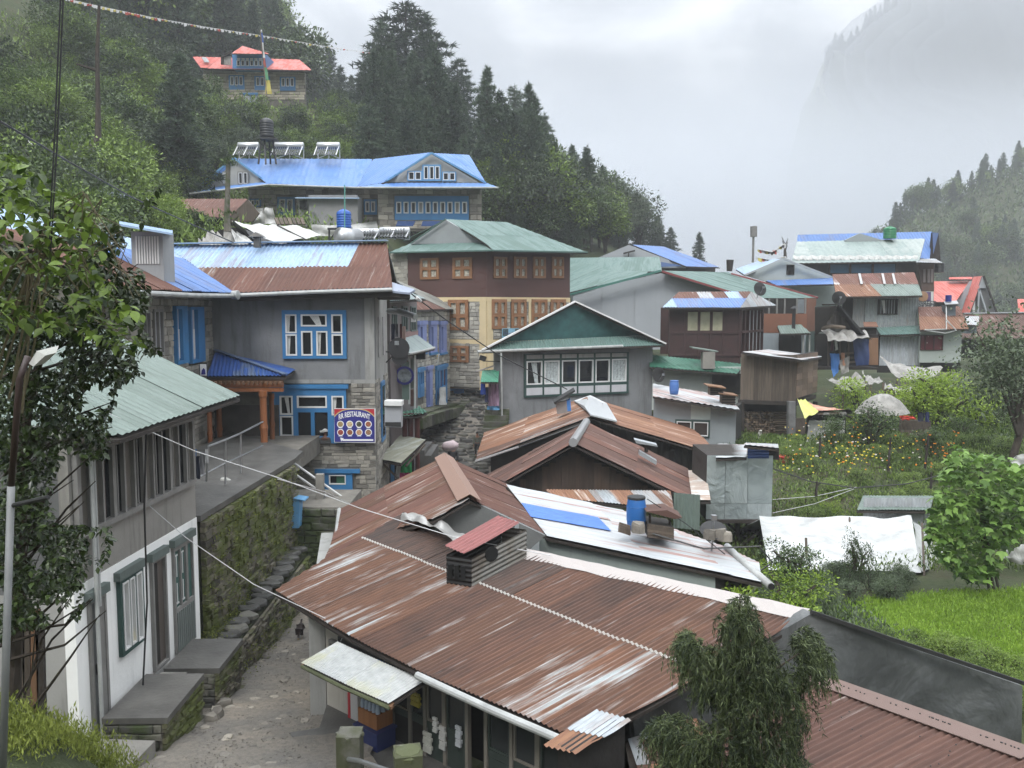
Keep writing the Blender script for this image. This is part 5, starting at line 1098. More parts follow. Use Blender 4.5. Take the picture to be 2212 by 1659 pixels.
# small mossy awning
aw=thing('shop_awning','small whitish corrugated awning stained yellow, over the corner door of the shop','awning',G(919,1470,2.2))
pa=Plane(G(730,1386,2.28),G(919,1471,2.22),G(652,1432,2.05));pxa=[(730,1386),(919,1471),(842,1522),(652,1433)]
AWM=rusty('awning_iron',(.40,.41,.40),((.42,.42,.36),(.44,.43,.28),(.28,.28,.26)),.35,1.3,1.3,.35,dark=.2,per_sheet=.1);aws=build('frame',(lambda mm:(mm.prism([pa.at(x,y)-ZUP*.03 for x,y in pxa],(0,0,-.03)),mm)[1])(MB()),DARKW,aw)
roof_plane(aw,[pa.at(x,y)for x,y in pxa],down=pa.at(652,1433)-pa.at(730,1386),across=pa.at(919,1471)-pa.at(730,1386),sheet_w=.75,rows=(0,1),period=.06,amp=.008,mats=AWM,spp=6,wave=.03,rag=.03,seed=2)
m=MB();q0,q1,q2=pa.at(652,1434)-ZUP*.04,pa.at(842,1523)-ZUP*.04,pa.at(919,1472)-ZUP*.04;m.tube([q0,(q0+q1)/2+ZUP*-.02,q1],.03,6);build('edge_roll',m,paint('mossy_iron',(.09,.10,.05),.8,.3,4,.2,.2),aw)
m=MB();m.bar(q1,ws.pt(2.4,2.2,.05),.05,.05);m.bar(q0,ws.pt(.3,1.9,.02),.04,.04);build('strut',m,BRW,aw)
m=MB();m.prism([W(729,1375,12.7),W(735,1375,12.7),W(908,1455,11.55),W(908,1464,11.55),W(730,1386,12.7)],(.02,.05,0));build('dark_edge',m,IRON,aw)
# platform, pillars
t=thing('shop_platform','raised concrete platform with mossy edge in front of the shop corner','platform',Vector((-3.3,13,.7)));m=MB();m.prism([G(627,1582,.86),G(690,1572,.86),Sh0+Vector((0,0,.86)),ws.pt(5.5,.86,0),ws.pt(5.5,.86,1.6),G(640,1620,.86)],(0,0,-.6));build('slab',m,CONC_D,t)
for i,(x0,x1,y0,d,lb)in enumerate(((724,777,1594,10.6,'square mossy stone pillar at the bottom edge, left of the shop front'),(846,908,1637,9.9,'mossy boulder topped pillar at the bottom edge, below the shop goods'))):
 a,b=W(x0,y0,d),W(x1,y0,d);w_=(b-a).length;t=thing('stone_pillar',lb,'pillar',Vector((a.x,d,.5)));m=MB();m.box((a+b)/2+Vector((0,w_/2,-.9)),w_*.96,w_*.96,1.8,.2 if i else 0);build('shaft',m,stone('pillar_stone',(.10,.098,.08),.4,moss=(.06,.065,.03),mossamt=.4),t)
 m=MB();n_=9;m.lathe((a+b)/2+Vector((0,w_/2,-.03)),[(w_*.52,-.05),(w_*.55,0),(w_*.45,.04),(0,.05)]if i else[(w_*.6,-.02),(w_*.6,.02),(0,.025)],9 if i else 4);build('cap',m,stone('pillar_cap',(.15,.145,.12),.4,moss=(.08,.09,.04),mossamt=.5),t)
t=thing('steel_rail','steel tube running between the two bottom pillars','rail',W(760,1645,10.5));m=MB();m.tube([W(752,1640,10.6),W(775,1643,10.5),W(860,1672,9.9)],.03,8);build('tube',m,STEEL,t)
# smoke hood on the near roof
hd=thing('smoke_hood','red roofed corrugated smoke hood, blackened by soot, on the largest rusty roof','chimney',pR2.at(1019,1271));fl,fr_,br=pR2.at(965,1262),pR2.at(1019,1271),pR2.at(1137,1207);bl=fl+br-fr_
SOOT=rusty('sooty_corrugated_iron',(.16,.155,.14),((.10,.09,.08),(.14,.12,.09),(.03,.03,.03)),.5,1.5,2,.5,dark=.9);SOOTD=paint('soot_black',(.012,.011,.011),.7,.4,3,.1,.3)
def corr_wall(par,a,b,h,mat,per=.076,amp=.01,horiz=True,name='corrugated_wall',h2=None):
 d=(b-a);n_=d.cross(ZUP).normalized();
 if n_.dot(CAMP-a)<0:n_=-n_
 mm=MB();rows_=int(h/per*6);vs=[];us=[];h2=h2 or h
 if horiz:
  for i in range(rows_+1):
   z=h*i/rows_;z2=h2*i/rows_;o_=n_*amp*math.cos(6.283*z/per);vs+=[a+ZUP*z+o_,b+ZUP*z2+o_];us+=[(z,0),(z,d.length)]
  mm.add(vs,[(2*i,2*i+1,2*i+3,2*i+2)for i in range(rows_)],us)
 else:
  L_=d.length;c_=max(4,int(L_/per*6))
  for i in range(c_+1):
   t=i/c_;o_=n_*amp*math.cos(6.283*t*L_/per);p=a+d*t+o_;vs+=[p,p+ZUP*(h+(h2-h)*t)];us+=[(t*L_,0),(t*L_,h)]
  mm.add(vs,[(2*i,2*i+2,2*i+3,2*i+1)for i in range(c_)],us)
 return build(name,mm,mat,par,smooth=True)
for q in(fl,fr_,br,bl):q-=ZUP*.12
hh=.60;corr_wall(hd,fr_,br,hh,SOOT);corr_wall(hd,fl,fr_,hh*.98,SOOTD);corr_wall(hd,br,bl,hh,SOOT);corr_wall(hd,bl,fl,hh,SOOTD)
for i in range(3):
 m=MB();q=fl.lerp(fr_,.22+i*.26)+ZUP*.25+Vector((-.03,-.02,0));m.box(q+ZUP*.1,.07,.03,.22,.15);build('vent_slot',m,BLACK,hd)
m=MB();qv=fr_.lerp(br,.35)+ZUP*.50;sn_=(br-fr_).cross(ZUP).normalized();sn_=sn_ if sn_.dot(CAMP-fr_)>0 else-sn_;m.lathe(qv+sn_*.005,[(.12,0),(.12,.012)],14,sn_);build('smoke_hole',m,BLACK,hd)
hr=[(960,1180),(1077,1114),(1126,1130),(1000,1198)];z_=(fl.z+hh+.04,br.z+hh+.06);ph=Plane(G(960,1180,z_[0]+.06),G(1000,1198,z_[0]),G(1077,1114,z_[1]+.1));roof_plane(hd,[ph.at(x,y)for x,y in hr],down=ph.at(960,1180)-ph.at(1077,1114),across=ph.at(1000,1198)-ph.at(960,1180),sheet_w=1,rows=(0,1),period=.076,amp=.011,mats=rusty('dull_red_iron',(.25,.085,.08),((.20,.06,.055),(.12,.035,.03),(.36,.17,.15)),.4,4,.5,.5),spp=6,wave=.02,name='hood_roof')
# lower hood at the bottom edge
pH=Plane(W(1173,1612,8.6),W(1242,1629,8.3),W(1290,1535,9.2));h2_=thing('smoke_hood','rust and zinc roofed smoke hood at the bottom edge beside the drooping cypress','chimney',W(1270,1660,9))
roof_plane(h2_,[pH.at(x,y)for x,y in((1173,1612),(1290,1535),(1369,1557),(1242,1629))],down=pH.at(1173,1612)-pH.at(1290,1535),across=pH.at(1242,1629)-pH.at(1173,1612),sheet_w=.5,rows=(0,.5,1),period=.076,amp=.011,mats=lambda i,j,nc,nr:RUST_O if(i+j)%2 else GALV,spp=6,name='hood_roof')
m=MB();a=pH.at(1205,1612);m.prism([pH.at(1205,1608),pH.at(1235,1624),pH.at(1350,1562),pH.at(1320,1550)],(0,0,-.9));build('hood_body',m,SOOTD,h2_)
# scrap roof in front, and the brown roof at the lower right
sr=thing('scrap_roof','patchwork of small rusty and bare tin sheets between the hood and the cypress','roof',W(1400,1650,9));ps=Plane(G(1362,1590,1.95),G(1480,1560,2.0),G(1400,1700,1.7))
rg=random.Random(9);spx=[(1350,1600),(1520,1530),(1560,1640),(1380,1760)]
m=MB();m.prism([ps.at(x,y)-ZUP*.03 for x,y in spx],(0,0,-.04));build('deck',m,DARKW,sr)
roof_plane(sr,[ps.at(x,y)for x,y in spx],sheet_w=.3,rows=.35,period=0,mats=lambda i,j,nc,nr:(RUST_O,RUST_D,GALV,RUST_M)[(i*5+j*3)%4],seed=5,rag=.03,name='tin_sheet')
hb=thing('brown_roofed_shed','building under the wide plain brown corrugated roof in the bottom right corner','shed',Vector((4.5,9.5,1)));p4=Plane(G(1768,1460,2.6),G(2212,1616,2.6),G(1743,1659,2.25));px4=[(1768,1458),(2240,1625),(2240,1800),(1380,1800),(1440,1630)]
m=MB();m.prism([p4.at(x,y)-ZUP*.05 for x,y in px4],(0,0,-.04));r4=build('roof',m,DARKW,hb)
roof_plane(r4,[p4.at(x,y)for x,y in px4],down=p4.at(1743,1659)-p4.at(1975,1541),across=p4.at(2212,1616)-p4.at(1768,1460),sheet_w=.68,rows=(0,1),period=.085,amp=.018,mats=RUST_Q,spp=8,wave=.015,seed=9)
ca,cb=p4.at(1760,1456),p4.at(2240,1626);dn4=(p4.at(1743,1659)-p4.at(1975,1541)).normalized();m=MB();m.prism([ca+p4.n*.035,cb+p4.n*.035,cb+dn4*.24+p4.n*.03,ca+dn4*.24+p4.n*.03],p4.n*.012);build('ridge_cap',m,RUST_Q,r4);m=MB();m.prism([ca+p4.n*.03,cb+p4.n*.03,cb-dn4*.2-ZUP*.12,ca-dn4*.2-ZUP*.12],p4.n*.012);build('ridge_cap',m,RUST_Q,r4)
for i in range(60):
 t=rnd.random();q=ca.lerp(cb,t)+dn4*(.1 if i%3 else rnd.uniform(.4,1.6))+p4.n*.045;m=MB();m.lathe(q,[(.010,0),(.008,.008),(0,.01)],5,p4.n);build('screw',m,IRON,r4)
wb4=Wl(p4.at(1440,1640),p4.at(2240,1800));m=MB();m.prism([p4.at(1768,1470)-ZUP*.1,p4.at(2240,1640)-ZUP*.1,p4.at(2240,1800)-ZUP*.1,p4.at(1440,1700)-ZUP*.1],(0,0,-2.6));build('wall',m,STUC,hb)
# ------------------------------------------------------------------ measured crops of the photograph -> picture coordinates
def crop(x0,y0,k):return lambda x,y:(x0+x/k,y0+y/k)
zm=crop(950.5,432,3.2007);zr=crop(1382.5,432,2.6665);zq=crop(1728.2,466.6,4.571);zs_=crop(777.7,587.6,5.188);zb_=crop(345.6,302.4,2.8444);zl=crop(380.2,77.8,7.11);zt_=crop(604.9,0,3.2);zg=crop(1641.8,777.7,3.84);zw=crop(1296.1,691.3,2.415);z5=crop(950.5,777.7,2.5595)
def P3(c,l,*d):return[W(*c(x,y),d[min(i,len(d)-1)])for i,(x,y)in enumerate(l)]
def slabpoly(par,name,pts,mat,vec=(0,.15,0)):m=MB();m.prism(pts,vec);return build(name,m,mat,par)
def roofq(par,c,l,d,mats,sheet=.85,rows=(0,1),period=.16,amp=.015,down=None,th=.06,name='roof',spp=4,rag=.015,wave=0,seed=1,gut=None):
 """roof from >=3 crop points; the first three (with depths) fix the plane, the rest lie on it. order: eave, eave, ridge, ridge"""
 a=[W(*c(*l[i]),d[i])for i in range(3)];pl=Plane(*a);pts=[pl.at(*c(x,y))for x,y in l]
 o=underlay(par,[pts],DARKW,.05,th,name)
 roof_plane(o,pts,down=down,sheet_w=sheet,rows=rows,period=period,amp=amp,mats=mats,spp=spp,rag=rag,wave=wave,seed=seed)
 return o,pl,pts
BRICKP=paint('red_brown_render',(.095,.046,.040),.8,.08,1,.15,.15);TIMB=paint('orange_brown_frame',(.27,.13,.06),.6,.2,3,.2,.15);FLOR=paint('floral_curtain',(.38,.36,.30),.8,.55,9,0,0)
MAR=paint('maroon_timber',(.045,.020,.018),.6,.25,2,.2,.2);ROOFRED=rusty('salmon_red_roofing',(.48,.11,.085),((.45,.10,.08),(.50,.13,.10),(.42,.09,.07)),.5,1.5,.5,.45,dark=.05)
ST_BR=stone('squared_grey_stone',(.36,.34,.295),.35);ST_HO=stone('hotel_stone',(.31,.28,.24),.45);ST_LO=stone('buff_stone',(.40,.36,.29),.35)
SKYB=paint('sky_blue_frame',(.055,.20,.42),.55,.1,2,.15,.1);PERI=paint('lavender_blue_paint',(.20,.25,.50),.55,.12,2,.15,.1)
GSHEET=rusty('grey_wall_iron',(.30,.33,.33),((.24,.265,.265),(.26,.2,.16),(.27,.3,.3)),.42,2.5,.5,.4,dark=.1)
# ---- brown and stone building
kb=W(1051,800,48);hb_=thing('corner_house','three storey corner building, red brown upper floor over cream trimmed grey stone','building',Vector((kb.x,48,3.4)))
wl1=Wl(W(845,640,51),W(1051,640,48));wr1=Wl(W(1051,640,48),W(1231,640,51.6));ztp=10.45;zbm=7.80
for w_,sd_ in((wl1,'l'),(wr1,'r')):
 u_s=w_.uz(881,600)[0]if sd_=='l' else 0
 w_.slab(hb_,u_s,w_.L,zbm,ztp,BRICKP,.25);
 gf=w_.slab(hb_,0,w_.L,2.6,zbm-.001,MORTAR,.25,out=-.03);m=MB()
 if sd_=='l':us_=w_.slab(hb_,0,u_s,zbm,ztp,MORTAR,.25,out=-.03);stones(us_,w_,(0,u_s,zbm,ztp),.2,.42,ST_BR,'bu',depth=.04,seed=4)
 w_.boxm(m,0,w_.L,7.55,7.8,-.05,.035);w_.boxm(m,0,w_.L,5.18,5.42,-.05,.03)
 for u in((w_.L-.45,w_.L-.02),)if sd_=='l' else((.02,.42),(2.95,3.12),(w_.L-.25,w_.L)):w_.boxm(m,u[0],u[1],2.6,7.55,-.05,.032)
 build('cream_band',m,CREAM,hb_);ex=[]
 if sd_=='l':
  wins=[zs_(995,310)+zs_(1218,652),zs_(1012,828)+zs_(1222,1010)];ups=[zb_(1600,725)+zb_(1716,856),zb_(1800,722)+zb_(1920,852)]
 else:
  wins=[zm(x0,686)+zm(x1,892)for x0,x1 in((355,457),(490,592),(630,736),(762,864))];ups=[zm(x0,393)+zm(x1,541)for x0,x1 in((368,461),(508,597),(641,727),(771,853))]
 for b in wins:
  r=w_.rect(*b);ex.append((r[0]-.06,r[1]+.06,r[2]-.05,r[3]+.08));window(hb_,w_,r,[(.1,.45,.5,.92),(.55,.9,.5,.92),(.1,.45,.08,.44),(.55,.9,.08,.44)],TIMB,TIMB,FLOR,sw=.05,deep=.10)
 for b in ups:
  r=w_.rect(*b);window(hb_,w_,r,grid_cells(2,2,.1,.08,.1,.08),TIMB,TIMB,FLOR,sw=.04,deep=.07)
 ex+=[(-1,40,5.15,5.45)];stones(gf,w_,(0,w_.L-.4 if sd_=='l' else w_.L,2.7,7.55),.19,.44,ST_BR,'b'+sd_,exclude=ex+([(0,.43,0,9),(2.93,3.14,0,9)]if sd_=='r' else[]),depth=.035,seed=6,gap=.02)
eL_,eC,eR_=W(838,546,50.6),W(1066,541,46.9),W(1269,545,51.4)
pR=Plane(eC,eR_,W(963,473.5,50.8));pts=[pR.at(1066,541),pR.at(1269,545),pR.at(1094,480),pR.at(963,473.5),pR.at(1047,524)]
o=underlay(hb_,[pts],DARKW);roof_plane(o,pts,down=pR.at(1060,530)-pR.at(963,474),sheet_w=.95,rows=(0,.5,1),period=.2,amp=.012,mats=GREENR,seed=3)
pS=Plane(eL_,eC,W(887,526,51.6));pts2=[pS.at(838,546),pS.at(1066,541),pS.at(1047,524),pS.at(887,526)];roof_plane(o,pts2,sheet_w=.95,rows=(0,1),period=.2,amp=.012,mats=GREENR,seed=4)
slabpoly(hb_,'gable',[W(887,527,51.3),W(1047,525,48.9),W(963,475,50.2)],paint('gable_board',(.25,.265,.27),.6,.1,1,.2,.1),(.1,.15,0));m=MB();m.bar(eL_,eC,.05,.08);m.bar(eC,eR_,.05,.08);m.bar(W(887,526,51.1),W(963,473,50.0),.08,.06);build('fascia',m,GREENR,o)
pbk=[pR.at(963,473.5),pR.at(1094,480),W(1000,500,60),W(870,520,58)];slabpoly(o,'rear_slope',pbk,GREENR,(0,0,-.05))
a,b=zm(420,887),zm(536,968);r=wr1.rect(a[0],a[1],b[0],b[1]);t=thing('trail_sign','pale blue sign with small photos on the stone front of the corner building','sign',wr1.pt(r[0],r[2],.2));m=MB();wr1.boxm(m,r[0],r[1],r[2],r[3],.12,.16);build('board',m,flat('sign_sky',(.22,.42,.55),.5),t)
m=MB();wr1.boxm(m,r[0]+.02,r[0]+.4,r[3]-.42,r[3]-.03,.16,.17);wr1.boxm(m,r[1]-.3,r[1]-.02,r[3]-.42,r[3]-.03,.16,.17);build('photo',m,paint('sign_photo',(.06,.09,.10),.5,.7,14,0,0),t);text_part('Tibetan Gallery',t,wr1.pt((r[0]+r[1])/2,r[3]-.27,.165),wr1.u,ZUP,wr1.n,.17,flat('sign_navy',(.02,.04,.15),.5));m=MB()
for i in range(3):wr1.boxm(m,r[0]+.1,r[1]-.12,r[2]+.12+i*.13,r[2]+.16+i*.13,.16,.165)
build('small_print',m,WHITEP,t)
# ---- green gabled house
hg=thing('gabled_house','grey house with dark teal gable and a row of six green framed windows','house',W(1083,906,39));g0,g1=W(1082,760,39),W(1410,745,42);wg=Wl(g0,g1)
wg.slab(hg,0,wg.L,.8,5.55,STUC,.3);sL2=Wl(g0+Vector((.4,6,0)),g0);sL2.slab(hg,0,sL2.L,.8,5.5,STUC,.3,out=-.01)
r=wg.rect(*zm(578,1058),*zm(1298,1350));fxg=lambda z:(z-578)/720;cg=[]
for a,b in((592,697),(710,813),(828,930),(943,1047),(1060,1163),(1176,1282)):cg+=[(fxg(a),fxg(b),.29,.84)]
wgw=window(hg,wg,r,cg,GREEN_D,WHITEP,curt={0:'mid',1:'full',5:'full'},cmat=cloth('lace_curtain',(.42,.46,.46),var=.4,scale=12),sw=.055,deep=.09)
for a,b in((592,697),(710,813),(828,930),(943,1047),(1060,1163),(1176,1282)):
 for p,q in((.05,.22),(.89,.98)):m=MB();ua,ub=r[0]+(r[1]-r[0])*fxg(a),r[0]+(r[1]-r[0])*fxg(b);wg.boxm(m,ua,ub,r[2]+(r[3]-r[2])*p,r[2]+(r[3]-r[2])*q,.09,.1);build('panel',m,paint('off_white_panel',(.50,.50,.52),.6,.08,2,.2,.05)if p<.5 else STUC_L,wgw)
pk=W(1239.5,655,40.2);off=wg.n
lE,rE=W(1041,759,38.2),W(1438,745,41.4);gl,gr=W(1085,738,39.0),W(1394,724,42.0)
slabpoly(hg,'gable',[gl,gr,pk],TEALB,-wg.n*.2)
pSk=Plane(lE,rE,gl+wg.n*.02);ptsk=[pSk.at(1041,759),pSk.at(1438,745),pSk.at(1394,724),pSk.at(1085,738)];og=underlay(hg,[ptsk],DARKW);roof_plane(og,ptsk,sheet_w=.8,rows=(0,1),period=.12,amp=.02,mats=GREENR,seed=7)
bk_=Vector((.35,5.5,0))
for e_,s_ in((lE,1),(rE,2)):
 pp=[pk+ZUP*.04+wg.n*.1,e_+ZUP*.04,e_+bk_,pk+bk_];o2=underlay(og,[pp],DARKW,.06);roof_plane(og,pp,sheet_w=.8,rows=(0,.5,1),period=.14,amp=.018,mats=GREENR,seed=s_)
 m=MB();m.bar(pk+ZUP*.08+wg.n*.14,e_+ZUP*.06+wg.n*.02,.1,.07);build('verge_board',m,WHITEP,og)
m=MB();m.tube([lE+Vector((-.2,-.05,-.02)),lE.lerp(rE,.75)+Vector((0,-.08,.02))],.07,8);m.tube([lE+Vector((.85,.2,-.1)),lE+Vector((.9,.5,-4.2))],.045,6);build('gutter',m,GUT,og)
t=thing('flood_light','black flood light on a bracket under the left eave of the green gabled house','lamp',W(1043,773,38.5));m=MB();m.box(W(1043,774,38.4),.3,.2,.22,0,Matrix.Rotation(.3,3,'Y'));build('lamp_head',m,IRON,t);m=MB();m.tube([W(1043,780,38.4),W(1082,781,39)],.02,5);build('bracket',m,IRON,t)
# lean-to with washing at its left side
t=thing('lean_to_roof','small light green corrugated lean-to over the washing, left of the gabled house','canopy',W(1060,825,38.5));roofq(t,zs_,[(1350,1232),(1548,1232),(1370,1095),(1560,1090)][:2]+[(1562,1092),(1372,1100)],(37.6,38.0,39.2),GREENB,.5,(0,1),.14,.02,th=.03);m=MB();m.bar(W(*zs_(1300,1118),38.6),W(*zs_(1562,1030),39.2),.12,.04);build('flashing',m,GALV,t)
for i,(x0,x1,y0,y1,c,nm)in enumerate(((1352,1405,1238,1375,(.02,.06,.32),'royal blue jacket'),(1400,1440,1290,1460,(.015,.02,.06),'navy trousers'),(1440,1490,1235,1500,(.17,.11,.16),'plum coloured shawl'),(1490,1556,1235,1500,(.20,.13,.19),'faded mauve dress'),(1425,1560,1500,1545,(.08,.24,.42),'light blue cloth at the bottom'),(1420,1450,1290,1345,(.25,.24,.28),'pale grey shirt'))):
 q=thing('hanging_clothes',nm+' hanging under the light green lean-to','laundry',W(*zs_(x0,y1),38.3));dd_=38.2+i*.05;draped(q,P3(zs_,[(x0,y0),(x1,y0),(x1+3,y1),(x0-3,y1)],dd_),8,8,cloth('wash_%s'%'abcdef'[i],c),0,i,'garment',.07)
# ---- long grey lodge with green / red verge and the roofs behind it
hk=thing('gable_lodge','long pale grey sheet walled lodge with green roof and red edged verge','lodge',W(1430,720,56));GW=paint('pale_grey_sheet_wall',(.33,.35,.37),.55,.06,.6,.12,.08)
pkk,ke,kr=W(1427,586,56),W(1230,637,56),W(1640,649,56);slabpoly(hk,'wall',[W(1238,640,56),W(1238,755,56),W(1650,755,56),W(1645,650,56),W(1427,590,56),W(1330,612,56)],GW,(0,.3,0))
for x in(1300,1372,1505,1560):m=MB();m.bar(W(x,620,55.97),W(x,740,55.97),.03,.03);build('cover_strip',m,GW,hk)
ok,plk,ptk=roofq(hk,lambda x,y:(x,y),[(1640,649),(1427,585),(1570,588),(1767,643)],(54.8,55.4,63),GREENR,.95,(0,.5,1),.2,.014,down=W(1640,649,54.8)-W(1427,585,55.4))
m=MB();m.bar(W(1228,637,55.3),W(1427,585,55.3),.3,.14);build('verge_board',m,paint('jade_verge',(.05,.16,.13),.6,.1,2,.1,.05),ok);m=MB();m.bar(W(1430,586,55.2),W(1640,650,54.6),.12,.12);m.bar(W(1580,591,61),W(1767,643,57),.12,.1);build('verge_board',m,paint('red_verge',(.22,.05,.05),.6,.15,2,.2,.05),ok)
for nm,lb,l,d,mt,sh in(('green_roof','long ribbed green roof behind the grey lodge, right of the brown corner building',[(888,508),(1536,492),(1515,393),(888,400)],(68,67,71),GREENR,1.7),('green_roof','plain dark green roof tucked between the brown building and the grey lodge',[(888,640),(1085,592),(1165,490),(1063,443),(888,446)],(60,60,64),GREENR,1.2),('green_roof','short pitched green roof rising just above the lodge verge',[(1086,592),(1420,520),(1440,490),(1122,493)],(58.5,58.5,60),GREENR,1.2)):
 t=thing('roofed_house',lb,'house',W(*zm(*l[0]),d[0])-Vector((0,0,3)));roofq(t,zm,l,d,mt,sh,(0,1),.22,.012,seed=len(lb));a,b=W(*zm(*l[0]),d[0]),W(*zm(*l[1]),d[1]);m=MB();m.prism([a+Vector((.3,.4,-.2)),b+Vector((-.3,.4,-.2)),b+Vector((-.3,5,-.1)),a+Vector((.3,5,-.1))],(0,0,-3.2));build('wall',m,GW,t)
t=thing('blue_roofed_house','house with bright blue roof and pale gable at the low end of the pine ridge','house',W(*zm(1600,495),84)-Vector((0,0,2)))
roofq(t,zm,[(1935,466),(1700,459),(1325,308),(1545,322)],(84,82,84),BLUEI,1.1,(0,1),.22,.014,down=W(*zm(1700,459),82)-W(*zm(1325,308),84));slabpoly(t,'gable',P3(zm,[(1305,310),(1095,398),(1095,470),(1700,470),(1700,458)],82.6),GW,(0,.3,0));slabpoly(t,'skirt_roof',P3(zm,[(1528,428),(1700,457),(1530,462)],82.2),BLUEI,(0,.1,0));slabpoly(t,'wall',P3(zm,[(1530,465),(1905,468),(1900,520),(1530,520)],83.5),DARKW,(0,4,0));m=MB();m.bar(W(*zm(1268,370),82.3),W(*zm(1348,350),82.3),.15,.15);m.bar(W(*zm(1305,362),82.3),W(*zm(1302,392),82.3),.1,.1);build('timber_prop',m,DARKW,t)
# ---- maroon timber house
hm=thing('maroon_house','small maroon timber house with three yellowed panes and rusty blue roof','house',W(*zr(380,900),45));w0,w1,w2=W(*zr(168,700),45),W(*zr(583,700),45),W(*zr(708,700),48.5);wm=Wl(w0,w1);wn2=Wl(w1,w2)
zt0,zb0=wm.uz(*zr(300,620))[1],wm.uz(*zr(300,905))[1];wm.slab(hm,0,wm.L,zb0-.4,zt0,MAR,.2);wn2.slab(hm,0,wn2.L,zb0,zb0+.15,MAR,1.5);wn2.slab(hm,0,wn2.L,zb0,zt0,VOID,.1,out=-1.2,name='inner_wall');bq=MB();bq.obox(wm.pt(.1,zb0,-3.2),wm.u*(wm.L+1.2),wm.n*.1,Vector((0,0,zt0-zb0)));build('inner_wall',bq,MAR,hm)
for i in range(7):
 m=MB();u=wn2.L*i/6;wn2.boxm(m,u-.06 if i else 0,u+.06,zb0,zt0,-.1,.03);build('post',m,MAR,hm)
m=MB();wn2.boxm(m,0,wn2.L,wn2.uz(*zr(600,760))[1]-.06,wn2.uz(*zr(600,760))[1]+.06,-.08,.05);wn2.boxm(m,0,wn2.L,zt0-.15,zt0,-.08,.05);build('rail',m,MAR,hm)
for a,b in((270,336),(343,406),(414,479)):r=wm.rect(*zr(a,640),*zr(b,758));window(hm,wm,r,[(.06,.94,.05,.96)],MAR,None,paint('yellowed_glass',(.40,.38,.26),.4,.25,2,.1,0),deep=.05)
for x in(175,262,340,409,482,576):m=MB();u=wm.uz(*zr(x,700))[0];wm.boxm(m,u-.05,u+.05,zb0,zt0,.0,.06);build('stile',m,MAR,hm)
for y_ in(636,710,764,845,893):m=MB();z_=wm.uz(*zr(380,y_))[1];
for y_ in(764,893):m=MB();z_=wm.uz(*zr(380,y_))[1];wm.boxm(m,0,wm.L,z_-.05,z_+.05,.0,.07);build('rail',m,MAR,hm)
roofq(hm,zr,[(130,618),(578,619),(640,527),(222,530)],(44.3,44.3,47),lambda i,j,nc,nr:(RUST_M,PALEBL,RUST_M,GALV,RUST_M)[i%5]if j==0 else(BLUEI if i<nc-1 else PALEBL),.8,(0,.42,1),.14,.02);roofq(hm,zr,[(575,619),(785,607),(640,527)],(44.3,48.5,47),GALV,.8,(0,1),.14,.02)
def dish(lb,c,r_,ax=(.3,-1,.25),loc=None,d_=None):
 t=thing('satellite_dish',lb,'satellite dish',c);ax=Vector(ax).normalized();m=MB();m.lathe(c,[(.01,0),(r_*.5,.03),(r_,.12),(r_*1.03,.12),(r_*.9,.09)],20,ax);build('dish',m,IRON,t);m=MB();m.tube([c,c-ax*.1+Vector((0,.1,-r_*1.2))],.025,5);build('mount',m,STEEL,t);m=MB();m.tube([c+ax*.1-ZUP*r_*.8,c+ax*.45],.015,5);m.box(c+ax*.45,.1,.1,.1);build('receiver_arm',m,STEEL,t);m=MB();m.box(c+ax*.06+ZUP*r_*.1,r_*.25,.02,r_*.25);build('badge',m,STEEL,t)
dish('black satellite dish above the right end of the maroon house roof',W(*zr(684,516),45.5),.36);dish('black satellite dish on the ridge of the tarp hung timber shack',W(*zr(1142,566),46.8),.36,(-.1,-1,.1));dish('black satellite dish low on the wall under the green strip roof',W(*zr(98,1008),38.5),.33,(.5,-1,.1));dish('black dish lying flat among stones on the white streaked roof',W(*z5(1510,962),17.0),.26,(-.1,-.5,.9))
# ---- green strip roof house, white roofed shed
hn=thing('low_house','low whitish house under a dark green corrugated strip roof','house',W(*zr(240,1100),42));wnn=Wl(W(*zr(52,1000),42),W(*zr(418,1000),42));wnn.slab(hn,0,wnn.L+1.9,2.2,wnn.uz(*zr(200,962))[1],paint('pale_green_white',(.42,.45,.42),.7,.08,1,.3,.1),.2);m=MB();m.prism(P3(zr,[(418,1005),(600,1000),(600,1120),(418,1110)],41.8),(0,.1,0));build('dark_doorway',m,VOID,hn)
DG=rusty('dark_green_iron',(.035,.13,.085),((.03,.11,.07),(.04,.15,.10),(.03,.07,.05)),.4,3,.5,.4,dark=.2);roofq(hn,zr,[(55,960),(560,1000),(600,945),(52,892)],(41.2,41.2,43),DG,1.4,(0,.5,1),.16,.03)
t=thing('chimney','square stone chimney with tin cap on the green strip roof','chimney',W(*zr(390,975),41.5));m=MB();a=W(*zr(391,970),41.5);b=W(*zr(391,875),41.5);m.box((a+b)/2,.58,.5,b.z-a.z);build('stack',m,stone('chimney_stone',(.2,.19,.17),.4),t);m=MB();m.prism(P3(zr,[(306,850),(455,873),(440,877),(306,856)],41.3),(0,.9,.03));build('cap',m,GREENI,t)
ho=thing('flat_shed','grey shed with a white painted sloping tin roof and green framed window','shed',W(*zr(300,1400),37));wo=Wl(W(*zr(76,1300),37.2),W(*zr(552,1300),36.2));zo=wo.uz(*zr(300,1190))[1];o_=wo.poly(ho,[(0,-.3),(wo.L,-.3),(wo.L,wo.uz(*zr(552,1205))[1]),(0,wo.uz(*zr(76,1140))[1])],paint('blue_grey_panel',(.25,.275,.285),.6,.08,1,.15,.1),.2)
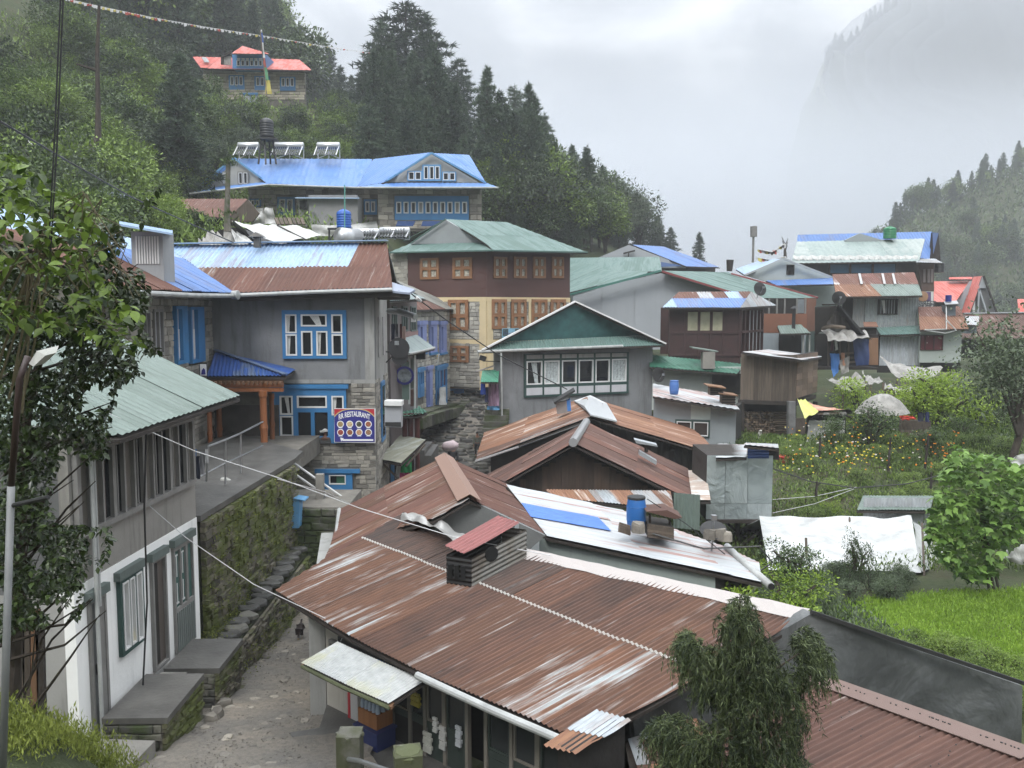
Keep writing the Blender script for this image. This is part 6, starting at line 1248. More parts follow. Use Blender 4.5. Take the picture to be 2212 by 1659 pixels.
u_a,u_b=wo.uz(*zr(292,1300))[0],wo.uz(*zr(405,1300))[0];m=MB();wo.boxm(m,u_a,u_b,wo.uz(*zr(300,1262))[1],wo.uz(*zr(300,1178))[1],0,.02);build('pale_panel',m,paint('pale_mint',(.42,.48,.46),.6,.08,1,.15,.1),ho);r=wo.rect(*zr(203,1266),*zr(402,1362));window(ho,wo,r,[(.04,.47,.05,.9),(.53,.96,.05,.9)],GREEN_D,WHITEP,glass('brown_glass',(.05,.04,.035),.2),sw=.04)
roofq(ho,zr,[(74,1128),(575,1210),(500,1128),(74,1060)],(36.6,35.6,38.5),WHTI,.8,(0,1),.14,.02,wave=.04);sideo=Wl(W(*zr(552,1300),36.2),W(*zr(585,1300),38));sideo.slab(ho,0,sideo.L,-.3,3.0,VOID,.2)
def barrel(lb,base,h,r_,mat=None,lid=None):
 t=thing('water_barrel',lb,'barrel',base);m=MB();m.lathe(base,[(r_*.8,0),(r_*.88,h*.05),(r_*.98,h*.3),(r_,h*.5),(r_*.98,h*.7),(r_*.88,h*.9),(r_*.84,h*.93)],18);build('body',m,mat or flat('barrel_blue',(.02,.12,.36),.4),t,True);m=MB();m.lathe(base+ZUP*h*.93,[(r_*.9,0),(r_*.93,h*.03),(r_*.9,h*.07),(r_*.2,h*.075),(0,h*.075)],18);build('lid',m,lid or IRON,t)
 m=MB();m.lathe(base+ZUP*h*.3,[(r_*.985,-.012),(r_*1.01,0),(r_*.985,.012)],18);m.lathe(base+ZUP*h*.7,[(r_*.985,-.012),(r_*1.01,0),(r_*.985,.012)],18);build('hoop',m,mat or flat('barrel_blue',(.02,.12,.36),.4),t);return t
BB_=flat('pale_barrel_blue',(.07,.17,.45),.45);barrel('small pale blue barrel standing on the white roof of the flat shed',W(*zr(196,1120),36.6),.6,.2,BB_,BB_)
for i,(x0,x1,y0,y1)in enumerate(((397,490,1068,1125),(465,560,1112,1190))):
 t=thing('smoke_vent',('upper slatted smoke vent with a flat cap on the white shed roof','lower slatted smoke vent with a tilted cap at the white roof corner')[i],'vent',W(*zr((x0+x1)/2,y1),36.4));a,b=W(*zr(x0+8,y1),36.4),W(*zr(x1-12,y0+12),36.4);m=MB();m.obox(a,Vector((b.x-a.x,0,0)),Vector((0,.5,0)),Vector((0,0,b.z-a.z)));build('box',m,GRW,t)
 for q in range(4):m=MB();m.box((a.x/2+b.x/2,36.37,a.z+(b.z-a.z)*(.15+.23*q)),b.x-a.x+.03,.03,.05);build('slat',m,DARKW,t)
 m=MB();m.prism(P3(zr,[(x0-8,y0),(x1+6,y0+14),(x1+6,y0+20),(x0-8,y0+6)],36.1),(0,.8,.03));build('cap',m,BRW,t)
# ---- plank box house on stilts with firewood below
hp=thing('plank_house','weathered plank walled room raised over a firewood store, white tin roof','hut',W(*zr(720,1380),40));w0,w1,w2=W(*zr(580,1000),40),W(*zr(902,1000),39.2),W(*zr(1019,1000),42.2);wp,wp2=Wl(w0,w1),Wl(w1,w2)
zt0=wp.uz(*zr(700,890))[1];zb0=wp.uz(*zr(700,1152))[1];pb=wp.slab(hp,0,wp.L,zb0,zt0,DARKW,.2);planks(pb,wp,0,wp.L,zb0,zt0,.17,GRW,seed=3);pb2=wp2.slab(hp,0,wp2.L,zb0+.1,zt0,DARKW,.2)
SHG=wood('patched_boards',(.15,.105,.075),.45,.85)
for i in range(4):
 for j in range(7):m=MB();u=wp2.L*i/4;z_=zb0+.12+(zt0-zb0-.15)*j/7;wp2.boxm(m,u+.01,u+wp2.L/4-.01,z_+.01,z_+(zt0-zb0)/7-.01,.0,.02+.015*((i*3+j)%3));build('board',m,SHG,pb2)
roofq(hp,zr,[(590,875),(932,920),(1048,903),(742,862)],(39.4,38.6,42.5),WHTI,.8,(0,1),.14,.015);m=MB();m.prism([wp.pt(-.1,zb0-.02,.1),wp.pt(wp.L+.05,zb0-.02,.1),w2*1.0+Vector((0,0,zb0-w2.z)),wp.pt(-.1,zb0-.02,-3)],(0,0,-.18));build('floor_beam',m,DARKW,hp)
m=MB();m.prism(P3(zr,[(575,1160),(900,1160),(900,1400),(575,1400)],41.5),(0,.2,0));build('back_wall',m,VOID,hp)
for x0,x1,y1,d,mt in((850,890,1400,39.1,paint('grey_post',(.15,.15,.15),.7,.3,3,.3,.2)),(580,596,1390,39.8,DARKW),(1003,1016,1330,42,DARKW)):
 a,b=W(*zr((x0+x1)/2,y1),d),W(*zr((x0+x1)/2,1160),d);m=MB();m.bar(a,b,(x1-x0)/2.67*d/F,.3,Vector((0,1,0)));build('stilt',m,mt,hp)
for i in range(5):a,b=W(*zr(885,1278+i*24),39.6),W(*zr(950,1272+i*24),39.8);m=MB();m.bar(a,b,.06,.3);build('board',m,GRW,hp)
fw_=thing('firewood_stack','tall stack of split firewood stored under the plank house','firewood',W(*zr(730,1370),40.6));wf=Wl(W(*zr(610,1300),40.4),W(*zr(850,1300),40.4));zf0,zf1=wf.uz(*zr(700,1372))[1],wf.uz(*zr(700,1228))[1];rg=random.Random(2);LOGM=wood('cut_firewood',(.20,.15,.105),.6,.8);lm=[]
for i in range(5):
 mb=MB();n_=rg.randint(3,5);a0=rg.uniform(0,6);pp=[(math.cos(a0+k*6.283/n_)*rg.uniform(.4,.55),math.sin(a0+k*6.283/n_)*rg.uniform(.4,.55))for k in range(n_)];mb.prism([(x,1,z)for x,z in pp],(0,-2,0));me=bpy.data.meshes.new('log');me.from_pydata(mb.v,[],mb.f);me.materials.append(LOGM);lm.append(me)
z=zf0
while z<zf1:
 u=0.05
 while u<wf.L:
  s_=rg.uniform(.10,.17);hi=u>wf.L*.68
  if hi:inst('log',lm[rg.randrange(5)],frame_M(wf.pt(u+.3,z+.05,rg.uniform(-.1,.05)),wf.n,wf.u,ZUP,.1,.38,.09),fw_);u+=.7
  else:inst('log',lm[rg.randrange(5)],frame_M(wf.pt(u,z+.05,rg.uniform(-.2,.02)),wf.u,wf.n,ZUP,s_,.25,.11),fw_);u+=s_*1.02
 z+=.105
# ---- orange panel house
hq=thing('orange_house','two level shack with orange brown panels under the end of the green lodge roof','house',W(*zr(850,870),50));wqq=Wl(W(*zr(700,700),50),W(*zr(962,700),50));wq2=Wl(W(*zr(962,700),50),W(*zr(1012,700),52));Z_=lambda y_:wqq.uz(*zr(800,y_))[1]
OR_=paint('orange_brown_panel',(.20,.085,.05),.7,.12,1,.25,.1);wqq.slab(hq,0,wqq.L,Z_(765),Z_(655),OR_,.2);wqq.slab(hq,0,wqq.L,Z_(655)+.002,Z_(565),VOID,.2,out=-.12);wqq.slab(hq,0,wqq.L,Z_(900),Z_(765)-.002,paint('pale_blue_grey',(.30,.34,.37),.6,.1,1,.2,.1),.2,out=-.02);wq2.slab(hq,0,wq2.L,Z_(760),Z_(565),OR_,.2);wq2.slab(hq,0,wq2.L,Z_(900),Z_(760)-.002,GREEN_D,.2)
for x in(712,745,790,835,905,955):m=MB();u=wqq.uz(*zr(x,600))[0];wqq.boxm(m,u-.04,u+.04,Z_(655),Z_(568),-.11,.0);build('mullion',m,GREY_W,hq)
m=MB();wqq.boxm(m,wqq.uz(*zr(905,600))[0],wqq.uz(*zr(955,600))[0],Z_(652),Z_(572),-.11,-.09);build('pane',m,paint('dull_glass',(.17,.19,.2),.3,.2,2,0,0),hq)
m=MB();wqq.boxm(m,wqq.uz(*zr(805,600))[0],wqq.uz(*zr(935,600))[0],Z_(900),Z_(770),.0,.03);build('doorway',m,VOID,hq);roofq(hq,zr,[(808,770),(985,766),(925,716),(790,724)],(48.6,48.6,49.6),GREENI,.8,(0,1),.15,.02)
m=MB();m.tube([W(*zr(882,790),49.2),W(*zr(888,625),49.2)],.1,8);m.lathe(W(*zr(888,625),49.2),[(.22,0),(.03,.15)],10);build('stove_pipe',m,IRON,hq);m=MB();m.tube([W(*zr(976,880),48.9),W(*zr(976,762),48.9)],.05,6);m.tube([W(*zr(940,880),48.9),W(*zr(940,770),48.9)],.05,6);build('drainpipe',m,GUT,hq)
# ---- pale gabled house with blue skirt
hr_=thing('pale_gable_house','pale grey gabled house with one dark attic opening and a blue skirt roof','house',W(*zr(860,640),65));slabpoly(hr_,'gable',P3(zr,[(600,432),(830,338),(1120,448),(1120,470),(730,470)],65),paint('pale_sage_wall',(.38,.42,.42),.7,.06,1,.15,.1),(0,.3,0));slabpoly(hr_,'wall',P3(zr,[(730,470),(1130,470),(1130,700),(730,700)],65.6),paint('sage_wall',(.27,.31,.30),.7,.08,1,.2,.1),(0,.3,0))
wrr=Wl(W(*zr(600,450),65),W(*zr(1120,450),65));window(hr_,wrr,wrr.rect(*zr(843,372),*zr(888,431)),[(.08,.92,.06,.94)],DARKW,None,VOID,deep=.08)
roofq(hr_,zr,[(605,432),(552,398),(700,346),(830,336)],(64.5,70,70),PALEBL,.9,(0,1),.2,.015,down=W(*zr(605,432),64.5)-W(*zr(830,336),64.5));slabpoly(hr_,'verge',P3(zr,[(826,332),(598,430),(610,436),(832,342)],64.5),WHTI,(0,.2,0));slabpoly(hr_,'verge',P3(zr,[(830,332),(1122,445),(1115,450),(828,342)],64.5),WHTI,(0,.2,0));roofq(hr_,zr,[(790,492),(1228,482),(1112,448),(725,464)],(63.2,63.2,65),BLUEI,1,(0,1),.2,.015)
roofq(hr_,zr,[(1228,482),(1120,448),(830,336),(1000,330)],(66,66,65),BLUEI,1,(0,1),.2,.015)if False else None
# ---- timber shack hung with tarps
hs=thing('tarp_shack','dark timber shack with steep gable, hung about with grey and blue tarps','shack',W(*zr(1180,970),48));GDW=wood('dark_gable_timber',(.05,.045,.04),.5,.85);wsk=Wl(W(*zr(1012,800),48),W(*zr(1300,800),48));Y_=lambda y_:wsk.uz(*zr(1150,y_))[1];U_=lambda x:wsk.uz(*zr(x,800))[0]
gb=slabpoly(hs,'gable',P3(zr,[(1035,760),(1142,610),(1275,775)],48),DARKW,(0,.2,0));planks(gb,wsk,U_(1045),U_(1262),Y_(760),Y_(620),.16,GDW,seed=4,top=lambda u:Y_(612)-abs(u-U_(1142))*1.1-.15)
roofq(hs,zr,[(1008,766),(1022,766),(1142,603),(1008,612)],(47.0,47.4,47.4),rusty('grey_green_iron',(.17,.21,.195),((.15,.18,.17),(.13,.15,.14),(.2,.24,.22)),.4,3,.4,.42),.8,(0,1),.18,.02,down=W(*zr(1022,766),47.4)-W(*zr(1142,603),47.4));slabpoly(hs,'roof_slope',P3(zr,[(1140,598),(1158,610),(1300,775),(1280,775)],47.2),IRON,(0,2.5,0))
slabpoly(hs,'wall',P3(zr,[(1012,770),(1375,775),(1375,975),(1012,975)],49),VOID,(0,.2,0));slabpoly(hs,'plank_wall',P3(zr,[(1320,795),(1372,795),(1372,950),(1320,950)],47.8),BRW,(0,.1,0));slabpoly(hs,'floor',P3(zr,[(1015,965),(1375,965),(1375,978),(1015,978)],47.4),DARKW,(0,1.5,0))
for x in(1085,1150,1200):m=MB();m.bar(W(*zr(x,960),47.5),W(*zr(x,780),47.5),.09,.09,Vector((0,1,0)));build('post',m,GRW,hs)
for y_ in(888,915,940):m=MB();m.bar(W(*zr(1150,y_),47.45),W(*zr(1240,y_-8),47.45),.05,.11);build('rail',m,GRW,hs)
m=MB();m.tube([W(*zr(1035,740),47.3),W(*zr(1105,728),47.2),W(*zr(1180,735),47.2)],.1,7);build('log',m,GRW,hs)
draped(hs,P3(zr,[(1040,738),(1290,760),(1345,800),(1085,805)],48,48,46.3,46.2),20,6,TARPG,.1,3,'tarpaulin',.16)
for i,(l,mt,nm)in enumerate((([(1222,790),(1322,795),(1318,950),(1245,955)],cloth('navy_tarpaulin',(.025,.05,.16),.5),'dark blue tarpaulin closing the right bay'),([(1090,882),(1146,885),(1148,985),(1112,1022)],BLUET,'bright blue cloth hung over the rail'),([(1154,878),(1180,880),(1186,952),(1160,955)],cloth('peach_cloth',(.42,.22,.14)),'peach towel on the rail'),([(1148,925),(1204,900),(1205,985),(1160,1010)],TARPG,'pale sheet hanging below the rail'),([(1120,805),(1135,807),(1140,862),(1125,868)],WHITEP,'small white cloth in the shade'),([(1098,805),(1118,805),(1118,870),(1096,870)],cloth('wine_cloth',(.08,.02,.03)),'wine red cloth in the shade'))):
 t=thing('hanging_cloth',nm+' of the timber shack','cloth',W(*zr(*l[3]),47));draped(t,P3(zr,l,47.2-i*.03),7,8,mt,0,i,'sheet',.09)
# tarps and scrap below the shack
for i,(l,d,mt,lb)in enumerate((([(1075,1025),(1240,1000),(1330,1060),(1170,1095)],(44,45,43,42),TARPG,'grey tarpaulin sheet sagging below the timber shack'),([(1275,990),(1380,1020),(1400,1050),(1300,1040)],(45,45,43.5,43.5),TARPG,'crumpled pale tarpaulin flap beside the light green shrub'),([(1375,908),(1745,965),(1700,1010),(1480,1020)],(47,47,45,45.5),TARPG,'large grey tarpaulin slung below the corrugated wall'),([(1400,1050),(1570,1080),(1560,1100),(1420,1085)],(44,44,43,43),TARPG,'ragged grey sheet over the brushwood fence'),([(870,1400),(1085,1425),(1075,1500),(905,1500)],(37,37,36,36),TARPG,'grey tarpaulin draped over the low fence by the red tub'))):
 t=thing('tarpaulin',lb,'tarpaulin',W(*zr(*l[3]),d[3]));draped(t,P3(zr,l,*d),18,7,mt,.3,i+3,'sheet',.14)
 m=MB();pp=P3(zr,l,*d)
 for q in pp[2:]:m.bar(q-ZUP*1.6,q-ZUP*.02,.07,.07,Vector((0,1,0)))
 build('prop',m,GRW,t)
t=thing('brushwood_fence','thin brushwood fence under the ragged grey sheet','fence',W(*zr(1480,1200),43));m=MB()
for i in range(70):x=1395+i*2.4;m.tube([W(*zr(x+rnd.uniform(-3,3),1210),43),W(*zr(x+rnd.uniform(-6,6),1092+rnd.uniform(0,14)),43)],.018,3)
stuff(build('twigs',m,GRW,t))
# ---- corrugated two storey house and neighbours
ht=thing('corrugated_house','two storey house of grey corrugated sheet under a rust and green roof','house',W(*zr(1480,940),52));wtt=Wl(W(*zr(1170,650),52),W(*zr(1602,650),52));Y_=lambda y_:wtt.uz(*zr(1400,y_))[1]
wtt.slab(ht,0,wtt.L,Y_(735),Y_(555),VOID,.2,out=-.06);corr_wall(ht,wtt.pt(wtt.uz(*zr(1295,650))[0],Y_(735),0),wtt.pt(wtt.L,Y_(735),0),Y_(555)-Y_(735),GSHEET,.16,.018,False);corr_wall(ht,wtt.pt(wtt.uz(*zr(1225,650))[0],Y_(735),-.03),wtt.pt(wtt.uz(*zr(1295,650))[0],Y_(735),-.03),Y_(555)-Y_(735),GSHEET,.16,.018,False)
window(ht,wtt,wtt.rect(*zr(1368,570),*zr(1481,660)),[(.06,.5,.06,.94),(.54,.94,.06,.94)],DARKW,None,VOID,deep=.09,curt={0:'mid'});window(ht,wtt,wtt.rect(*zr(1180,572),*zr(1226,660)),[(.08,.92,.06,.94)],DARKW,None,VOID,deep=.03)
roofq(ht,zr,[(1130,557),(1628,550),(1580,417),(1108,428)],(51,51,55),lambda i,j,nc,nr:(RUST_M if i%3 else rusty('rust_with_pale_edges',(.5,.5,.48),((.17,.075,.055),(.22,.1,.07),(.12,.05,.04)),.62,1.2,.1,.45))if j==0 else(GREENI if i<nc/2 else RUST_O),.9,(0,.5,1),.16,.022)
for x in(1262,1395,1455):m=MB();m.prism(P3(zr,[(x-5,424),(x+8,424),(x+22,484),(x+8,484)],54.6,54.6,52.7,52.7),(0,0,.02));build('pale_strip',m,WHTI,ht)
roofq(ht,zr,[(1385,777),(1652,770),(1600,722),(1360,735)],(50,50,51.6),DG if False else GREENR,.9,(0,1),.16,.02);wt2=Wl(W(*zr(1380,850),50.6),W(*zr(1612,850),50.6));wt2.slab(ht,0,wt2.L,Y_(985),Y_(770),VOID,.2,out=-.05);corr_wall(ht,wt2.pt(0,Y_(945),0),wt2.pt(wt2.L,Y_(945),0),Y_(772)-Y_(945),rusty('bright_wall_iron',(.42,.45,.48),((.36,.39,.42),(.3,.3,.3),(.4,.43,.45)),.4,2.5,.4,.4,dark=.05),.16,.022,False)
t=thing('smoke_vent','brown capped box vent where the timber shack meets the corrugated house','vent',W(*zr(1325,780),50));m=MB();m.prism(P3(zr,[(1290,735),(1362,735),(1362,780),(1290,780)],50.2),(0,.8,0));build('box',m,DARKW,t);m=MB();m.prism(P3(zr,[(1286,706),(1360,706),(1372,732),(1290,732)],51,51,49.8,49.8),(0,0,.04));build('cap',m,RUST_O,t)
hu=thing('rust_roofed_house','small pale green house with red floral curtains under a rusty roof','house',W(*zr(1730,935),50));wu=Wl(W(*zr(1612,850),50),W(*zr(1850,850),50));Y_=lambda y_:wu.uz(*zr(1700,y_))[1];wu.slab(hu,0,wu.L,Y_(936),Y_(745),paint('pale_sage_plaster',(.36,.40,.37),.8,.06,1,.2,.1),.2)
FR=N('red_floral_curtain');vv=FR.coords('Object',(1,1,1),False);vo=FR.n("ShaderNodeTexVoronoi");vo.inputs['Scale'].default_value=3.2;FR.l(vv,vo.inputs['Vector']);FR.col(FR.ramp(vo.outputs['Distance'],[(.10,(.5,.4,.36)),(.17,(.12,.012,.018))]));el_=None
cr=FR.t.nodes[-1];MATS['floral']=FR.m;window(hu,wu,wu.rect(*zr(1613,777),*zr(1744,866)),[(.03,.2,.05,.94),(.24,.58,.05,.94),(.62,.97,.05,.94)],paint('dark_red_frame',(.05,.015,.015)),None,FR.m,deep=.06)
roofq(hu,zr,[(1612,748),(1894,742),(1840,612),(1602,616)],(49.2,49.2,52),lambda i,j,nc,nr:RUST_O if j else RUST_M,.8,(0,.45,1),.14,.02);slabpoly(hu,'under_floor',P3(zr,[(1620,938),(1845,938),(1845,990),(1620,990)],51),VOID,(0,.2,0))
t=thing('roof_vent','square tin topped vent with a blue pot on the small rusty roof','vent',W(*zr(1795,670),51));m=MB();m.prism(P3(zr,[(1765,605),(1818,605),(1818,672),(1775,672)],50.8),(0,.6,0));build('box',m,paint('dull_blue_grey',(.13,.16,.18)),t);m=MB();m.prism(P3(zr,[(1750,588),(1825,583),(1836,600),(1758,604)],51.3,51.3,50.4,50.4),(0,0,.04));build('cap',m,WHTI,t);m=MB();m.lathe(W(*zr(1776,586),50.9),[(.17,0),(.17,.38),(0,.4)],12);build('pot',m,flat('deep_blue_plastic',(.01,.02,.16),.4),t)
m=MB();m.tube([W(*zr(1764,610),50.6),W(*zr(1765,745),48.9),W(*zr(1640,748),48.9)],.035,5);m.tube([W(*zr(1765,690),49.2),W(*zr(1822,752),48.8),W(*zr(1760,768),48.9),W(*zr(1650,752),48.9)],.035,5);tag(build('loose_pipe',m,GUT,None,org=W(*zr(1764,700),49)),'loose white pipe looping over the eave of the small rusty roof','pipe')
# ---- the long lodge on the skyline
hv=thing('long_lodge','long skyline lodge with weathered green sheet roof in front of its blue roofs','lodge',W(*zr(1250,480),75));PG=rusty('weathered_green_sheet',(.26,.32,.30),((.30,.35,.33),(.17,.22,.21),(.42,.45,.43)),.45,1.2,1.5,.45,dark=.1)
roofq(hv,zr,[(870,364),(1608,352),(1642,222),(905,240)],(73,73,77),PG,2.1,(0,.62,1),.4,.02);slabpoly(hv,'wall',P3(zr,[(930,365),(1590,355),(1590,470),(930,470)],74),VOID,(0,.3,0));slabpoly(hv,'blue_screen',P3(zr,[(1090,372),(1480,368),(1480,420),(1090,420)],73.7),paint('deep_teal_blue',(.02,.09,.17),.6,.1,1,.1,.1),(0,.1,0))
for x in(940,1090,1210,1340,1478):m=MB();m.bar(W(*zr(x,430),73.6),W(*zr(x,365),73.6),.15,.15,Vector((0,1,0)));build('post',m,DARKW,hv)
roofq(hv,zr,[(905,245),(1668,342),(1685,182),(907,200)],(78,78,81),lambda i,j,nc,nr:BLUEI,1.3,(0,1),.3,.02);slabpoly(hv,'end_gable',P3(zr,[(1686,187),(1720,190),(1732,355),(1668,345)],79),DARKW,(0,.3,0));slabpoly(hv,'end_flap',P3(zr,[(1686,187),(1720,190),(1690,310)],78.7),BLUEI,(0,.05,0));slabpoly(hv,'dormer',P3(zr,[(1180,232),(1265,192),(1400,232),(1400,240),(1180,240)],76.6),GSHEET,(0,.3,0))
m=MB();a=[W(*zr(880+i*18,318+(i%3)*4),73.6)for i in range(41)];m=MB()
for i in range(40):m.prism([a[i],a[i+1],a[i+1]+Vector((0,-.25,-.35-.1*(i%2))),a[i]+Vector((0,-.25,-.3))],(0,0,.02))
stuff(build('ragged_sheet',m,TARPW,hv));cl_=[flat('flag_%s'%n_,c,.8)for n_,c in(('red',(.4,.08,.06)),('white',(.6,.6,.6)),('yellow',(.5,.42,.1)),('green',(.08,.25,.12)),('blue',(.06,.12,.35)))]
slabpoly(hv,'timber_tower',P3(zr,[(1600,358),(1694,358),(1694,525),(1625,525)],74),paint('brown_board',(.11,.065,.05),.7,.2,2,.2,.2),(0,3,0));roofq(hv,zr,[(1590,358),(1742,362),(1700,338),(1600,340)],(72.5,72.5,75),GALV,.9,(0,1),.2,.02)
for x in(1632,1656,1676):m=MB();m.prism(P3(zr,[(x,398),(x+13,398),(x+13,475),(x,475)],73.9),(0,.05,0));build('panel',m,paint('pinkish_panel',(.28,.22,.21)),hv)
t=thing('bakery_sign','tall sign reading EVEREST BAKERY below a dark picture panel','sign',W(*zr(1640,612),72));m=MB();m.prism(P3(zr,[(1602,528),(1690,528),(1690,640),(1602,640)],72),(0,.1,0));build('board',m,flat('sign_cream',(.55,.55,.53),.6),t);m=MB();m.prism(P3(zr,[(1603,530),(1676,530),(1676,583),(1603,583)],71.95),(0,.03,0));build('picture',m,paint('sign_picture',(.06,.035,.09),.5,.8,2.5,0,0),t);m=MB();c=W(*zr(1630,556),71.9);m.lathe(c,[(.45,0),(.3,.03),(0,.05)],12,Vector((0,-1,0)));build('bread_picture',m,paint('bread_brown',(.30,.17,.09)),t)
for s_,y_ in(('EVEREST',597),('BAKERY',611)):text_part(s_,t,W(*zr(1640,y_),71.9),Vector((1,0,0)),ZUP,Vector((0,-1,0)),.56,flat('sign_grey',(.05,.055,.06),.6),squash=.88,bold=.01)
def tank(lb,base,h,r_,c,name='water_tank'):
 t=thing(name,lb,'water tank',base);m=MB();prof=[(r_*.96,0)]
 for i in range(6):prof+=[(r_,h*(.03+i*.13)),(r_,h*(.10+i*.13)),(r_*.95,h*(.12+i*.13)),(r_*.95,h*(.145+i*.13))]
 prof+=[(r_*.9,h*.85),(r_*.5,h*.95),(r_*.3,h*.97),(r_*.3,h),(0,h)];mt=flat('tank_%s'%name if name!='water_tank' else 'tank_plastic_%d'%int(base.x*10),c,.4);m.lathe(base,prof,22);build('body',m,mt,t,True);return t
tank('green ribbed water tank on the skyline lodge roof',W(*zr(1438,222),76.5),1.05,.55,(.015,.19,.075));tank('black ribbed water tank tucked under the lodge eave beside the timber tower',W(*zr(1722,418),74.5),.95,.42,(.012,.013,.015))
# ---- red A-frame roofs, brown roof at the right edge
hx=thing('a_frame_lodge','salmon red steep roofed A frame lodge at the right','lodge',W(*zq(1700,960),80));roofq(hx,zq,[(1320,846),(1538,846),(1680,640),(1320,645)],(78,78,83),ROOFRED,1.2,(0,1),.3,.015);roofq(hx,zq,[(1590,957),(1682,957),(1810,592),(1708,600)],(79,77,80),ROOFRED,1.2,(0,1),.3,.015,down=W(*zq(1682,957),77)-W(*zq(1810,592),80));roofq(hx,zq,[(1470,625),(1700,625),(1700,600),(1470,605)],(82,82,83),ROOFRED,1.2,(0,1),.3,.015)
slabpoly(hx,'side_panel',P3(zq,[(1682,640),(1700,640),(1600,940),(1540,850)],80.5),GW,(0,.1,0));slabpoly(hx,'wall',P3(zq,[(1320,846),(1600,846),(1600,970),(1320,970)],81),DARKW,(0,.3,0));gx=slabpoly(hx,'gable_front',P3(zq,[(1810,596),(1940,955),(1684,955)],79.2),paint('grey_gable_dark',(.10,.10,.10)),(0,.3,0));slabpoly(hx,'gable_top',P3(zq,[(1810,594),(1848,712),(1770,712)],79.0),GW,(0,.1,0))
for a,b in(((1812,592),(1942,952)),((1765,715),(1840,950)),((1765,715),(1755,950))):m=MB();m.bar(W(*zq(*a),78.9),W(*zq(*b),78.9),.14,.14,Vector((0,1,0)));build('rafter',m,DARKW if a[0]>1800 else GW,hx)
m=MB();m.prism(P3(zq,[(1705,850),(1728,820),(1728,945),(1700,950)],78.8),(0,.05,0));build('window',m,WHITEP,hx)
t=thing('red_roofed_house','house at the right edge showing only a corner of salmon red roof','house',W(*zq(2190,950),85));roofq(t,zq,[(2158,950),(2330,950),(2320,818),(2145,820)],(84,84,87),ROOFRED,1.2,(0,1),.3,.015);slabpoly(t,'wall',P3(zq,[(2165,950),(2330,950),(2330,1010),(2165,1010)],85),GW,(0,3,0))
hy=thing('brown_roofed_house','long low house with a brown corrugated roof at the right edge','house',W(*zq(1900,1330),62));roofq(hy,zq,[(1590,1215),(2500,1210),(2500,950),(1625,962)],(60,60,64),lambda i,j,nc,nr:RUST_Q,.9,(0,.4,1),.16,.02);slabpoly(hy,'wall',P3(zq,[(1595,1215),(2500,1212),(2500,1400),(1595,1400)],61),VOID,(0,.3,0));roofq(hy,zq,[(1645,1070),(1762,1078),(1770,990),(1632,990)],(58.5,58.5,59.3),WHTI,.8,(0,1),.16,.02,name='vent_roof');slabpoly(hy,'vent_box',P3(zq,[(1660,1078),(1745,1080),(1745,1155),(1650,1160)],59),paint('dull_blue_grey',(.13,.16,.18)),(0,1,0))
m=MB();m.bar(W(*zq(1625,960),63.8),W(*zq(2500,948),63.8),.3,.08);build('ridge_cap',m,WHTI,hy)
# ---- alley houses behind the restaurant
haa=thing('laundry_house','narrow pinkish house with green roof squeezed behind the restaurant','house',W(*zs_(480,1450),33));waa=Wl(W(*zs_(335,600),32),W(*zs_(640,600),35.5));Y_=lambda y_:waa.uz(*zs_(480,y_))[1]
waa.slab(haa,0,waa.L,-.2,Y_(320),paint('grey_mauve_render',(.17,.15,.15),.8,.1,1,.3,.15),.2);waa.slab(haa,waa.L*.4,waa.L,Y_(740),Y_(670),paint('pink_render',(.30,.19,.18),.8,.1,1,.3,.15),.05,out=.04);roofq(haa,zs_,[(335,325),(738,294),(560,230),(335,250)],(31,34.5,34.5),rusty('grey_green_tin',(.18,.225,.22),((.2,.24,.235),(.16,.19,.185),(.22,.26,.25)),.4,2,.5,.42),.9,(0,1),.18,.015)
for x0,x1 in((355,405),(465,525),(562,618)):r=waa.rect(*zs_(x0,385),*zs_(x1,665));window(haa,waa,r,[(.12,.46,.06,.95),(.54,.88,.06,.95)],paint('grey_green_frame',(.12,.15,.14)),None,glass(),deep=.06)
roofq(haa,zs_,[(545,916),(835,848),(640,700),(465,748)],(31.5,35,35.2),rusty('awning_green_grey',(.22,.28,.27),((.24,.29,.28),(.2,.24,.23),(.26,.3,.3)),.4,2,.5,.42),.9,(0,1),.18,.015,name='awning');m=MB();m.tube([W(*zs_(545,918),31.5),W(*zs_(700,885),33),W(*zs_(835,850),35)],.05,8);build('gutter',m,GUT,haa)
for x,y0,y1 in((553,930,1480),(615,930,1530)):m=MB();m.bar(W(*zs_(x,y0),33.2),W(*zs_(x,y1),33.2),.07,.07,Vector((0,1,0)));build('post',m,WHITEP,haa)
for i,(x0,x1,y0,y1,c)in enumerate(((352,470,1020,1170,(.38,.38,.40)),(358,462,1180,1310,(.40,.40,.50)),(358,462,1320,1440,(.33,.35,.42)),(560,612,960,1300,(.16,.18,.16)),(565,612,1310,1500,(.16,.08,.07)))):m=MB();m.prism(P3(zs_,[(x0,y0+12),(x1,y0),(x1,y1),(x0,y1+8)],33.3),(0,.1,0));build('panel',m,paint('alley_panel_%s'%'abcde'[i],c,.7,.2,4,.3,.1),haa)
for x in(360,388,415,440):m=MB();m.bar(W(*zs_(x,1320),33.2),W(*zs_(x,1440),33.2),.05,.05,Vector((0,1,0)));m.bar(W(*zs_(x,1185),33.2),W(*zs_(x,1305),33.2),.05,.05,Vector((0,1,0)));build('slat',m,SKYB,haa)
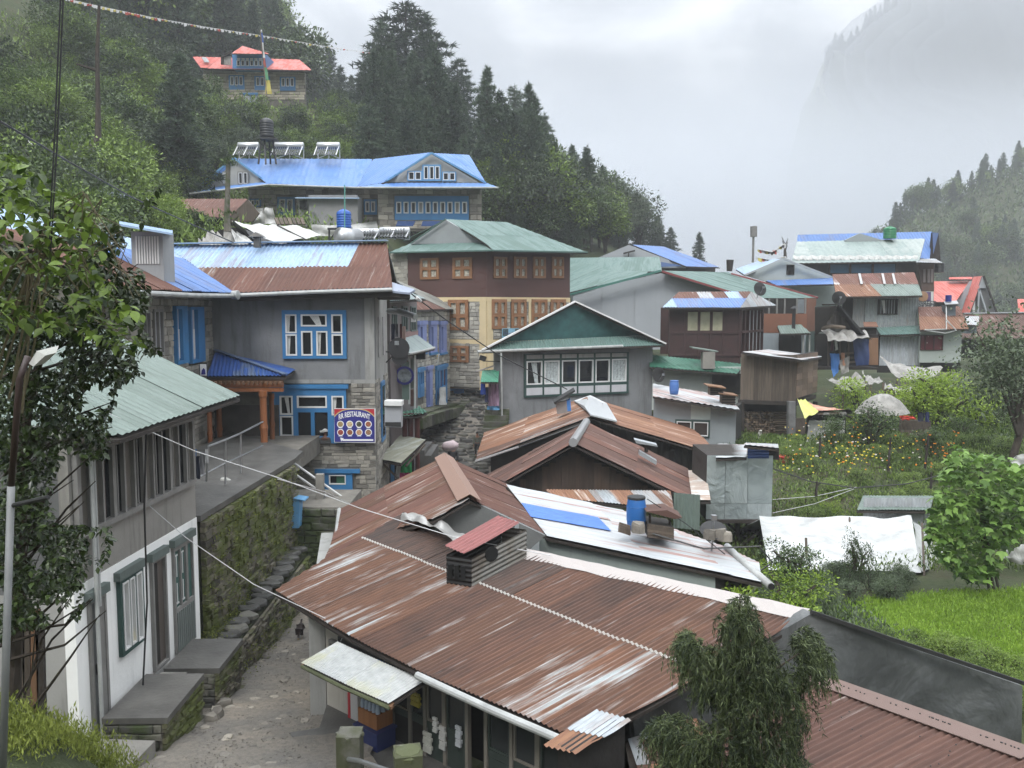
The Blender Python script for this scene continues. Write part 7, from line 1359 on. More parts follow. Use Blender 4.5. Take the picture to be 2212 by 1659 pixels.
t=thing('round_logo_sign','tall green and white shop sign with a dark blue ring in the alley','sign',W(*zs_(508,1430),32.8));m=MB();m.prism(P3(zs_,[(472,1010),(550,1005),(550,1430),(472,1432)],32.9),(0,.08,0));build('board',m,paint('sign_green_grey',(.16,.22,.19)),t);c=W(*zs_(500,1160),32.8);m=MB();m.lathe(c,[(.36,0),(.36,.02),(.27,.02),(.27,0)],20,Vector((0,-1,0)));build('ring',m,DB,t);m=MB();m.lathe(c,[(.27,0),(.27,.035)],18,Vector((0,-1,0)));build('picture',m,paint('mountain_picture',(.2,.22,.24),.6,.6,6,0,0),t)
t=thing('door_canopy','green corrugated porch canopy on dark red posts in the alley','canopy',W(*zs_(600,1650),32));roofq(t,zs_,[(475,1612),(690,1600),(755,1572),(570,1452),(475,1452)],(30.5,31,32.6),GREENB,.6,(0,1),.13,.02,down=W(*zs_(500,1612),30.6)-W(*zs_(500,1452),32));RP_=paint('dark_red_timber',(.075,.018,.015),.6,.2,3,.2,.2)
a,b=W(*zs_(480,1618),31),W(*zs_(690,1608),31.4);m=MB();m.bar(a,b,.1,.2);build('beam',m,RP_,t)
for x in(500,565,640):a=W(*zs_(x,1625),31.3);m=MB();m.lathe(Vector((a.x,a.y,-.1)),[(.1,0),(.1,.2),(.07,.3),(.09,1.0),(.11,1.3),(.08,1.4),(.1,a.z+.1)],10);build('post',m,RP_,t)
hbb=thing('stone_shop_house','coursed stone house with lavender blue window frames along the upper lane','house',W(*zs_(800,1500),48));wbb=Wl(W(*zs_(622,900),42),W(*zs_(1000,900),49));Y_=lambda x,y_:wbb.uz(*zs_(x,y_))[1];zr0=Y_(800,425);gfb=wbb.slab(hbb,0,wbb.L,0,zr0,MORTAR,.25,out=-.03);ex=[]
def wrect(wl,c,x0,y0,x1,y1):return wl.rect(*c(x0,y0),*c(x1,y1))
for x0,x1 in((645,722),(768,842),(882,950)):r=wrect(wbb,zs_,x0,590,x1,900);ex.append((r[0]-.1,r[1]+.1,r[2]-.15,r[3]+.2));w_o=window(hbb,wbb,r,[(.1,.42,.08,.92)],PERI,None,glass(),deep=.12,lintel=(.1,.2));m=MB();wbb.boxm(m,r[0]-.05,r[1]+.05,r[2]-.12,r[2],.0,.16);build('sill',m,SKYB,w_o)
for i,(x0,x1,y0,y1)in enumerate(((738,795,1090,1510),(842,960,1075,1490),(640,700,1110,1400))):
 r=wrect(wbb,zs_,x0,y0,x1,y1);ex.append((r[0]-.1,r[1]+.1,r[2]-.3,r[3]+.15));window(hbb,wbb,r,[(.06,.4,.04,.95)]if i==0 else[(.06,.22,.02,.95),(.35,.58,.5,.94),(.66,.94,.5,.94)],SKYB if i else PERI,None,paint('plum_door',(.07,.02,.05)),name='door',deep=.1,lintel=(.08,.18))
stones(gfb,wbb,(0,wbb.L,1.6,zr0),.21,.36,ST_BR,'bb',exclude=ex,depth=.04,seed=14,gap=.025,prefer=lambda u,z:2 if z>2 else 1)
roofq(hbb,zs_,[(630,424),(1158,418),(380,88),(370,150)],(44,55,52),rusty('grey_buff_roof',(.27,.27,.24),((.29,.29,.26),(.24,.24,.22),(.31,.31,.28)),.4,1.5,.5,.45),1,(0,1),.2,.012,down=Vector((.3,-1,0)))if False else None
pbb=Plane(W(*zs_(960,415),47.5),W(*zs_(1158,414),51),W(*zs_(400,90),47));ptb=[pbb.at(*zs_(x,y_))for x,y_ in((960,415),(1158,414),(620,180),(370,80),(735,310))]
ob=underlay(hbb,[ptb],DARKW);roof_plane(ob,ptb,down=ptb[0]-ptb[4],sheet_w=1,rows=(0,1),period=.2,amp=.012,mats=rusty('grey_buff_roof',(.27,.27,.24),((.29,.29,.26),(.24,.24,.22),(.31,.31,.28)),.4,1.5,.5,.45));roofq(hbb,zs_,[(628,422),(962,416),(740,316),(628,330)],(40.8,47.3,45),RUST_M,.9,(0,1),.18,.015)
slabpoly(hbb,'side_wall',[wbb.pt(wbb.L,0),wbb.pt(wbb.L,0)+Vector((-4,3,0)),wbb.pt(wbb.L,zr0)+Vector((-4,3,0)),wbb.pt(wbb.L,zr0)],MORTAR,(0,.3,0))
t=thing('hotel_sign','tilted white sign with yellow lettering on the stone house','sign',W(*zs_(835,1065),46));m=MB();m.prism(P3(zs_,[(808,930),(893,915),(862,1058),(782,1072)],46.2),(0,.12,0));build('board',m,WHITEP,t)
for i,(y_,c)in enumerate(((950,(.6,.4,.05)),(972,(.6,.4,.05)),(1010,(.12,.14,.3)),(1030,(.12,.14,.3)))):m=MB();m.bar(W(*zs_(822-i*4,y_),46.1),W(*zs_(872-i*5,y_-8),46.1),.02,.12);build('line_of_text',m,flat('ink_%s'%'aabb'[i],c),t)
t=thing('flood_light','black flood light under the alley awning','lamp',W(*zs_(660,930),34));m=MB();m.box(W(*zs_(662,934),34),.5,.2,.3);build('lamp_head',m,IRON,t);m=MB();m.box(W(*zs_(662,936),33.88),.4,.02,.22);build('lens',m,glass(),t)
hbo=thing('blue_booth','narrow booth with bright blue frame and clear blue plastic sheeting','booth',W(*zs_(1080,1460),56));wb1=Wl(W(*zs_(1000,1000),50),W(*zs_(1095,1000),50));wb2_=Wl(W(*zs_(1095,1000),50),W(*zs_(1160,1000),52));z0,z1=wb1.uz(*zs_(1050,1462))[1],wb1.uz(*zs_(1050,905))[1]
for w_ in(wb1,wb2_):
 w_.slab(hbo,0,w_.L,z0,z1,paint('lilac_board',(.42,.43,.52)),.15);m=MB();ring(w_,m,0,w_.L,z0,z1,.14,.005,.07);w_.boxm(m,.14,w_.L-.14,(z0+z1)/2+.8,(z0+z1)/2+.95,.006,.07);build('frame',m,SKYB,hbo)
draped(hbo,P3(zs_,[(1015,1190),(1155,1165),(1172,1430),(1008,1440)],49.8,49.8,49.5,49.8),9,8,BLUET,0,4,'plastic_sheet',.08);m=MB();m.prism(P3(zs_,[(998,885),(1150,880),(1212,972),(1088,968)],52.5,52.5,49.6,49.5),(0,0,.08));build('roof',m,IRON,hbo)
t=thing('white_sheet','white plastic sheet leaning against the stone shop front','sheet',W(*zs_(920,1500),50));draped(t,P3(zs_,[(878,1300),(966,1283),(978,1480),(880,1508)],45.5,46.5,46.3,45.3),8,8,TARPW,0,2,'sheet',.08)
t=thing('rubbish_bin','green wheeled rubbish bin with its lid tipped open beside the lane','bin',W(*zs_(1245,1292),50.5));GB=flat('bin_green',(.03,.22,.09),.45);a=W(*zs_(1250,1292),50.5);m=MB();m.tube([a,a+ZUP*.58],[.21,.31],4);build('body',m,GB,t);m=MB();m.tube([a+ZUP*.6,a+ZUP*.63],[.34,.34],4);build('rim',m,GB,t);b=W(*zs_(1222,1170),50.7);m=MB();m.lathe(b,[(.3,-.08),(.3,.08),(.2,.2),(0,.25)],10,Vector((-.3,-.2,1)));build('lid',m,GB,t)
p=W(*zs_(1215,1210),52.5);tree(p,SMALL['dk'],'shrub','dark rounded bush behind the green bin','shrub',None,1.9)
# stone kerb steps on the left of the upper lane
for i,(l,h_,lb)in enumerate((([(660,1610,39.5),(900,1515,43.5),(1160,1462,48.5),(1340,1320,51)],.35,'upper mossy stone kerb running up the left side of the lane'),([(700,1640,38.8),(960,1560,42.7),(1190,1490,47.5),(1380,1345,50.3)],.2,'lower stone kerb step along the left side of the lane'))):
 t=thing('stone_kerb',lb,'kerb',W(*zs_(l[0][0],l[0][1]),l[0][2]));pp=[W(*zs_(x,y_),d)for x,y_,d in l]
 for a,b in zip(pp,pp[1:]):
  n_=max(2,int((b-a).length/.7))
  for q in range(n_):
   p,p2=a.lerp(b,q/n_),a.lerp(b,(q+.96)/n_);d=p2-p;sd_=Vector((-1,.12,0))*(.7 if i==0 else.45)
   m=MB();m.obox(p-ZUP*(h_+.3),d,sd_,ZUP*(h_+.3+rnd.uniform(-.03,.03)));build('kerb_stone',m,ST_SL,t)
t=thing('stone_steps','dark stone steps at the left corner of the green gabled house','steps',W(1065,905,38.5))
for i in range(5):a=W(1040+i*2,940-i*14,37.5+i*.35);m=MB();m.obox(Vector((a.x,a.y,a.z-.5)),Vector((1.1,0,0)),Vector((0,.9,0)),Vector((0,0,.5)));build('step',m,ST_SL,t)
t=thing('concrete_steps','two grey concrete steps beside the mossy tin canopy','steps',W(925,985,33))
for i,(x0,x1,x2,x3,y0,y1)in enumerate(((1185,1240,1300,1250,680,615),(1240,1290,1345,1300,720,635))):c6=crop(561.7,777.7,3.4915);m=MB();pp=[W(*c6(x0,y0),33),W(*c6(x1,y0+2),33),W(*c6(x2,y1),34.6),W(*c6(x3,y1),34.6)];m.prism(pp,(0,0,-.9));build('step',m,CONC_D,t)
t=thing('tin_canopy','mossy grey tin canopy over a doorway at the foot of the restaurant wall','canopy',W(870,1000,29));c6=crop(561.7,777.7,3.4915);roofq(t,c6,[(898,745),(1065,778),(1250,600),(1060,565)],(28.6,27.8,30.5),paint('mossy_tin',(.20,.20,.15),.7,.25,3,.4,.2)if False else rusty('mossy_tin_sheet',(.27,.28,.24),((.21,.21,.15),(.17,.16,.1),(.26,.26,.22)),.5,2,.6,.5),.7,(0,1),.076,.01)
m=MB();m.bar(W(*c6(898,755),28.5),W(*c6(1050,900),29),.06,.06);m.bar(W(*c6(1100,800),28.5),W(*c6(1240,640),30.2),.06,.06);build('strut',m,GRW,t);slabpoly(t,'doorway',P3(c6,[(900,770),(1160,700),(1160,900),(905,960)],31),VOID,(0,.1,0));slabpoly(t,'door_frame',P3(c6,[(985,790),(1010,785),(1010,930),(985,940)],30.5),BLUE,(0,.1,0))
for i,(l,c,nm)in enumerate((([(1068,745),(1140,725),(1145,848),(1060,850)],(.01,.30,.08),'bright green cloth'),([(1055,850),(1125,848),(1110,885),(1052,888)],(.30,.01,.10),'magenta cloth'),([(1035,770),(1062,765),(1055,890),(1020,895)],(.5,.5,.5),'white cloth'))):q=thing('hanging_cloth',nm+' hanging under the mossy tin canopy','cloth',W(*c6(*l[3]),29.4));draped(q,P3(c6,l,29.4+i*.1),6,7,cloth('canopy_cloth_%s'%'abc'[i],c),0,i,'sheet',.05)
def bld(name,par,mat,*boxes,prisms=(),bars=(),tubes=(),smooth=False):
 m=MB()
 for p,v in prisms:m.prism(p,v)
 for b in bars:m.bar(*b)
 for t_ in tubes:m.tube(*t_)
 return build(name,m,mat,par,smooth)
ID=lambda x,y:(x,y)
# ---- rusty gabled roofs in the middle
h1=thing('rusty_shed','wide low shed under the orange rusted gable roof with a white patch on its ridge','shed',W(1275,1000,33))
L1=[(1027,994),(1275,901),(1267,857),(1046,935)];R1_=[(1562,986),(1275,901),(1267,857),(1497,926)]
rowf=lambda i,j,nc,nr:RUST_P if i<2 else(RUST_O if(i+j)%3 else rusty('orange_patchy_iron',(.45,.46,.45),((.25,.115,.06),(.36,.19,.1),(.15,.065,.04)),.72,4,.3,.5))
for l,dn in((L1,0),(R1_,0)):
 a=[W(*l[0],30),W(*l[1],30),W(*l[2],37)];pl=Plane(*a);pts=[pl.at(*q)for q in l];o=underlay(h1,[pts],DARKW,.05,.05);roof_plane(o,pts,down=pts[0]-pts[1],across=pts[2]-pts[1],sheet_w=.8,rows=(0,.55,1),period=.1,amp=.012,mats=rowf if l is L1 else(lambda i,j,nc,nr:RUST_O),spp=4,wave=.05,rag=.03,seed=4)
bld('ridge_patch',h1,WHTI,prisms=[([W(1240,868,36.5),W(1275,856,37),W(1310,873,36.4),W(1333,912,30),W(1275,898,29.8),W(1262,880,32)],(0,0,.05))])
bld('wall',h1,DARKW,prisms=[([W(1060,990,31),W(1275,912,31),W(1530,985,31),W(1530,1100,31),W(1060,1060,31)],(0,.2,0))]);bld('eave_edge',h1,WHTI,bars=[(W(1027,996,29.9),W(1120,965,29.9),.12,.05)])
w1=Wl(W(1270,950,30.9),W(1530,950,30.9));planks(h1,w1,0,w1.L,1.2,3.3,.22,GDW,seed=6,top=lambda u:3.35-.3*u*.98)
t=thing('roof_stove','smoke outlet made of tin sheets and a blue rag on the orange rusty roof','vent',W(1222,888,34));z5p=lambda l,d:[W(*z5(x,y),d)for x,y in l]
bld('tin',t,GALV,prisms=[(z5p([(640,240),(700,225),(705,290),(650,300)],33),(0,.5,0))]);bld('rag',t,BLUET,prisms=[(z5p([(700,225),(720,215),(725,280),(705,285)],33),(0,.3,0))]);bld('lid',t,IRON,prisms=[(z5p([(628,235),(745,165),(748,175),(635,246)],32.8),(0,.7,.03))])
h2=thing('timber_gable_shed','shed with plain red brown gable roof over a dark plank gable','shed',W(1270,1100,25))
for l in([(1091,1041),(1238,958),(1267,912),(1050,1027)],[(1495,1081),(1238,958),(1267,912),(1486,1013)]):
 pl=Plane(W(*l[0],24),W(*l[1],24),W(*l[2],28.4));pts=[pl.at(*q)for q in l];o=underlay(h2,[pts],DARKW,.05,.05);roof_plane(o,pts,down=pts[0]-pts[1],across=pts[2]-pts[1],sheet_w=.8,rows=(0,.5,1),period=.09,amp=.011,mats=lambda i,j,nc,nr:RUST_Q if(i+j)%3 else RUST_M,spp=4,wave=.04,rag=.03,seed=5)
bld('ridge_cap',h2,GALV,tubes=[([W(1238,956,23.8),W(1267,911,28.6)],[.13,.13],8)]);gb=bld('gable',h2,DARKW,prisms=[([W(1100,1045,24.6),W(1238,968,24.6),W(1480,1085,24.6),W(1480,1110,24.6),W(1100,1075,24.6)],(0,.2,0))])
w2=Wl(W(1100,1050,24.5),W(1480,1050,24.5));zz=lambda y:w2.uz(1238,y)[1];ap=w2.uz(1238,960)[0];planks(gb,w2,.3,w2.L-.3,zz(1070),zz(970),.19,wood('old_brown_planks',(.055,.036,.026),.5,.85),seed=9,top=lambda u:zz(972)-abs(u-ap)*(.56 if u<ap else.48)-.04)
roofq(h2,z5,[(640,760),(1292,825),(1275,722),(580,715)],(22.9,22.6,23.8),lambda i,j,nc,nr:(RUST_P,GALV,RUST_O,GALV,RUST_O,RUST_O)[i%6],.6,(0,1),.09,.014,name='skirt_roof');corr_wall(h2,W(1454,1140,23.6),W(1511,1145,23.6),1.0,GREENI,.12,.018,False)
t=roofq(h2,z5,[(1395,775),(1497,776),(1470,620),(1370,608)],(23.7,23.5,28),rusty('flaking_white_iron',(.5,.49,.46),((.3,.17,.12),(.36,.26,.2),(.4,.38,.34)),.5,2,1.5,.5),.7,(0,1),.09,.01)
for i,(l)in enumerate(([(1075,440),(1200,470),(1205,480),(1085,460)],[(1105,505),(1200,560),(1195,580),(1100,525)])):t=thing('loose_tin',('small tin cap on a post','strip of bright tin lying')[i]+' on the red brown gable roof','metal sheet',W(*z5(*l[3]),26));bld('sheet',t,GALV,prisms=[(z5p(l,26),(0,.2,.03))]);bld('support',t,DARKW,bars=[(W(*z5(1140,470),26.1),W(*z5(1140,510),26.1),.1,.1)])
# ---- white streaked roof
h3=thing('white_roof_building','low building with a white and red streaked sheet roof and one blue panel','building',W(1400,1230,17));pw=Plane(G(1093,1047,3.0),G(1181,1157,2.65),G(1646,1256,2.1));pxw=[(1093,1047),(1181,1158),(1646,1258),(1640,1215),(1564,1180),(1341,1102)];pts=[pw.at(*q)for q in pxw]
o=underlay(h3,[pts],DARKW,.05,.05);roof_plane(o,pts,down=pw.at(1646,1256)-pw.at(1181,1157),across=pw.at(1093,1047)-pw.at(1181,1157),sheet_w=.72,rows=(0,.42,.75,1),period=.09,amp=.009,mats=WHTI,spp=5,wave=.015,rag=.03)
qb=[pw.at(x,y)+ZUP*.03 for x,y in((1126,1089),(1147,1120),(1321,1151),(1292,1121))];roof_plane(o,qb,down=qb[2]-qb[1],across=qb[0]-qb[1],sheet_w=2,rows=(0,1),period=.09,amp=.009,mats=rusty('bright_blue_sheet',(.07,.17,.50),((.09,.2,.48),(.06,.15,.45),(.1,.2,.5)),.3,3,.4),name='blue_sheet')
bld('wall',h3,paint('mint_grey_wall',(.26,.30,.28),.8,.08,1,.3,.15),prisms=[([W(1165,1160,17.1),W(1545,1240,16),W(1545,1330,16),W(1165,1260,17.1)],(0,.2,0))]);bld('dark_end',h3,VOID,prisms=[([W(1545,1240,16),W(1620,1256,16.2),W(1620,1330,16.2),W(1545,1330,16)],(0,.2,0))])
t=thing('downpipe','thick white pipe running down the edge of the white roof to an open end','pipe',W(1665,1266,15.6));bld('pipe',t,GUT,tubes=[([W(1570,1180,17.3),W(1590,1200,16.9),W(1665,1266,15.5)],.075,10)],smooth=True);bld('mouth',t,BLACK,tubes=[([W(1665,1266,15.5),W(1667,1268,15.45)],.06,10)])
BBL=flat('barrel_blue',(.02,.12,.36),.4);barrel('large blue barrel with black rim on the white streaked roof',W(1374,1143,17.2),.68,.2)
t=thing('smoke_vent','low slatted smoke vent with a flat rusty cap beside the blue barrel','vent',W(1425,1165,17));bld('box',t,DARKW,prisms=[(z5p([(1150,905),(1290,925),(1290,1000),(1150,980)],16.9),(0,.7,0))])
for i in range(5):bld('slat',t,GRW,bars=[(W(*z5(1146,912+i*15),16.88),W(*z5(1293,932+i*15),16.88),.03,.05)])
bld('cap',t,RUST_Q,prisms=[(z5p([(1140,838),(1255,830),(1340,872),(1300,880)],16.8),(0,.5,.02))]);bld('leg',t,DARKW,bars=[(W(*z5(1160,850),17),W(*z5(1160,905),17),.04,.04),(W(*z5(1270,878),17),W(*z5(1270,925),17),.04,.04)]);bld('scrap_wood',t,GRW,bars=[(W(*z5(990,905+q*12),17-q*.05),W(*z5(1050,925+q*12),17),.05,.07)for q in range(4)])
for i,(x,y)in enumerate(((1095,955),(1500,990),(1550,990),(1575,1000))):q=W(*z5(x,y),16.8);o_=inst('roof_stone',PEB[i%6],Matrix.Translation(q)@Matrix.Diagonal((.3,.25,.2,1)));tag(o_,'grey stone weighing down the roof '+('below the blue barrel','left of the lying dish','under the lying dish','right of the lying dish')[i],'rock')
# ---- metal clad box on stilts
h4=thing('metal_clad_hut','dented grey metal clad hut standing on dark timber stilts','hut',W(1600,1230,26));w4=Wl(W(1527,1000,26),W(1669,1000,26));k4=N('dented_zinc');a4=k4.noise(k4.coords('Object',(1,1,1)),1.6,4,.5,.8);k4.col(k4.ramp(a4,[(.3,(.25,.29,.29)),(.7,(.38,.42,.42))]));k4.rough(.35);k4.b.inputs['Metallic'].default_value=.35;k4.bump(a4,1,.12)
z40,z41=w4.uz(1600,1124)[1],w4.uz(1600,984)[1];w4.slab(h4,.02,w4.L-.02,z40,z41,DARKW,2.2)
for a,b in((0,.28),(.285,.62),(.625,1)):
 for c,d in((.0,.26),(.265,1)):m=MB();w4.boxm(m,w4.L*a,w4.L*b,z40+(z41-z40)*c,z40+(z41-z40)*d,.003,.02+.01*(a>0));build('metal_sheet',m,k4.m,h4)
roofq(h4,z5,[(1525,540),(1695,535),(1700,470),(1535,462)],(25.8,25.8,28),WHTI,.8,(0,1),.1,.012);corr_wall(h4,W(1615,990,25.9),W(1661,990,25.9),.35,BLUED,.09,.015);roofq(h4,z5,[(1680,467),(1872,486),(1868,466),(1690,458)],(25.2,25.2,27),WHTI,.8,(0,1),.1,.01);bld('dark_end',h4,VOID,prisms=[([W(1661,968,26),W(1683,968,26),W(1683,993,26),W(1661,993,26)],(0,1,0))])
for x0,x1,y1,d in((1646,1667,1228,25.6),(1588,1598,1190,26.5),(1612,1622,1185,27),(1547,1553,1180,27)):bld('stilt',h4,DARKW,bars=[(W((x0+x1)/2,y1,d),W((x0+x1)/2,1120,d),(x1-x0)*d/F,.15,Vector((0,1,0)))])
bld('brace',h4,DARKW,bars=[(W(1590,1185,26.4),W(1660,1135,26),.09,.09),(W(1570,1130,26.4),W(1612,1165,26.6),.07,.07),(W(1525,1126,25.9),W(1670,1126,25.9),.12,.1)])
# ---- blue roofed lodge
hh_=thing('blue_lodge','large stone lodge with bright blue hipped roofs and a long blue window band','lodge',W(*zb_(1660,530),60));BH=lambda i,j,nc,nr:(rusty('grey_brown_sheet',(.2,.17,.15),((.16,.13,.11),(.2,.17,.15),(.13,.1,.09)),.5,3,.5)if(i*7+j*5)%23==4 else BLUEH)
c=zb_;wh=Wl(W(*c(1340,400),60),W(*c(1976,400),60));wh2=Wl(W(*c(545,400),63),W(*c(1345,400),63));Zh=lambda w_,y:w_.uz(*c(1500 if w_ is wh else 900,y))[1]
for w_,wins in((wh,[(1443,345,1897,492)]),(wh2,[(723,350,831,461),(1253,365,1333,459),(552,362,622,412)])):
 b_=w_.slab(hh_,0,w_.L,Zh(w_,560),Zh(w_,286),MORTAR,.3,out=-.03);ex=[]
 for x0,y0,x1,y1 in wins:
  r=w_.rect(*c(x0,y0),*c(x1,y1));ex.append((r[0]-.05,r[1]+.05,r[2]-.05,r[3]+.1));big=w_ is wh
  window(hh_,w_,r,grid_cells(10,1,.02,.1,.028,0,.27,.76)if big else grid_cells(2,1,.12,.1,.1,0,.16,.86),BLUE,WHITEP,curt={3:'full',6:'left',8:'full',9:'right'}if big else{1:'right'},cmat=cloth('dull_curtain',(.3,.29,.27)),sw=.07,deep=.1)
 stones(b_,w_,(0,w_.L,Zh(w_,545),Zh(w_,290)),.27,.62,ST_HO,'ho' if w_ is wh else 'hp',exclude=ex,depth=.05,seed=9,gap=.03)
def RQ(l,d,mt,**k):return roofq(hh_,c,l,d,mt,k.pop('sheet',1.1),k.pop('rows',(0,.5,1)),.35,.014,**k)
RQ([(660,268),(1212,288),(1310,118),(455,115)],(61,61.2,66),BH,rows=(0,.33,.66,1));RQ([(1212,288),(1372,262),(1668,76),(1310,118)],(61,59.6,61.5),BH,down=W(*c(1290,275),60.2)-W(*c(1500,95),62));RQ([(2003,265),(1900,92),(1672,80)],(60,65,61.5),BH,down=W(*c(2003,265),60)-W(*c(1800,90),63));RQ([(1212,290),(2078,290),(2005,264),(1372,262)],(58.6,58.6,60),BLUEH,rows=(0,1));RQ([(180,327),(665,270),(650,256),(290,290)],(60,60.4,62),BLUEH,rows=(0,1))
slabpoly(hh_,'gable',P3(c,[(1385,258),(1668,88),(1960,262)],60.2),paint('lodge_gable_board',(.33,.33,.31),.7,.06,1,.15,.1),(0,.3,0));slabpoly(hh_,'gable',P3(c,[(300,290),(462,120),(642,258)],62),MATS['lodge_gable_board'],(0,.3,0));slabpoly(hh_,'rear_slope',P3(c,[(180,322),(462,108),(470,118),(285,292)],62.2),BLUEH,(0,.2,0))
wgh=Wl(W(*c(1385,200),60.1),W(*c(1960,200),60.1))
for x0,y0,x1,y1,n_ in((1520,190,1612,252,2),(1612,152,1728,252,3),(1733,195,1820,254,2)):window(hh_,wgh,wgh.rect(*c(x0,y0),*c(x1,y1)),grid_cells(n_,1,.08,.1,.06),BLUE_L,WHITEP,sw=.05,deep=.08)
wgl=Wl(W(*c(380,240),61.9),W(*c(600,240),61.9))
for x0,x1 in((385,412),(478,545)):window(hh_,wgl,wgl.rect(*c(x0,195),*c(x1,275)),grid_cells(2,1,.1,.08,.1),GREY_W,WHITEP,deep=.08)
bld('fascia',hh_,BLUE_L,bars=[(W(*c(1372,264),59.8),W(*c(1668,80),59.9),.16,.12),(W(*c(2003,264),59.8),W(*c(1668,80),59.9),.16,.12),(W(*c(455,112),61.8),W(*c(660,262),61.8),.14,.12),(W(*c(190,322),61.8),W(*c(455,112),61.8),.14,.12)]);bld('gutter',hh_,GUT,tubes=[([W(*c(1212,293),58.4),W(*c(2080,293),58.4)],.07,6),([W(*c(1212,293),60.8),W(*c(662,275),60.8)],.07,6),([W(*c(180,330),59.8),W(*c(662,275),60.2)],.06,6)])
wx=Wl(W(*c(835,450),61),W(*c(1215,450),61));wx.slab(hh_,wx.L*.21,wx.L,Zh(wh2,540),Zh(wh2,360),paint('plain_grey_render',(.25,.25,.25),.8,.05,1,.2,.1),2,name='annex');wx.slab(hh_,0,wx.L*.215,Zh(wh2,540),Zh(wh2,362),STUC_L,.2,name='annex',out=-.8);bld('annex_roof',hh_,PALEBL,prisms=[(P3(c,[(830,354),(1225,356),(1215,347),(840,348)],60.6,60.6,63,63),(0,0,-.06))]);bld('window',hh_,IRON,prisms=[(P3(c,[(858,372),(902,372),(902,428),(858,428)],61.75),(0,-.04,0))])
for i,x in enumerate((1515,1670)):bld('solar_panel',hh_,flat('solar_blue',(.03,.06,.16),.2),prisms=[(P3(c,[(x-55,502),(x+55,502),(x+40,530),(x-65,530)],59.4,59.4,58.6,58.6),(0,0,.05))])
# solar water heaters and tank stand on its ridge; the same kind of heater below
TUB=flat('dark_glass_tubes',(.012,.015,.02),.15);ALU=paint('brushed_aluminium',(.52,.53,.54),.3,.06,2,.1,0,.5)
def heater(lb,x0,x1,y0,y1,d,c=zb_,text=None,grp=None):
 a,b=W(*c(x0,(y0*2+y1)/3),d),W(*c(x1,(y0*2+y1)/3),d);r_=.27 if d>50 else.2;base=W(*c(x0,y1),d);t=thing('solar_heater',lb,'water heater',base,grp);bld('tank',t,ALU,tubes=[([a-Vector((.05,0,0)),a,b,b+Vector((.05,0,0))],[r_*.6,r_,r_,r_*.6],14)],smooth=True);L_=(b-a).length;hgt=a.z-base.z;n_=int(L_/.14)
 bld('tubes',t,TUB,tubes=[([a+(b-a)*((i+.5)/n_)+Vector((0,-.1,-.1)),a+(b-a)*((i+.5)/n_)+Vector((0,-1.3,-hgt))],.04,5)for i in range(n_)]);bld('frame',t,WHITEP if d>50 else STEEL,bars=[(p+Vector((0,dy,0)),Vector((p.x,p.y+dy-.3*k_,base.z)),.05,.05)for p in(a,(a+b)/2,b)for dy,k_ in((.1,0),(-.1,4))]+[(a+Vector((0,.1,-.2)),Vector((b.x,b.y+.1,base.z)),.04,.04),(b+Vector((0,.1,-.2)),Vector((a.x,a.y+.1,base.z)),.04,.04)])
 if text:text_part(text,t,(a+b)/2+Vector((0,-r_-.01,.03)),Vector((1,0,0)),ZUP,Vector((0,-1,0)),.24,flat('grey_lettering',(.12,.12,.13),.5),spacing=1.3)
for i,(x0,x1)in enumerate(((482,605),(708,880),(968,1102))):heater(('leftmost solar heater on the blue lodge ridge, left of the black tank','widest solar heater on the blue lodge ridge, right of the black tank','rightmost solar heater standing apart on the blue lodge ridge')[i],x0,x1,-2,112,65)
t=thing('tank_stand','crooked black iron tripod stand on the blue lodge roof carrying a black tank','stand',W(*c(660,145),63));bld('leg',t,IRON,tubes=[([W(*c(x0,148),63+q),W(*c(x1,-15),63.3)],.07,5)for x0,x1,q in((605,625,0),(650,640,-1),(715,690,0),(680,670,1))]+[([W(*c(612,80),63),W(*c(705,40),63)],.05,4),([W(*c(620,20),63),W(*c(700,90),63)],.05,4)]);bld('platform',t,IRON,prisms=[(P3(c,[(612,-18),(705,-18),(705,-8),(612,-8)],62.6),(0,1.2,0))])
tank('black plastic water tank high on the iron stand of the blue lodge',W(*c(657,-18),63.2),1.35,.5,(.015,.016,.018));heater('right SUNRISE solar heater in front of the green corner roof',1352,1530,533,612,43,text='SUNRISE');heater('left SUNRISE solar heater beside the blue water tank',1162,1342,542,622,42,text='SUNRISE');t=thing('water_boiler','short white round ended boiler drum below the left solar heater','boiler',W(*c(1150,620),40));bld('drum',t,ALU,tubes=[([W(*c(1098,592),40),W(*c(1104,593),40),W(*c(1215,602),41),W(*c(1220,602),41)],[.3,.42,.42,.3],16)],smooth=True)
tank('bright blue ribbed water tank on a black frame behind the rusty ridge',W(*c(1131,541),42),.9,.355,(.015,.10,.42));t=thing('iron_stand','black iron table frame under the bright blue tank','stand',W(*c(1100,620),42));bld('frame',t,IRON,bars=[(W(*c(x,545),42+q),W(*c(x,630),42+q),.08,.08,Vector((0,1,0)))for x in(1040,1170)for q in(0,1.5)]+[(W(*c(1030,546),42),W(*c(1185,546),42),.1,.1),(W(*c(1040,620),42),W(*c(1090,550),42),.06,.06)]);tag(build('antenna_rod',(lambda m:(m.tube([W(*c(1135,275),41.5),W(*c(1135,545),41.5)],.03,5),m)[1])(MB()),flat('green_rod',(.1,.3,.25)),None,org=W(*c(1135,545),41.5)),'thin green rod standing in front of the bright blue tank','rod')
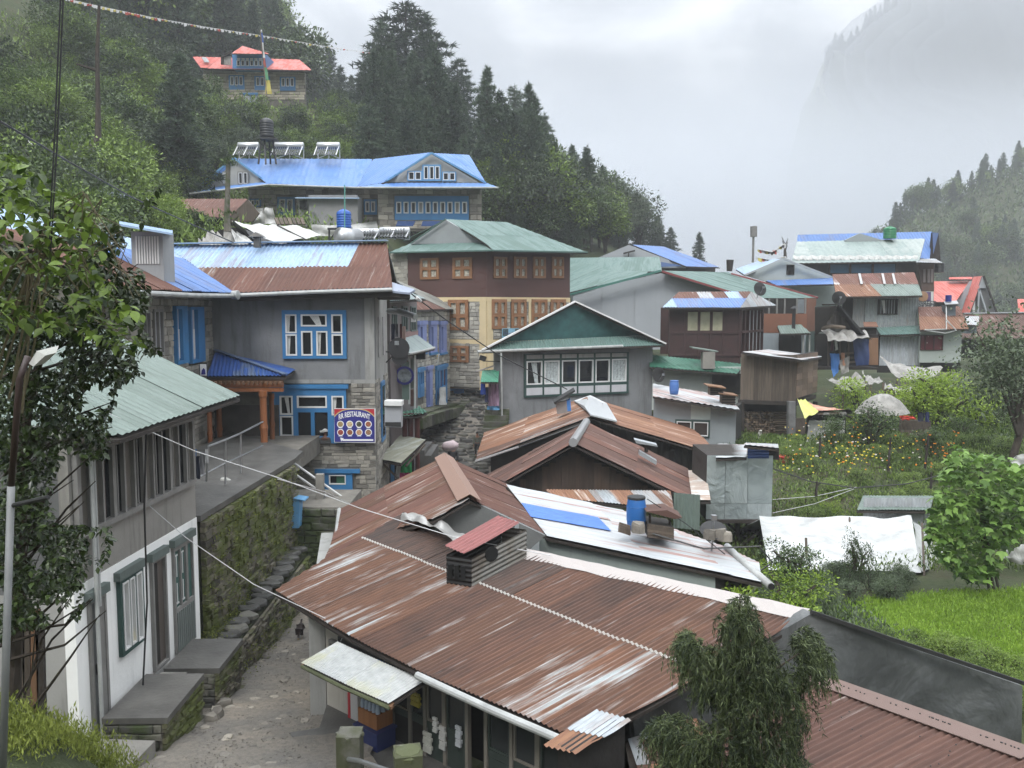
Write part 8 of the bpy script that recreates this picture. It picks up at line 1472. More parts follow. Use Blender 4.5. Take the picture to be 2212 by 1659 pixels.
# ---- tarp roofs and brown shed left of it
t=thing('tarp_shelter','broad white tarpaulin roof shelter behind the restaurant ridge','shelter',W(*c(700,640),38));draped(t,P3(c,[(440,505),(840,520),(1010,582),(700,640)],41,41,37,37),16,8,TARPW,.1,2,'tarpaulin',.06);draped(t,P3(c,[(440,500),(470,520),(740,634),(600,640)],40.5,40.5,36.6,36.6),8,6,IRON,.1,2,'black_sheet',.1);draped(t,P3(c,[(265,590),(400,540),(480,640),(240,650)],38,39,36.5,36.5),12,6,TARPG,.3,8,'tarpaulin',.25);draped(t,P3(c,[(430,545),(470,560),(590,640),(470,640)],38.5,38,36.4,36.4),8,6,TARPW,.2,8,'tarpaulin',.15);slabpoly(t,'dark_interior',P3(c,[(200,650),(290,585),(420,535),(720,560),(950,640)],40),VOID,(0,.2,0))
bld('ridge_rope',t,DARKW,tubes=[([W(*c(720,524),40),W(*c(920,625),36.4)],.04,5)])
t=thing('brown_shed','open shed with faded rusty sheet roof left of the blue lodge','shed',W(*c(300,500),50));roofq(t,c,[(185,472),(420,476),(545,362),(125,362)],(48,48,52),RUST_M,.9,(0,.5,1),.2,.02);slabpoly(t,'gable',P3(c,[(540,365),(608,450),(570,500),(420,510),(425,476)],48.5),GRW,(0,.2,0));slabpoly(t,'dark_interior',P3(c,[(195,478),(440,478),(440,580),(230,580)],50),VOID,(0,.2,0))
t=thing('white_cover','crumpled white plastic cover between the brown shed and the blue lodge','cover',W(*c(640,520),50));draped(t,P3(c,[(575,420),(700,415),(712,515),(560,520)],50),10,8,TARPW,0,3,'sheet',.25);t=thing('slatted_rack','grey slatted wooden rack leaning below the lodge window','rack',W(*c(780,525),50))
for i in range(7):bld('slat',t,GRW,bars=[(W(*c(712+i*26,480),50),W(*c(728+i*26,520),49.6),.18,.08)])
draped(t,P3(c,[(930,520),(1330,500),(1340,560),(940,590)],52),14,5,TARPW,.2,5,'white_sheet',.12)
t=thing('small_shed','shed with a long thin pale blue roof edge half hidden by the big leafy shrub','shed',W(210,470,40));slabpoly(t,'roof',[W(128,398,39),W(276,424,39),W(276,419,42),W(150,400,42)],PALEBL,(0,0,-.12));slabpoly(t,'wall',[W(140,408,40),W(240,424,40),W(240,480,40),W(140,480,40)],GRW,(0,.3,0));t=thing('white_rag_fence','torn white plastic sheet strung along the hillside at the left','sheet',W(100,340,45));draped(t,[W(60,300,45),W(120,335,45),(W(150,370,44)),W(90,350,44)],9,6,TARPW,.3,3,'sheet',.3)
# ---- red roofed lodge high on the hill
hl=thing('red_lodge','stone lodge with salmon red roof and blue windows, high among the trees','lodge',W(*zl(1300,930),90));c=zl;wz=Wl(W(*c(420,700),90),W(*c(1985,700),90));ws_=wz.slab(hl,0,wz.L,wz.uz(*c(1300,1080))[1],wz.uz(*c(1300,490))[1],MORTAR,.3,out=-.03);ex=[]
for x0,y0,x1,y1 in((812,605,1052,825),(1208,618,1447,832),(1598,628,1836,840)):r=wz.rect(*c(x0,y0),*c(x1,y1));ex.append(r);window(hl,wz,r,grid_cells(3,1,.1,.1,.06,0,.3,.92),SKYB,WHITEP,sw=.06,deep=.08,curt={0:'left'},cmat=flat('sage_curtain',(.2,.26,.15)))
r=wz.rect(*c(1045,905),*c(1250,1030));ex.append(r);window(hl,wz,r,grid_cells(2,1,.04,.05,.02),SKYB,None,paint('pale_lilac_door',(.42,.43,.48)),name='door',lintel=(.1,.2));stones(ws_,wz,(0,wz.L,wz.uz(*c(1300,980))[1],wz.uz(*c(1300,500))[1]),.3,.75,ST_LO,'lo',exclude=ex,depth=.06,gap=.04,seed=3)
roofq(hl,c,[(380,490),(2085,527),(1893,362),(255,315)],(88.5,88.5,93),ROOFRED,1.5,(0,1),.5,.015);roofq(hl,c,[(845,267),(1440,274),(1022,152)],(87.6,87.6,90),ROOFRED,1.5,(0,1),.5,.015,down=Vector((0,-1,-.4)));slabpoly(hl,'soffit',P3(c,[(420,500),(2070,533),(1975,560),(1975,545)],89.2),DARKW,(0,.5,0))
wdl=Wl(W(*c(865,400),88.6),W(*c(1385,400),88.6));Zd=lambda y:wdl.uz(*c(1100,y))[1];wdl.slab(hl,0,wdl.L,Zd(500),Zd(275),SKYB,3,name='dormer');window(hl,wdl,wdl.rect(*c(925,335),*c(1335,470)),grid_cells(6,1,.02,.1,.03,0,.05,.7),SKYB,WHITEP,sw=.05);
for i in range(6):bld('panel',hl,WHITEP,prisms=[(P3(c,[(938+i*66,340),(985+i*66,340),(985+i*66,362),(938+i*66,362)],88.4),(0,.05,0))])
slabpoly(hl,'canvas_side',P3(c,[(735,310),(840,308),(845,445),(735,440)],89),TARPG,(0,.2,0));bld('post',hl,DARKW,bars=[(W(*c(715,440),89),W(*c(715,325),89),.3,.2,Vector((0,1,0))),(W(*c(700,325),89),W(*c(850,250),88.8),.25,.2)]);slabpoly(hl,'roof_light',P3(c,[(390,333),(465,333),(515,405),(440,405)],91,91,89.6,89.6),GALV,(0,0,.05))
# prayer flags
fl_={k_:flat('flag_%s'%k_,v,.8)for k_,v in(('red',(.4,.08,.06)),('white',(.6,.6,.6)),('yellow',(.62,.5,.03)),('green',(.08,.25,.12)),('blue',(.05,.08,.4)))}
t=thing('prayer_flag_pole','tall pole with a narrow five coloured banner before the red lodge','flag pole',W(575,210,82));bld('pole',t,GRW,tubes=[([W(577,215,82),W(562,64,82)],.06,6)]);seg=[(64,'white'),(70,'blue'),(92,'white'),(125,'red'),(145,'green'),(173,'yellow'),(203,'')]
for(y0,k_),(y1,_)in zip(seg,seg[1:]):x0,x1=562+(y0-64)*.1,562+(y1-64)*.1;w_=(4,5,5,5,7,12)[[s_[0]for s_ in seg].index(y0)];draped(t,[W(x0,y0,82),W(x0+w_*.8,y0,82),W(x1+w_,y1,82),W(x1-(3 if k_=='yellow' else 0),y1,82)],3,4,fl_[k_],0,y0,'banner',.08)
def flagline(lb,pts,n_,sz_,seed=1):
 t=thing('prayer_flags',lb,'prayer flags',pts[0]);bld('string',t,WHITEP,tubes=[(pts,.018,4)]);rg=random.Random(seed);P_=pts
 for i in range(n_):
  f=(i+.5)/n_*(len(P_)-1);k_=int(f);p=P_[k_].lerp(P_[k_+1],f-k_);w_=rg.uniform(.5,1.1)*sz_;m=MB();v=Vector((w_*.5,0,0));m.prism([p-v,p+v,p+v*.8-ZUP*w_*rg.uniform(.5,1),p-v*.7-ZUP*w_*rg.uniform(.5,1)],(0,.01,0));build('flag',m,fl_[rg.choice(('white','white','white','white','yellow','white','red'))],t)
flagline('long sagging string of small pale prayer flags across the forest at the top',[W(140,-3,60),W(230,17,64),W(330,38,68),W(440,58,74),W(560,76,82),W(690,98,92),W(800,114,100)],95,.24);flagline('short bunch of prayer flags strung by the pale gabled house',[W(*zr(680,285),70),W(*zr(760,300),70),W(*zr(835,250),70)],14,.4,3);flagline('prayer flags hanging in a heap along the lodge ridge end',[W(*zr(670,330),68),W(*zr(750,345),68),W(*zr(840,325),68)],18,.4,4)
t=thing('radio_mast','thin mast with a boxy antenna on the skyline left of the long lodge','mast',W(*zr(650,355),74));bld('pole',t,GREY_W,tubes=[([W(*zr(650,360),74),W(*zr(655,150),74)],.1,6)]);bld('antenna',t,GREY_W,tubes=[([W(*zr(655,212),74),W(*zr(655,152),74)],.3,8)])
t=thing('bare_tree','small leafless tree behind the pale gabled house','tree',W(*zr(838,330),72));bld('trunk',t,wood_mat(),tubes=[([W(*zr(838,335),72),W(*zr(834,265),72)],[.16,.08],5)]+[([W(*zr(835,300-k_*9),72),W(*zr(835+(-1)**k_*(14+k_),262-k_*10),72)],[.05,.02],4)for k_ in range(6)]);t=thing('stove_chimney','short dark chimney behind the blue roofed house','chimney',W(*zr(518,400),68));bld('stack',t,DARKW,tubes=[([W(*zr(515,410),68),W(*zr(519,345),68)],[.22,.3],8)])
# ---- greenhouse, small shed, garden
t=thing('polythene_tent','long white polythene greenhouse tent in the lower garden','greenhouse',W(1850,1240,22));A_,B_,C_,D_=W(1640,1114,25),W(1968,1116,24),W(2050,1190,23.6),W(1992,1236,20.8);draped(t,[A_,B_,W(1990,1236,21),W(1660,1228,21.6)],40,14,POLY,.05,3,'cover',.05);draped(t,[B_,C_,W(2046,1197,23.4),W(1990,1236,21)],10,10,POLY,.2,6,'end_flap',.06);m=MB();m.prism([A_+Vector((0,0,-.1)),B_+Vector((0,0,-.1)),B_+Vector((0,3,-1.3)),A_+Vector((0,3,-1.3))],(0,0,-.03));build('far_side',m,POLY,t)
bld('pole',t,GRW,tubes=[([W(1838,1240,22),W(1835,1118,24.2)],.03,5),([W(1997,1262,20.8),W(1992,1130,22.5)],.03,5),([W(1742,1205,21.4),W(1741,1162,21.6)],.035,5)])
t=thing('garden_shed','small white walled shed with pale green corrugated roof in the garden','shed',W(1930,1150,25.5));roofq(t,zg,[(805,1240),(1412,1245),(1440,1128),(855,1125)],(25.2,25.2,26.8),GREENI,.7,(0,1),.1,.018);corr_wall(t,W(*zg(850,1400),25.5),W(*zg(1405,1400),25.5),.95,WHTI if False else rusty('pale_wall_iron',(.4,.42,.44),((.36,.38,.4),(.3,.3,.3),(.42,.44,.45)),.3,2,.4),.11,.015,False)
t=thing('yellow_awning_hut','low hut with white tarp front and a yellow cloth over its shingled edge','hut',W(*zg(550,700),37));draped(t,P3(zg,[(400,500),(708,505),(700,705),(378,690)],36.5),10,9,TARPW,0,2,'tarp_front',.08);draped(t,P3(zg,[(308,322),(375,322),(485,430),(370,485)],38,38,36,36),8,8,cloth('yellow_cloth',(.50,.52,.16)),.1,4,'yellow_cloth',.05);draped(t,P3(zg,[(395,350),(640,405),(760,412),(485,430)],38,38,36.5,36.4),10,5,cloth('salmon_cloth',(.5,.25,.18),var=.35),.05,5,'salmon_sheet',.04);slabpoly(t,'interior',P3(zg,[(400,480),(712,480),(712,705),(378,700)],37),VOID,(0,.2,0))
for i in range(3):
 for j in range(6):bld('shingle',t,GRW if(i+j)%3 else TARPG,prisms=[(P3(zg,[(480-i*38+j*44,425+i*20),(520-i*38+j*46,425+i*20),(512-i*38+j*50,446+i*20),(460-i*38+j*47,446+i*20)],36.4-i*.2),(0,0,.03+.01*j%2))])
t=thing('covered_woodpile','dome shaped pile under a grey tarpaulin with washing beside it','woodpile',W(*zg(1050,470),35));m=MB();cW=W(*zg(1020,440),36);RW=225/3.84*36/F;vs=[];nr_,na_=7,22
for i in range(nr_+1):
 for j in range(na_):a=6.283*j/na_;rr=RW*(i/nr_)*(1+.05*math.sin(3*a));vs.append(cW+Vector((math.cos(a)*rr,math.sin(a)*rr*.7,1.0*(1-(i/nr_)**2.2)*.8+.05*pnoise(Vector((rr*3,a*2,0))))))
m.add(vs,[(i*na_+j,i*na_+(j+1)%na_,(i+1)*na_+(j+1)%na_,(i+1)*na_+j)for i in range(nr_)for j in range(na_)]);build('tarpaulin',m,TARPG,t,True)
for i in range(5):bld('log',t,GRW,bars=[(W(*zg(1160,512+i*28),35),W(*zg(1408,520+i*26),35.3),.14,.18)])
for i,(l,mt,nm)in enumerate((([(1150,462),(1265,462),(1300,492),(1180,500)],cloth('scarlet_cloth',(.5,.05,.03)),'scarlet sheet tucked under the grey dome'),([(1305,440),(1360,434),(1362,512),(1310,512)],flat('navy_cloth',(.015,.02,.04)),'left navy cloth with white marks by the log rails'),([(1365,434),(1405,430),(1408,512),(1368,515)],flat('indigo_cloth',(.012,.02,.08),.8),'right indigo cloth by the log rails'))):q=thing('hanging_cloth',nm,'cloth',W(*zg(*l[3]),34.6));draped(q,P3(zg,l,34.6),8,6,mt,0,i,'sheet',.06)
t=thing('red_tub','red plastic tub at the corner of the flower garden','tub',W(*zg(200,845),33));m=MB();m.tube([W(*zg(200,848),33),W(*zg(200,797),33)],[.3,.38],4);build('tub',m,flat('red_plastic',(.40,.03,.03),.4),t);m=MB();m.tube([W(*zg(200,799),33),W(*zg(200,796),33)],[.41,.41],4);build('rim',m,flat('red_plastic',(.40,.03,.03),.4),t)
# garden plants
def grp(lb,cat,name,key,pts_,hgt,wide=1.2,gr=None):
 for i,(x,y,d)in enumerate(pts_):p=at_ground(x,y,d);top=W(x,y,d).z;h_=max(.35,top-p.z)if hgt is None else hgt;tree(p,SMALL[key],name,lb[i]if isinstance(lb,list)else lb,cat,None if isinstance(lb,list)else gr,h_*wide,None,h_*1.05)
grp(['large yellow green bush right of the tarpaulin dome','taller yellow green bush behind the log rails','yellow green bush on the right flank of the bright bushes','round light green bush over the grey sheet','yellow green leafy bush at the foot of the white roof pipe','light green bush left of the garden shed','low yellow bush between rusty ridge and polythene tent'],'bush','garden_bush','yg',[(2050,800,37),(1995,812,38),(2100,838,37),(1870,818,42),(1705,1235,17.5),(1800,1085,27),(1640,1255,16)],None)
grp(['dark green conifer like bush before the grey dome','dark bush by the white tarp hut','dark thicket below the bright bushes','dark thicket right of the log rails','dark leafy mass under the bare limbed tree','deep green pumpkin leaved mound before the tent','dark growth at the right edge below the leaning trunk'],'bush','garden_bush','dk',[(1880,880,34),(1795,900,35),(2010,925,33),(2075,900,35),(2160,850,38),(1720,1182,20),(2180,1060,24)],None,1.15)
grp('bushy green plant in the terraced garden','plant','garden_plant','md',[(rnd.uniform(1690,2210),rnd.uniform(930,1060),rnd.uniform(25,36))for _ in range(60)],.6,1.4,'bushy plants in the terraced garden')
grp('leafy weed growing along the field behind the rusty roof','plant','weed','md',[(x,0,16.6-(x-1680)*.0062+rnd.uniform(-.4,.9))for x in np.linspace(1680,2260,60)],.62,1.0,'weeds along the field edge');grp('pale leafy weed by the polythene tent','plant','weed','gy',[(rnd.uniform(1690,2010),0,rnd.uniform(18.5,21))for _ in range(26)],.6,1.1,'pale weeds by the tent');grp(['slim sapling in front of the polythene tent','small conifer sapling before the white tarp'],'sapling','sapling','dk',[(1850,1165,20.2),(1800,925,34)],None,.55)
def strew(name,lb,cat,x0,x1,y0,y1,n_,leaf,per,hgt,mt,aspect=.25,seed=1):tag(undergrowth(name,[(x,y,gz(x,y))for x,y in zip(np.random.RandomState(seed).uniform(x0,x1,n_),np.random.RandomState(seed+50).uniform(y0,y1,n_))],leaf,per,hgt,.12,mt,seed,aspect,1.8),lb,cat)
FIELD=leafy('young_crop',(.16,.27,.03),(.34,.50,.07),.6,.4,.8);strew('crop_field','bright green young crop covering the lower field','crop',6.5,16,13,19,14000,.08,9,.10,FIELD);strew('garden_grass','mixed grass and herbs between the garden beds','grass',5,28,21,44,11000,.13,11,.28,M_MD,.3,3);strew('slope_weeds','long pale leaved weeds beside the bright bush and along the field edge','weeds',4.0,7.3,15,20,1100,.11,12,.4,M_GY,.3,5)
FLW={'orange':(.75,.25,.02),'yellow':(.75,.6,.05),'white':(.7,.65,.6)};m_={k_:MB()for k_ in FLW};rg=random.Random(4)
for i in range(230):
 x,y=rg.choice([(rg.uniform(1690,1900),rg.uniform(955,1060)),(rg.uniform(1800,2080),rg.uniform(980,1055))]);p=hit(x,y)
 if p is None or p.y>45:continue
 k_=rg.choice(['orange','yellow','yellow','white'])if x<2000 else 'orange';s_=rg.uniform(.018,.04);m_[k_].box(p+ZUP*rg.uniform(.5,1.0),s_*1.5,s_*1.5,s_,rg.uniform(0,3))
for k_ in FLW:tag(stuff(build('flowers',m_[k_],flat('petal_'+k_,FLW[k_],.7),None)),k_+' garden flowers scattered over the terraced beds','flowers')
# big leaved climber on a pole
t=thing('climbing_vine','broad leaved climbing vine covering a pole at the right of the tent','vine',at_ground(2130,1250,19));b0=ORG[t.name];VM=leafy('vine_leaves',(.05,.11,.02),(.22,.36,.08),.5,.25,.8);bld('stem',t,wood_mat(),tubes=[([W(2140+k_*12,1300,19),W(2120+k_*4,1150,19),W(2120,1010,19.4)],.03,5)for k_ in range(3)]);lf=MB();lf.add([(0,0,0),(.34,.1,.03),(.5,.42,-.02),(.2,.5,.02),(0,1,-.1),(-.2,.5,.02),(-.5,.42,-.02),(-.34,.1,.03)],[(0,1,2,3),(0,3,4),(0,4,5),(0,5,6,7)]);lme=bpy.data.meshes.new('leaf');lme.from_pydata(lf.v,[],lf.f);lme.materials.append(VM);rg=random.Random(6);rest=MB()
VINE_T,VINE_LF,VINE_M=t,lf,VM
# old tree at the right edge
t=thing('leaning_tree','dark leaning tree with sparse leaves at the right edge above the garden','tree',at_ground(2200,900,30));tb_=[W(2150,1130,30),W(2190,980,30),W(2225,870,30.3)];bld('trunk',t,wood_mat(),tubes=[(tb_,[.16,.13,.1],7)]+[([W(2200,940,30),W(2150+k_*18,800-20*(k_%3),30+(k_%2)),W(2110+k_*20,715+22*(k_%3),30)],[.08,.05,.015],5)for k_ in range(6)]);rs=np.random.RandomState(3);C_=np.array([tuple(W(x,y,d))for x,y,d in zip(rs.normal(2165,44,4200),rs.normal(790,50,4200),rs.uniform(28.3,31.7,4200))]);Vv,Ff=leafquads(C_,rs.normal(0,1,C_.shape),.17,rs,.5);o=inst('crown',npmesh('crown',Vv,Ff,M_GY),Matrix.Identity(4),t)
for i,(x,y0,y1,d)in enumerate(((1770,945,975,31),(1919,945,1005,30),(1998,940,1000,30),(2010,1020,1068,28),(2040,1010,1060,27.5),(2075,980,1040,27),(1763,1040,1060,26))):q=thing('garden_stake',('short stake by the grey draped tarpaulin','tall dark stake in the flower beds','stake at the upper bed beside pale leaves','forked stake right of the orange flowers','leaning stake behind the garden shed','thick stake under the hanging cable','low stake below the flower beds')[i],'stake',W(x,y1,d));bld('stake',q,DARKW,tubes=[([W(x,y1+12,d),W(x+2+i%3*3,y0,d)],[.05,.035],5)]);bld('knot',q,DARKW,tubes=[([W(x,(y0+y1)/2,d),W(x+8,(y0+y1)/2-6,d)],[.03,.02],4)])
for i,(l,d)in enumerate((([(2170,1190),(2240,1160),(2240,1225),(2165,1205)],21),([(2190,985),(2240,965),(2240,1010),(2180,1000)],27))):t=thing('pale_cover',('white sheet at the right edge beside the vine','pale grey sheet at the right edge behind the vine')[i],'sheet',W(*l[3],d));draped(t,[W(*q,d)for q in l],9,6,TARPW,.1,i,'sheet',.1)
# ------------------------------------------------------------------ foreground plants, poles, cables
def inpoly(x,y,P):
 c_=False
 for i in range(len(P)):
  (a,b),(d,e_)=P[i],P[i-1]
  if(b>y)!=(e_>y)and x<(d-a)*(y-b)/(e_-b)+a:c_=not c_
 return c_
def leafshape(w_,fold=.12,heart=False):
 m=MB();r_=[(0,0),(.18,.75 if heart else.55),(.42,1.0),(.72,.62),(1,0)];vs=[(0,0,0)]
 L_=[(a,0,-.10*a*a)for a,b in r_];R_=[(w_/2*b,a,fold*b*w_-.10*a*a)for a,b in r_[1:4]];Lf=[(-x,y,z)for x,y,z in R_];vs=[(0,a,z)for a,_,z in L_]+R_+Lf
 m.add(vs,[(0,5,1),(1,5,6,2),(2,6,7,3),(3,7,4),(0,1,8),(1,2,9,8),(2,3,10,9),(3,4,10)]);return m
def leafmass(t,polys,n_,size,dr,mat,shape,seed,nparts=290,tilt=(.4,1.9),dens=None):
 rg=random.Random(seed);me=bpy.data.meshes.new('leaf');me.from_pydata(shape.v,[],shape.f);me.materials.append(mat);me.shade_smooth();rest=MB();k_=0;sv_=[Vector(v)for v in shape.v];bx=(min(x for P in polys for x,y in P),max(x for P in polys for x,y in P),min(y for P in polys for x,y in P),max(y for P in polys for x,y in P));tries=0
 while k_<n_ and tries<n_*30:
  tries+=1;x,y=rg.uniform(bx[0],bx[1]),rg.uniform(bx[2],bx[3])
  if not any(inpoly(x,y,P)for P in polys):continue
  if pnoise(Vector((x*.012,y*.012,seed)))+.35*pnoise(Vector((x*.04,y*.04,seed+3)))<(dens if dens is not None else-.25)+rg.uniform(-.15,.15):continue
  s_=size*rg.uniform(.5,1.2);M=Matrix.Translation(W(x,y,rg.uniform(*dr)))@Matrix.Rotation(rg.uniform(0,6.28),4,'Z')@Matrix.Rotation(-rg.uniform(*tilt)+.6,4,'X')@Matrix.Rotation(rg.uniform(-.6,.6),4,'Y')@Matrix.Diagonal((s_,s_,s_,1))
  if k_<nparts:inst('leaf',me,M,t)
  else:rest.add([M@v for v in sv_],shape.f)
  k_+=1
 stuff(build('foliage',rest,mat,t,True))
LFV=leafy('bean_vine_leaves',(.018,.036,.007),(.19,.28,.05),.4,.35,2.2);LFD=leafy('glossy_dark_leaves',(.006,.014,.005),(.05,.075,.022),.28,.1,2.0)
t=thing('leafy_vine','big sprawling vine with heart shaped bright leaves, in the foreground at left','vine',W(60,900,6.3));VP=[[(-40,300),(15,320),(60,350),(110,375),(150,420),(205,460),(225,520),(215,600),(255,640),(320,690),(330,730),(270,760),(200,740),(120,720),(60,700),(-40,720)],[(195,615),(240,610),(270,660),(230,690),(200,680)]]
leafmass(t,VP,1300,.088,(5.6,7.4),LFV,leafshape(.7,.15,True),4,290,dens=-.3);rg=random.Random(3)
bld('stem',t,paint('vine_stem',(.09,.075,.04),.8),tubes=[([W(-20+rg.uniform(-20,80),rg.uniform(500,900),6.5),W(rg.uniform(20,120),rg.uniform(450,640),6.4),W(rg.uniform(80,240),rg.uniform(400,700),6.3),W(rg.uniform(160,330),rg.uniform(480,760),6.3)],[.012,.009,.006,.003],4)for _ in range(16)])
t=thing('dark_shrub','dark small leaved shrub hanging over the left side of the plastered house','shrub',W(30,1300,8));SP=[[(100,500),(250,480),(300,560),(325,640),(300,700),(345,760),(330,800),(250,830),(235,900),(225,985),(180,1000),(150,960),(60,980),(-20,950),(-20,560)],[(-20,900),(140,960),(100,1060),(120,1130),(240,1140),(235,1210),(195,1240),(175,1330),(120,1350),(-20,1360)],[(290,460),(345,400),(325,440),(300,520)]]
SP.append([(-30,900),(100,920),(110,1000),(80,1340),(-30,1400)]);leafmass(t,SP,14000,.072,(7.0,8.8),LFD,leafshape(.6,.2),9,290,dens=-.2)
leafmass(VINE_T,[[(2005,1100),(2030,1035),(2060,955),(2100,975),(2180,990),(2240,1010),(2240,1130),(2190,1160),(2160,1230),(2120,1262),(2080,1250),(2030,1205),(2000,1150)]],1500,.22,(18.4,19.6),VINE_M,VINE_LF,12,290,dens=-.3)
br=[]
for _ in range(34):
 x1,y1=rg.uniform(80,330),rg.choice((rg.uniform(480,980),rg.uniform(1000,1340)))
 if y1>1000:x1=rg.uniform(60,235)
 x0,y0=rg.uniform(-10,60),y1+rg.uniform(60,260);br.append(([W(x0,y0,7.9),W((x0+x1)/2+rg.uniform(-20,20),(y0+y1)/2+rg.uniform(-30,30),7.8),W(x1,y1,7.6)],[.018,.011,.004],4))
br.append(([W(25,1659,8),W(40,1200,8),W(55,900,7.9),W(90,760,7.9)],[.07,.06,.05,.03],7));bld('branch',t,wood_mat(),tubes=br)
strew('bank_grass','yellow green ferns and moss on the bank at the bottom left corner','grass',-6.6,-3.9,6.6,9.9,9000,.06,9,.16,leafy('bank_fern',(.05,.07,.01),(.22,.26,.05),.7,.3,1.2),.22,8)
for i in range(5):q=thing('timber_post',('dark','pale grey','split','brown','short dark')[i]+' timber post between the bank and the plastered house','post',W(30+i*15,1450,10));bld('post',q,(DARKW,GRW,GRW,BRW,DARKW)[i],bars=[(W(32+i*15,1560,10),W(26+i*15+(i%2)*6,1250+i*22,10),.09,.05,Vector((0,1,0)))])
t=thing('street_lamp','galvanised lamp pole with a dark upper sleeve and pale lamp head at the left edge','street lamp',W(6,1700,5));bld('pole',t,paint('dull_galvanised',(.17,.175,.175),.6,.2,4,.4,.1,.2),tubes=[([W(4,1720,5),W(24,1050,5)],.022,10)],smooth=True);bld('sleeve',t,paint('brown_sleeve',(.035,.02,.018),.5),tubes=[([W(24,1052,5),W(42,820,5),W(60,770,5)],.019,10)],smooth=True);bld('arm',t,IRON,tubes=[([W(26,1092,5),W(104,1074,4.9)],.014,8)]);bld('lamp_head',t,paint('pale_lamp_shell',(.35,.35,.32),.4),prisms=[([W(62,785,5),W(80,758,5),W(104,752,5.05),(W(98,768,4.9)),W(72,792,4.9)],(0,.12,.01))])
CB=flat('black_cable',(.012,.012,.012),.5);CW_=flat('white_cable',(.5,.5,.5),.5)
for lb,P_,r_,mt in(('left strand of the black cable pair hanging from the top left',[W(131,-10,6),W(118,300,6),W(104,560,6)],.006,CB),('right strand of the black cable pair hanging from the top left',[W(137,-10,6),W(124,300,6),W(108,570,6)],.006,CB),('long cable crossing the left hillside down to the restaurant ridge',[W(0,262,14),W(150,350,18),W(286,427,22),W(400,478,26),W(504,524,29)],.02,CB),('white cable from the pale green roof across to the red smoke hood',[W(235,893,12),W(422,975,13),W(598,1031,13.5),W(778,1098,14),W(980,1160,13.6),W(1190,1200,13.3)],.007,CW_),('thin grey wire running beside the white cable to the pillar',[W(600,1035,14),W(700,1062,18),W(760,1090,21)],.008,CW_),('white wire from the plastered wall to the awning corner',[W(314,1085,13.5),W(400,1160,13.2),W(548,1262,13),W(748,1357,12.7),W(736,1385,12.6)],.006,CW_),('thick black cable running down the plastered house front',[W(316,922,13.0),W(312,1100,12.9),W(318,1300,12.8),W(309,1480,12.7)],.015,CB),('black cable with a white sleeve from the restaurant eave to the gabled house',[W(885,632,27),W(962,690,29),W(1075,766,31.5),W(1225,841,33)],.022,CB),('thick cable sagging over the flower garden',[W(1669,1012,26),W(1750,1040,26),W(1845,1054,26),W(1960,1045,26),W(2090,1011,26)],.018,CB),('upper thin wire under the sagging garden cable',[W(1669,1079,26),W(1760,1072,26),W(1850,1052,26)],.008,CW_),('lower thin wire rising to the sagging garden cable',[W(1669,1108,26),W(1760,1088,26),W(1845,1056,26)],.008,CW_),('black wire from the blue barrel to the white roof corner',[W(1398,1078,17),W(1480,1130,17),W(1570,1200,17)],.01,CB),('black hose looping off the end of the white roof',[W(1400,1150,16.9),W(1520,1185,16.6),W(1640,1180,16.5),W(1668,1215,16.4),W(1640,1235,16.3)],.018,CB)):wire('cable',lb,P_,r_,mt)
bld('sleeve',bpy.data.objects['cable.007'],WHITEP,tubes=[([W(899,643,27.3),W(908,650,27.6)],.06,6)])
# dead mossy trunk standing on the left hill
t=thing('dead_trunk','tall bare dark pole like trunk with broken top on the left hillside','tree',W(180,360,44));bld('trunk',t,wood_mat(),tubes=[([W(172,365,44),W(212,300,44.4),W(212,230,44.5),W(210,120,44.5),W(214,12,44.5)],[.24,.17,.12,.10,.07],8),([W(210,152,44.5),W(165,138,44)],[.1,.04],5)])
t=thing('mossy_stump_tree','bare mossy lopped trunk rising from the white tarps','tree',W(492,490,37));bld('trunk',t,stone('mossy_bark',(.10,.09,.075),.4,moss=(.05,.07,.02),mossamt=.2),tubes=[([W(492,500,37),W(490,470,37),W(492,400,37),W(493,345,37)],[.17,.13,.11,.10],8)]);MBm=undergrowth('tuft',[tuple(W(493,y,37))for y in(350,354,360,465)],.18,60,.1,.16,M_DK,3);MBm.parent=t;MBm.location=-ORG[t.name];MBm.name='moss_tuft'
# ---- drooping cypress
t=thing('weeping_cypress','dark weeping cypress with drooping sprays at the bottom right','cypress',W(1610,1760,7));c=crop(1296.1,1123.3,2.4155);rs=np.random.RandomState(8)
lob=[(735,470,70,90,8),(740,560,110,90,10),(480,640,70,60,8),(560,730,120,80,14),(1060,640,70,90,9),(1100,740,90,80,10),(780,700,150,90,18),(640,850,150,100,18),(900,860,150,110,20),(780,1000,130,110,10),(400,1090,130,70,14),(500,1180,150,80,16),(860,1150,170,110,20),(650,1130,140,110,10),(1000,1010,70,90,6),(450,1290,140,90,12),(950,1290,130,90,12),(700,1300,200,80,14)]
Cs,Ds=[],[]
for(zx,zy,rx,ry,w_)in lob:
 for _ in range(w_*10):
  a,r_=rs.uniform(0,6.28),math.sqrt(rs.uniform(0,1));x,y=zx+math.cos(a)*r_*rx*.98,zy+math.sin(a)*r_*ry*.95;d=7+rs.uniform(-.55,.55)*(1-r_*.4);p=np.array(W(*c(x,y),d));dr=np.array([(x-740)/480,rs.uniform(-.5,.5),.35])+rs.normal(0,.35,3);L_=rs.uniform(.14,.32);n_=9
  for k_ in range(n_):
   f=k_/n_;Cs.append(p+dr*L_*(f-f*f*.5)*.9+np.array([0,0,-L_*f*f*1.15]));Ds.append(dr*(1-f)*.8+np.array([0,0,-.35-f*1.3]))
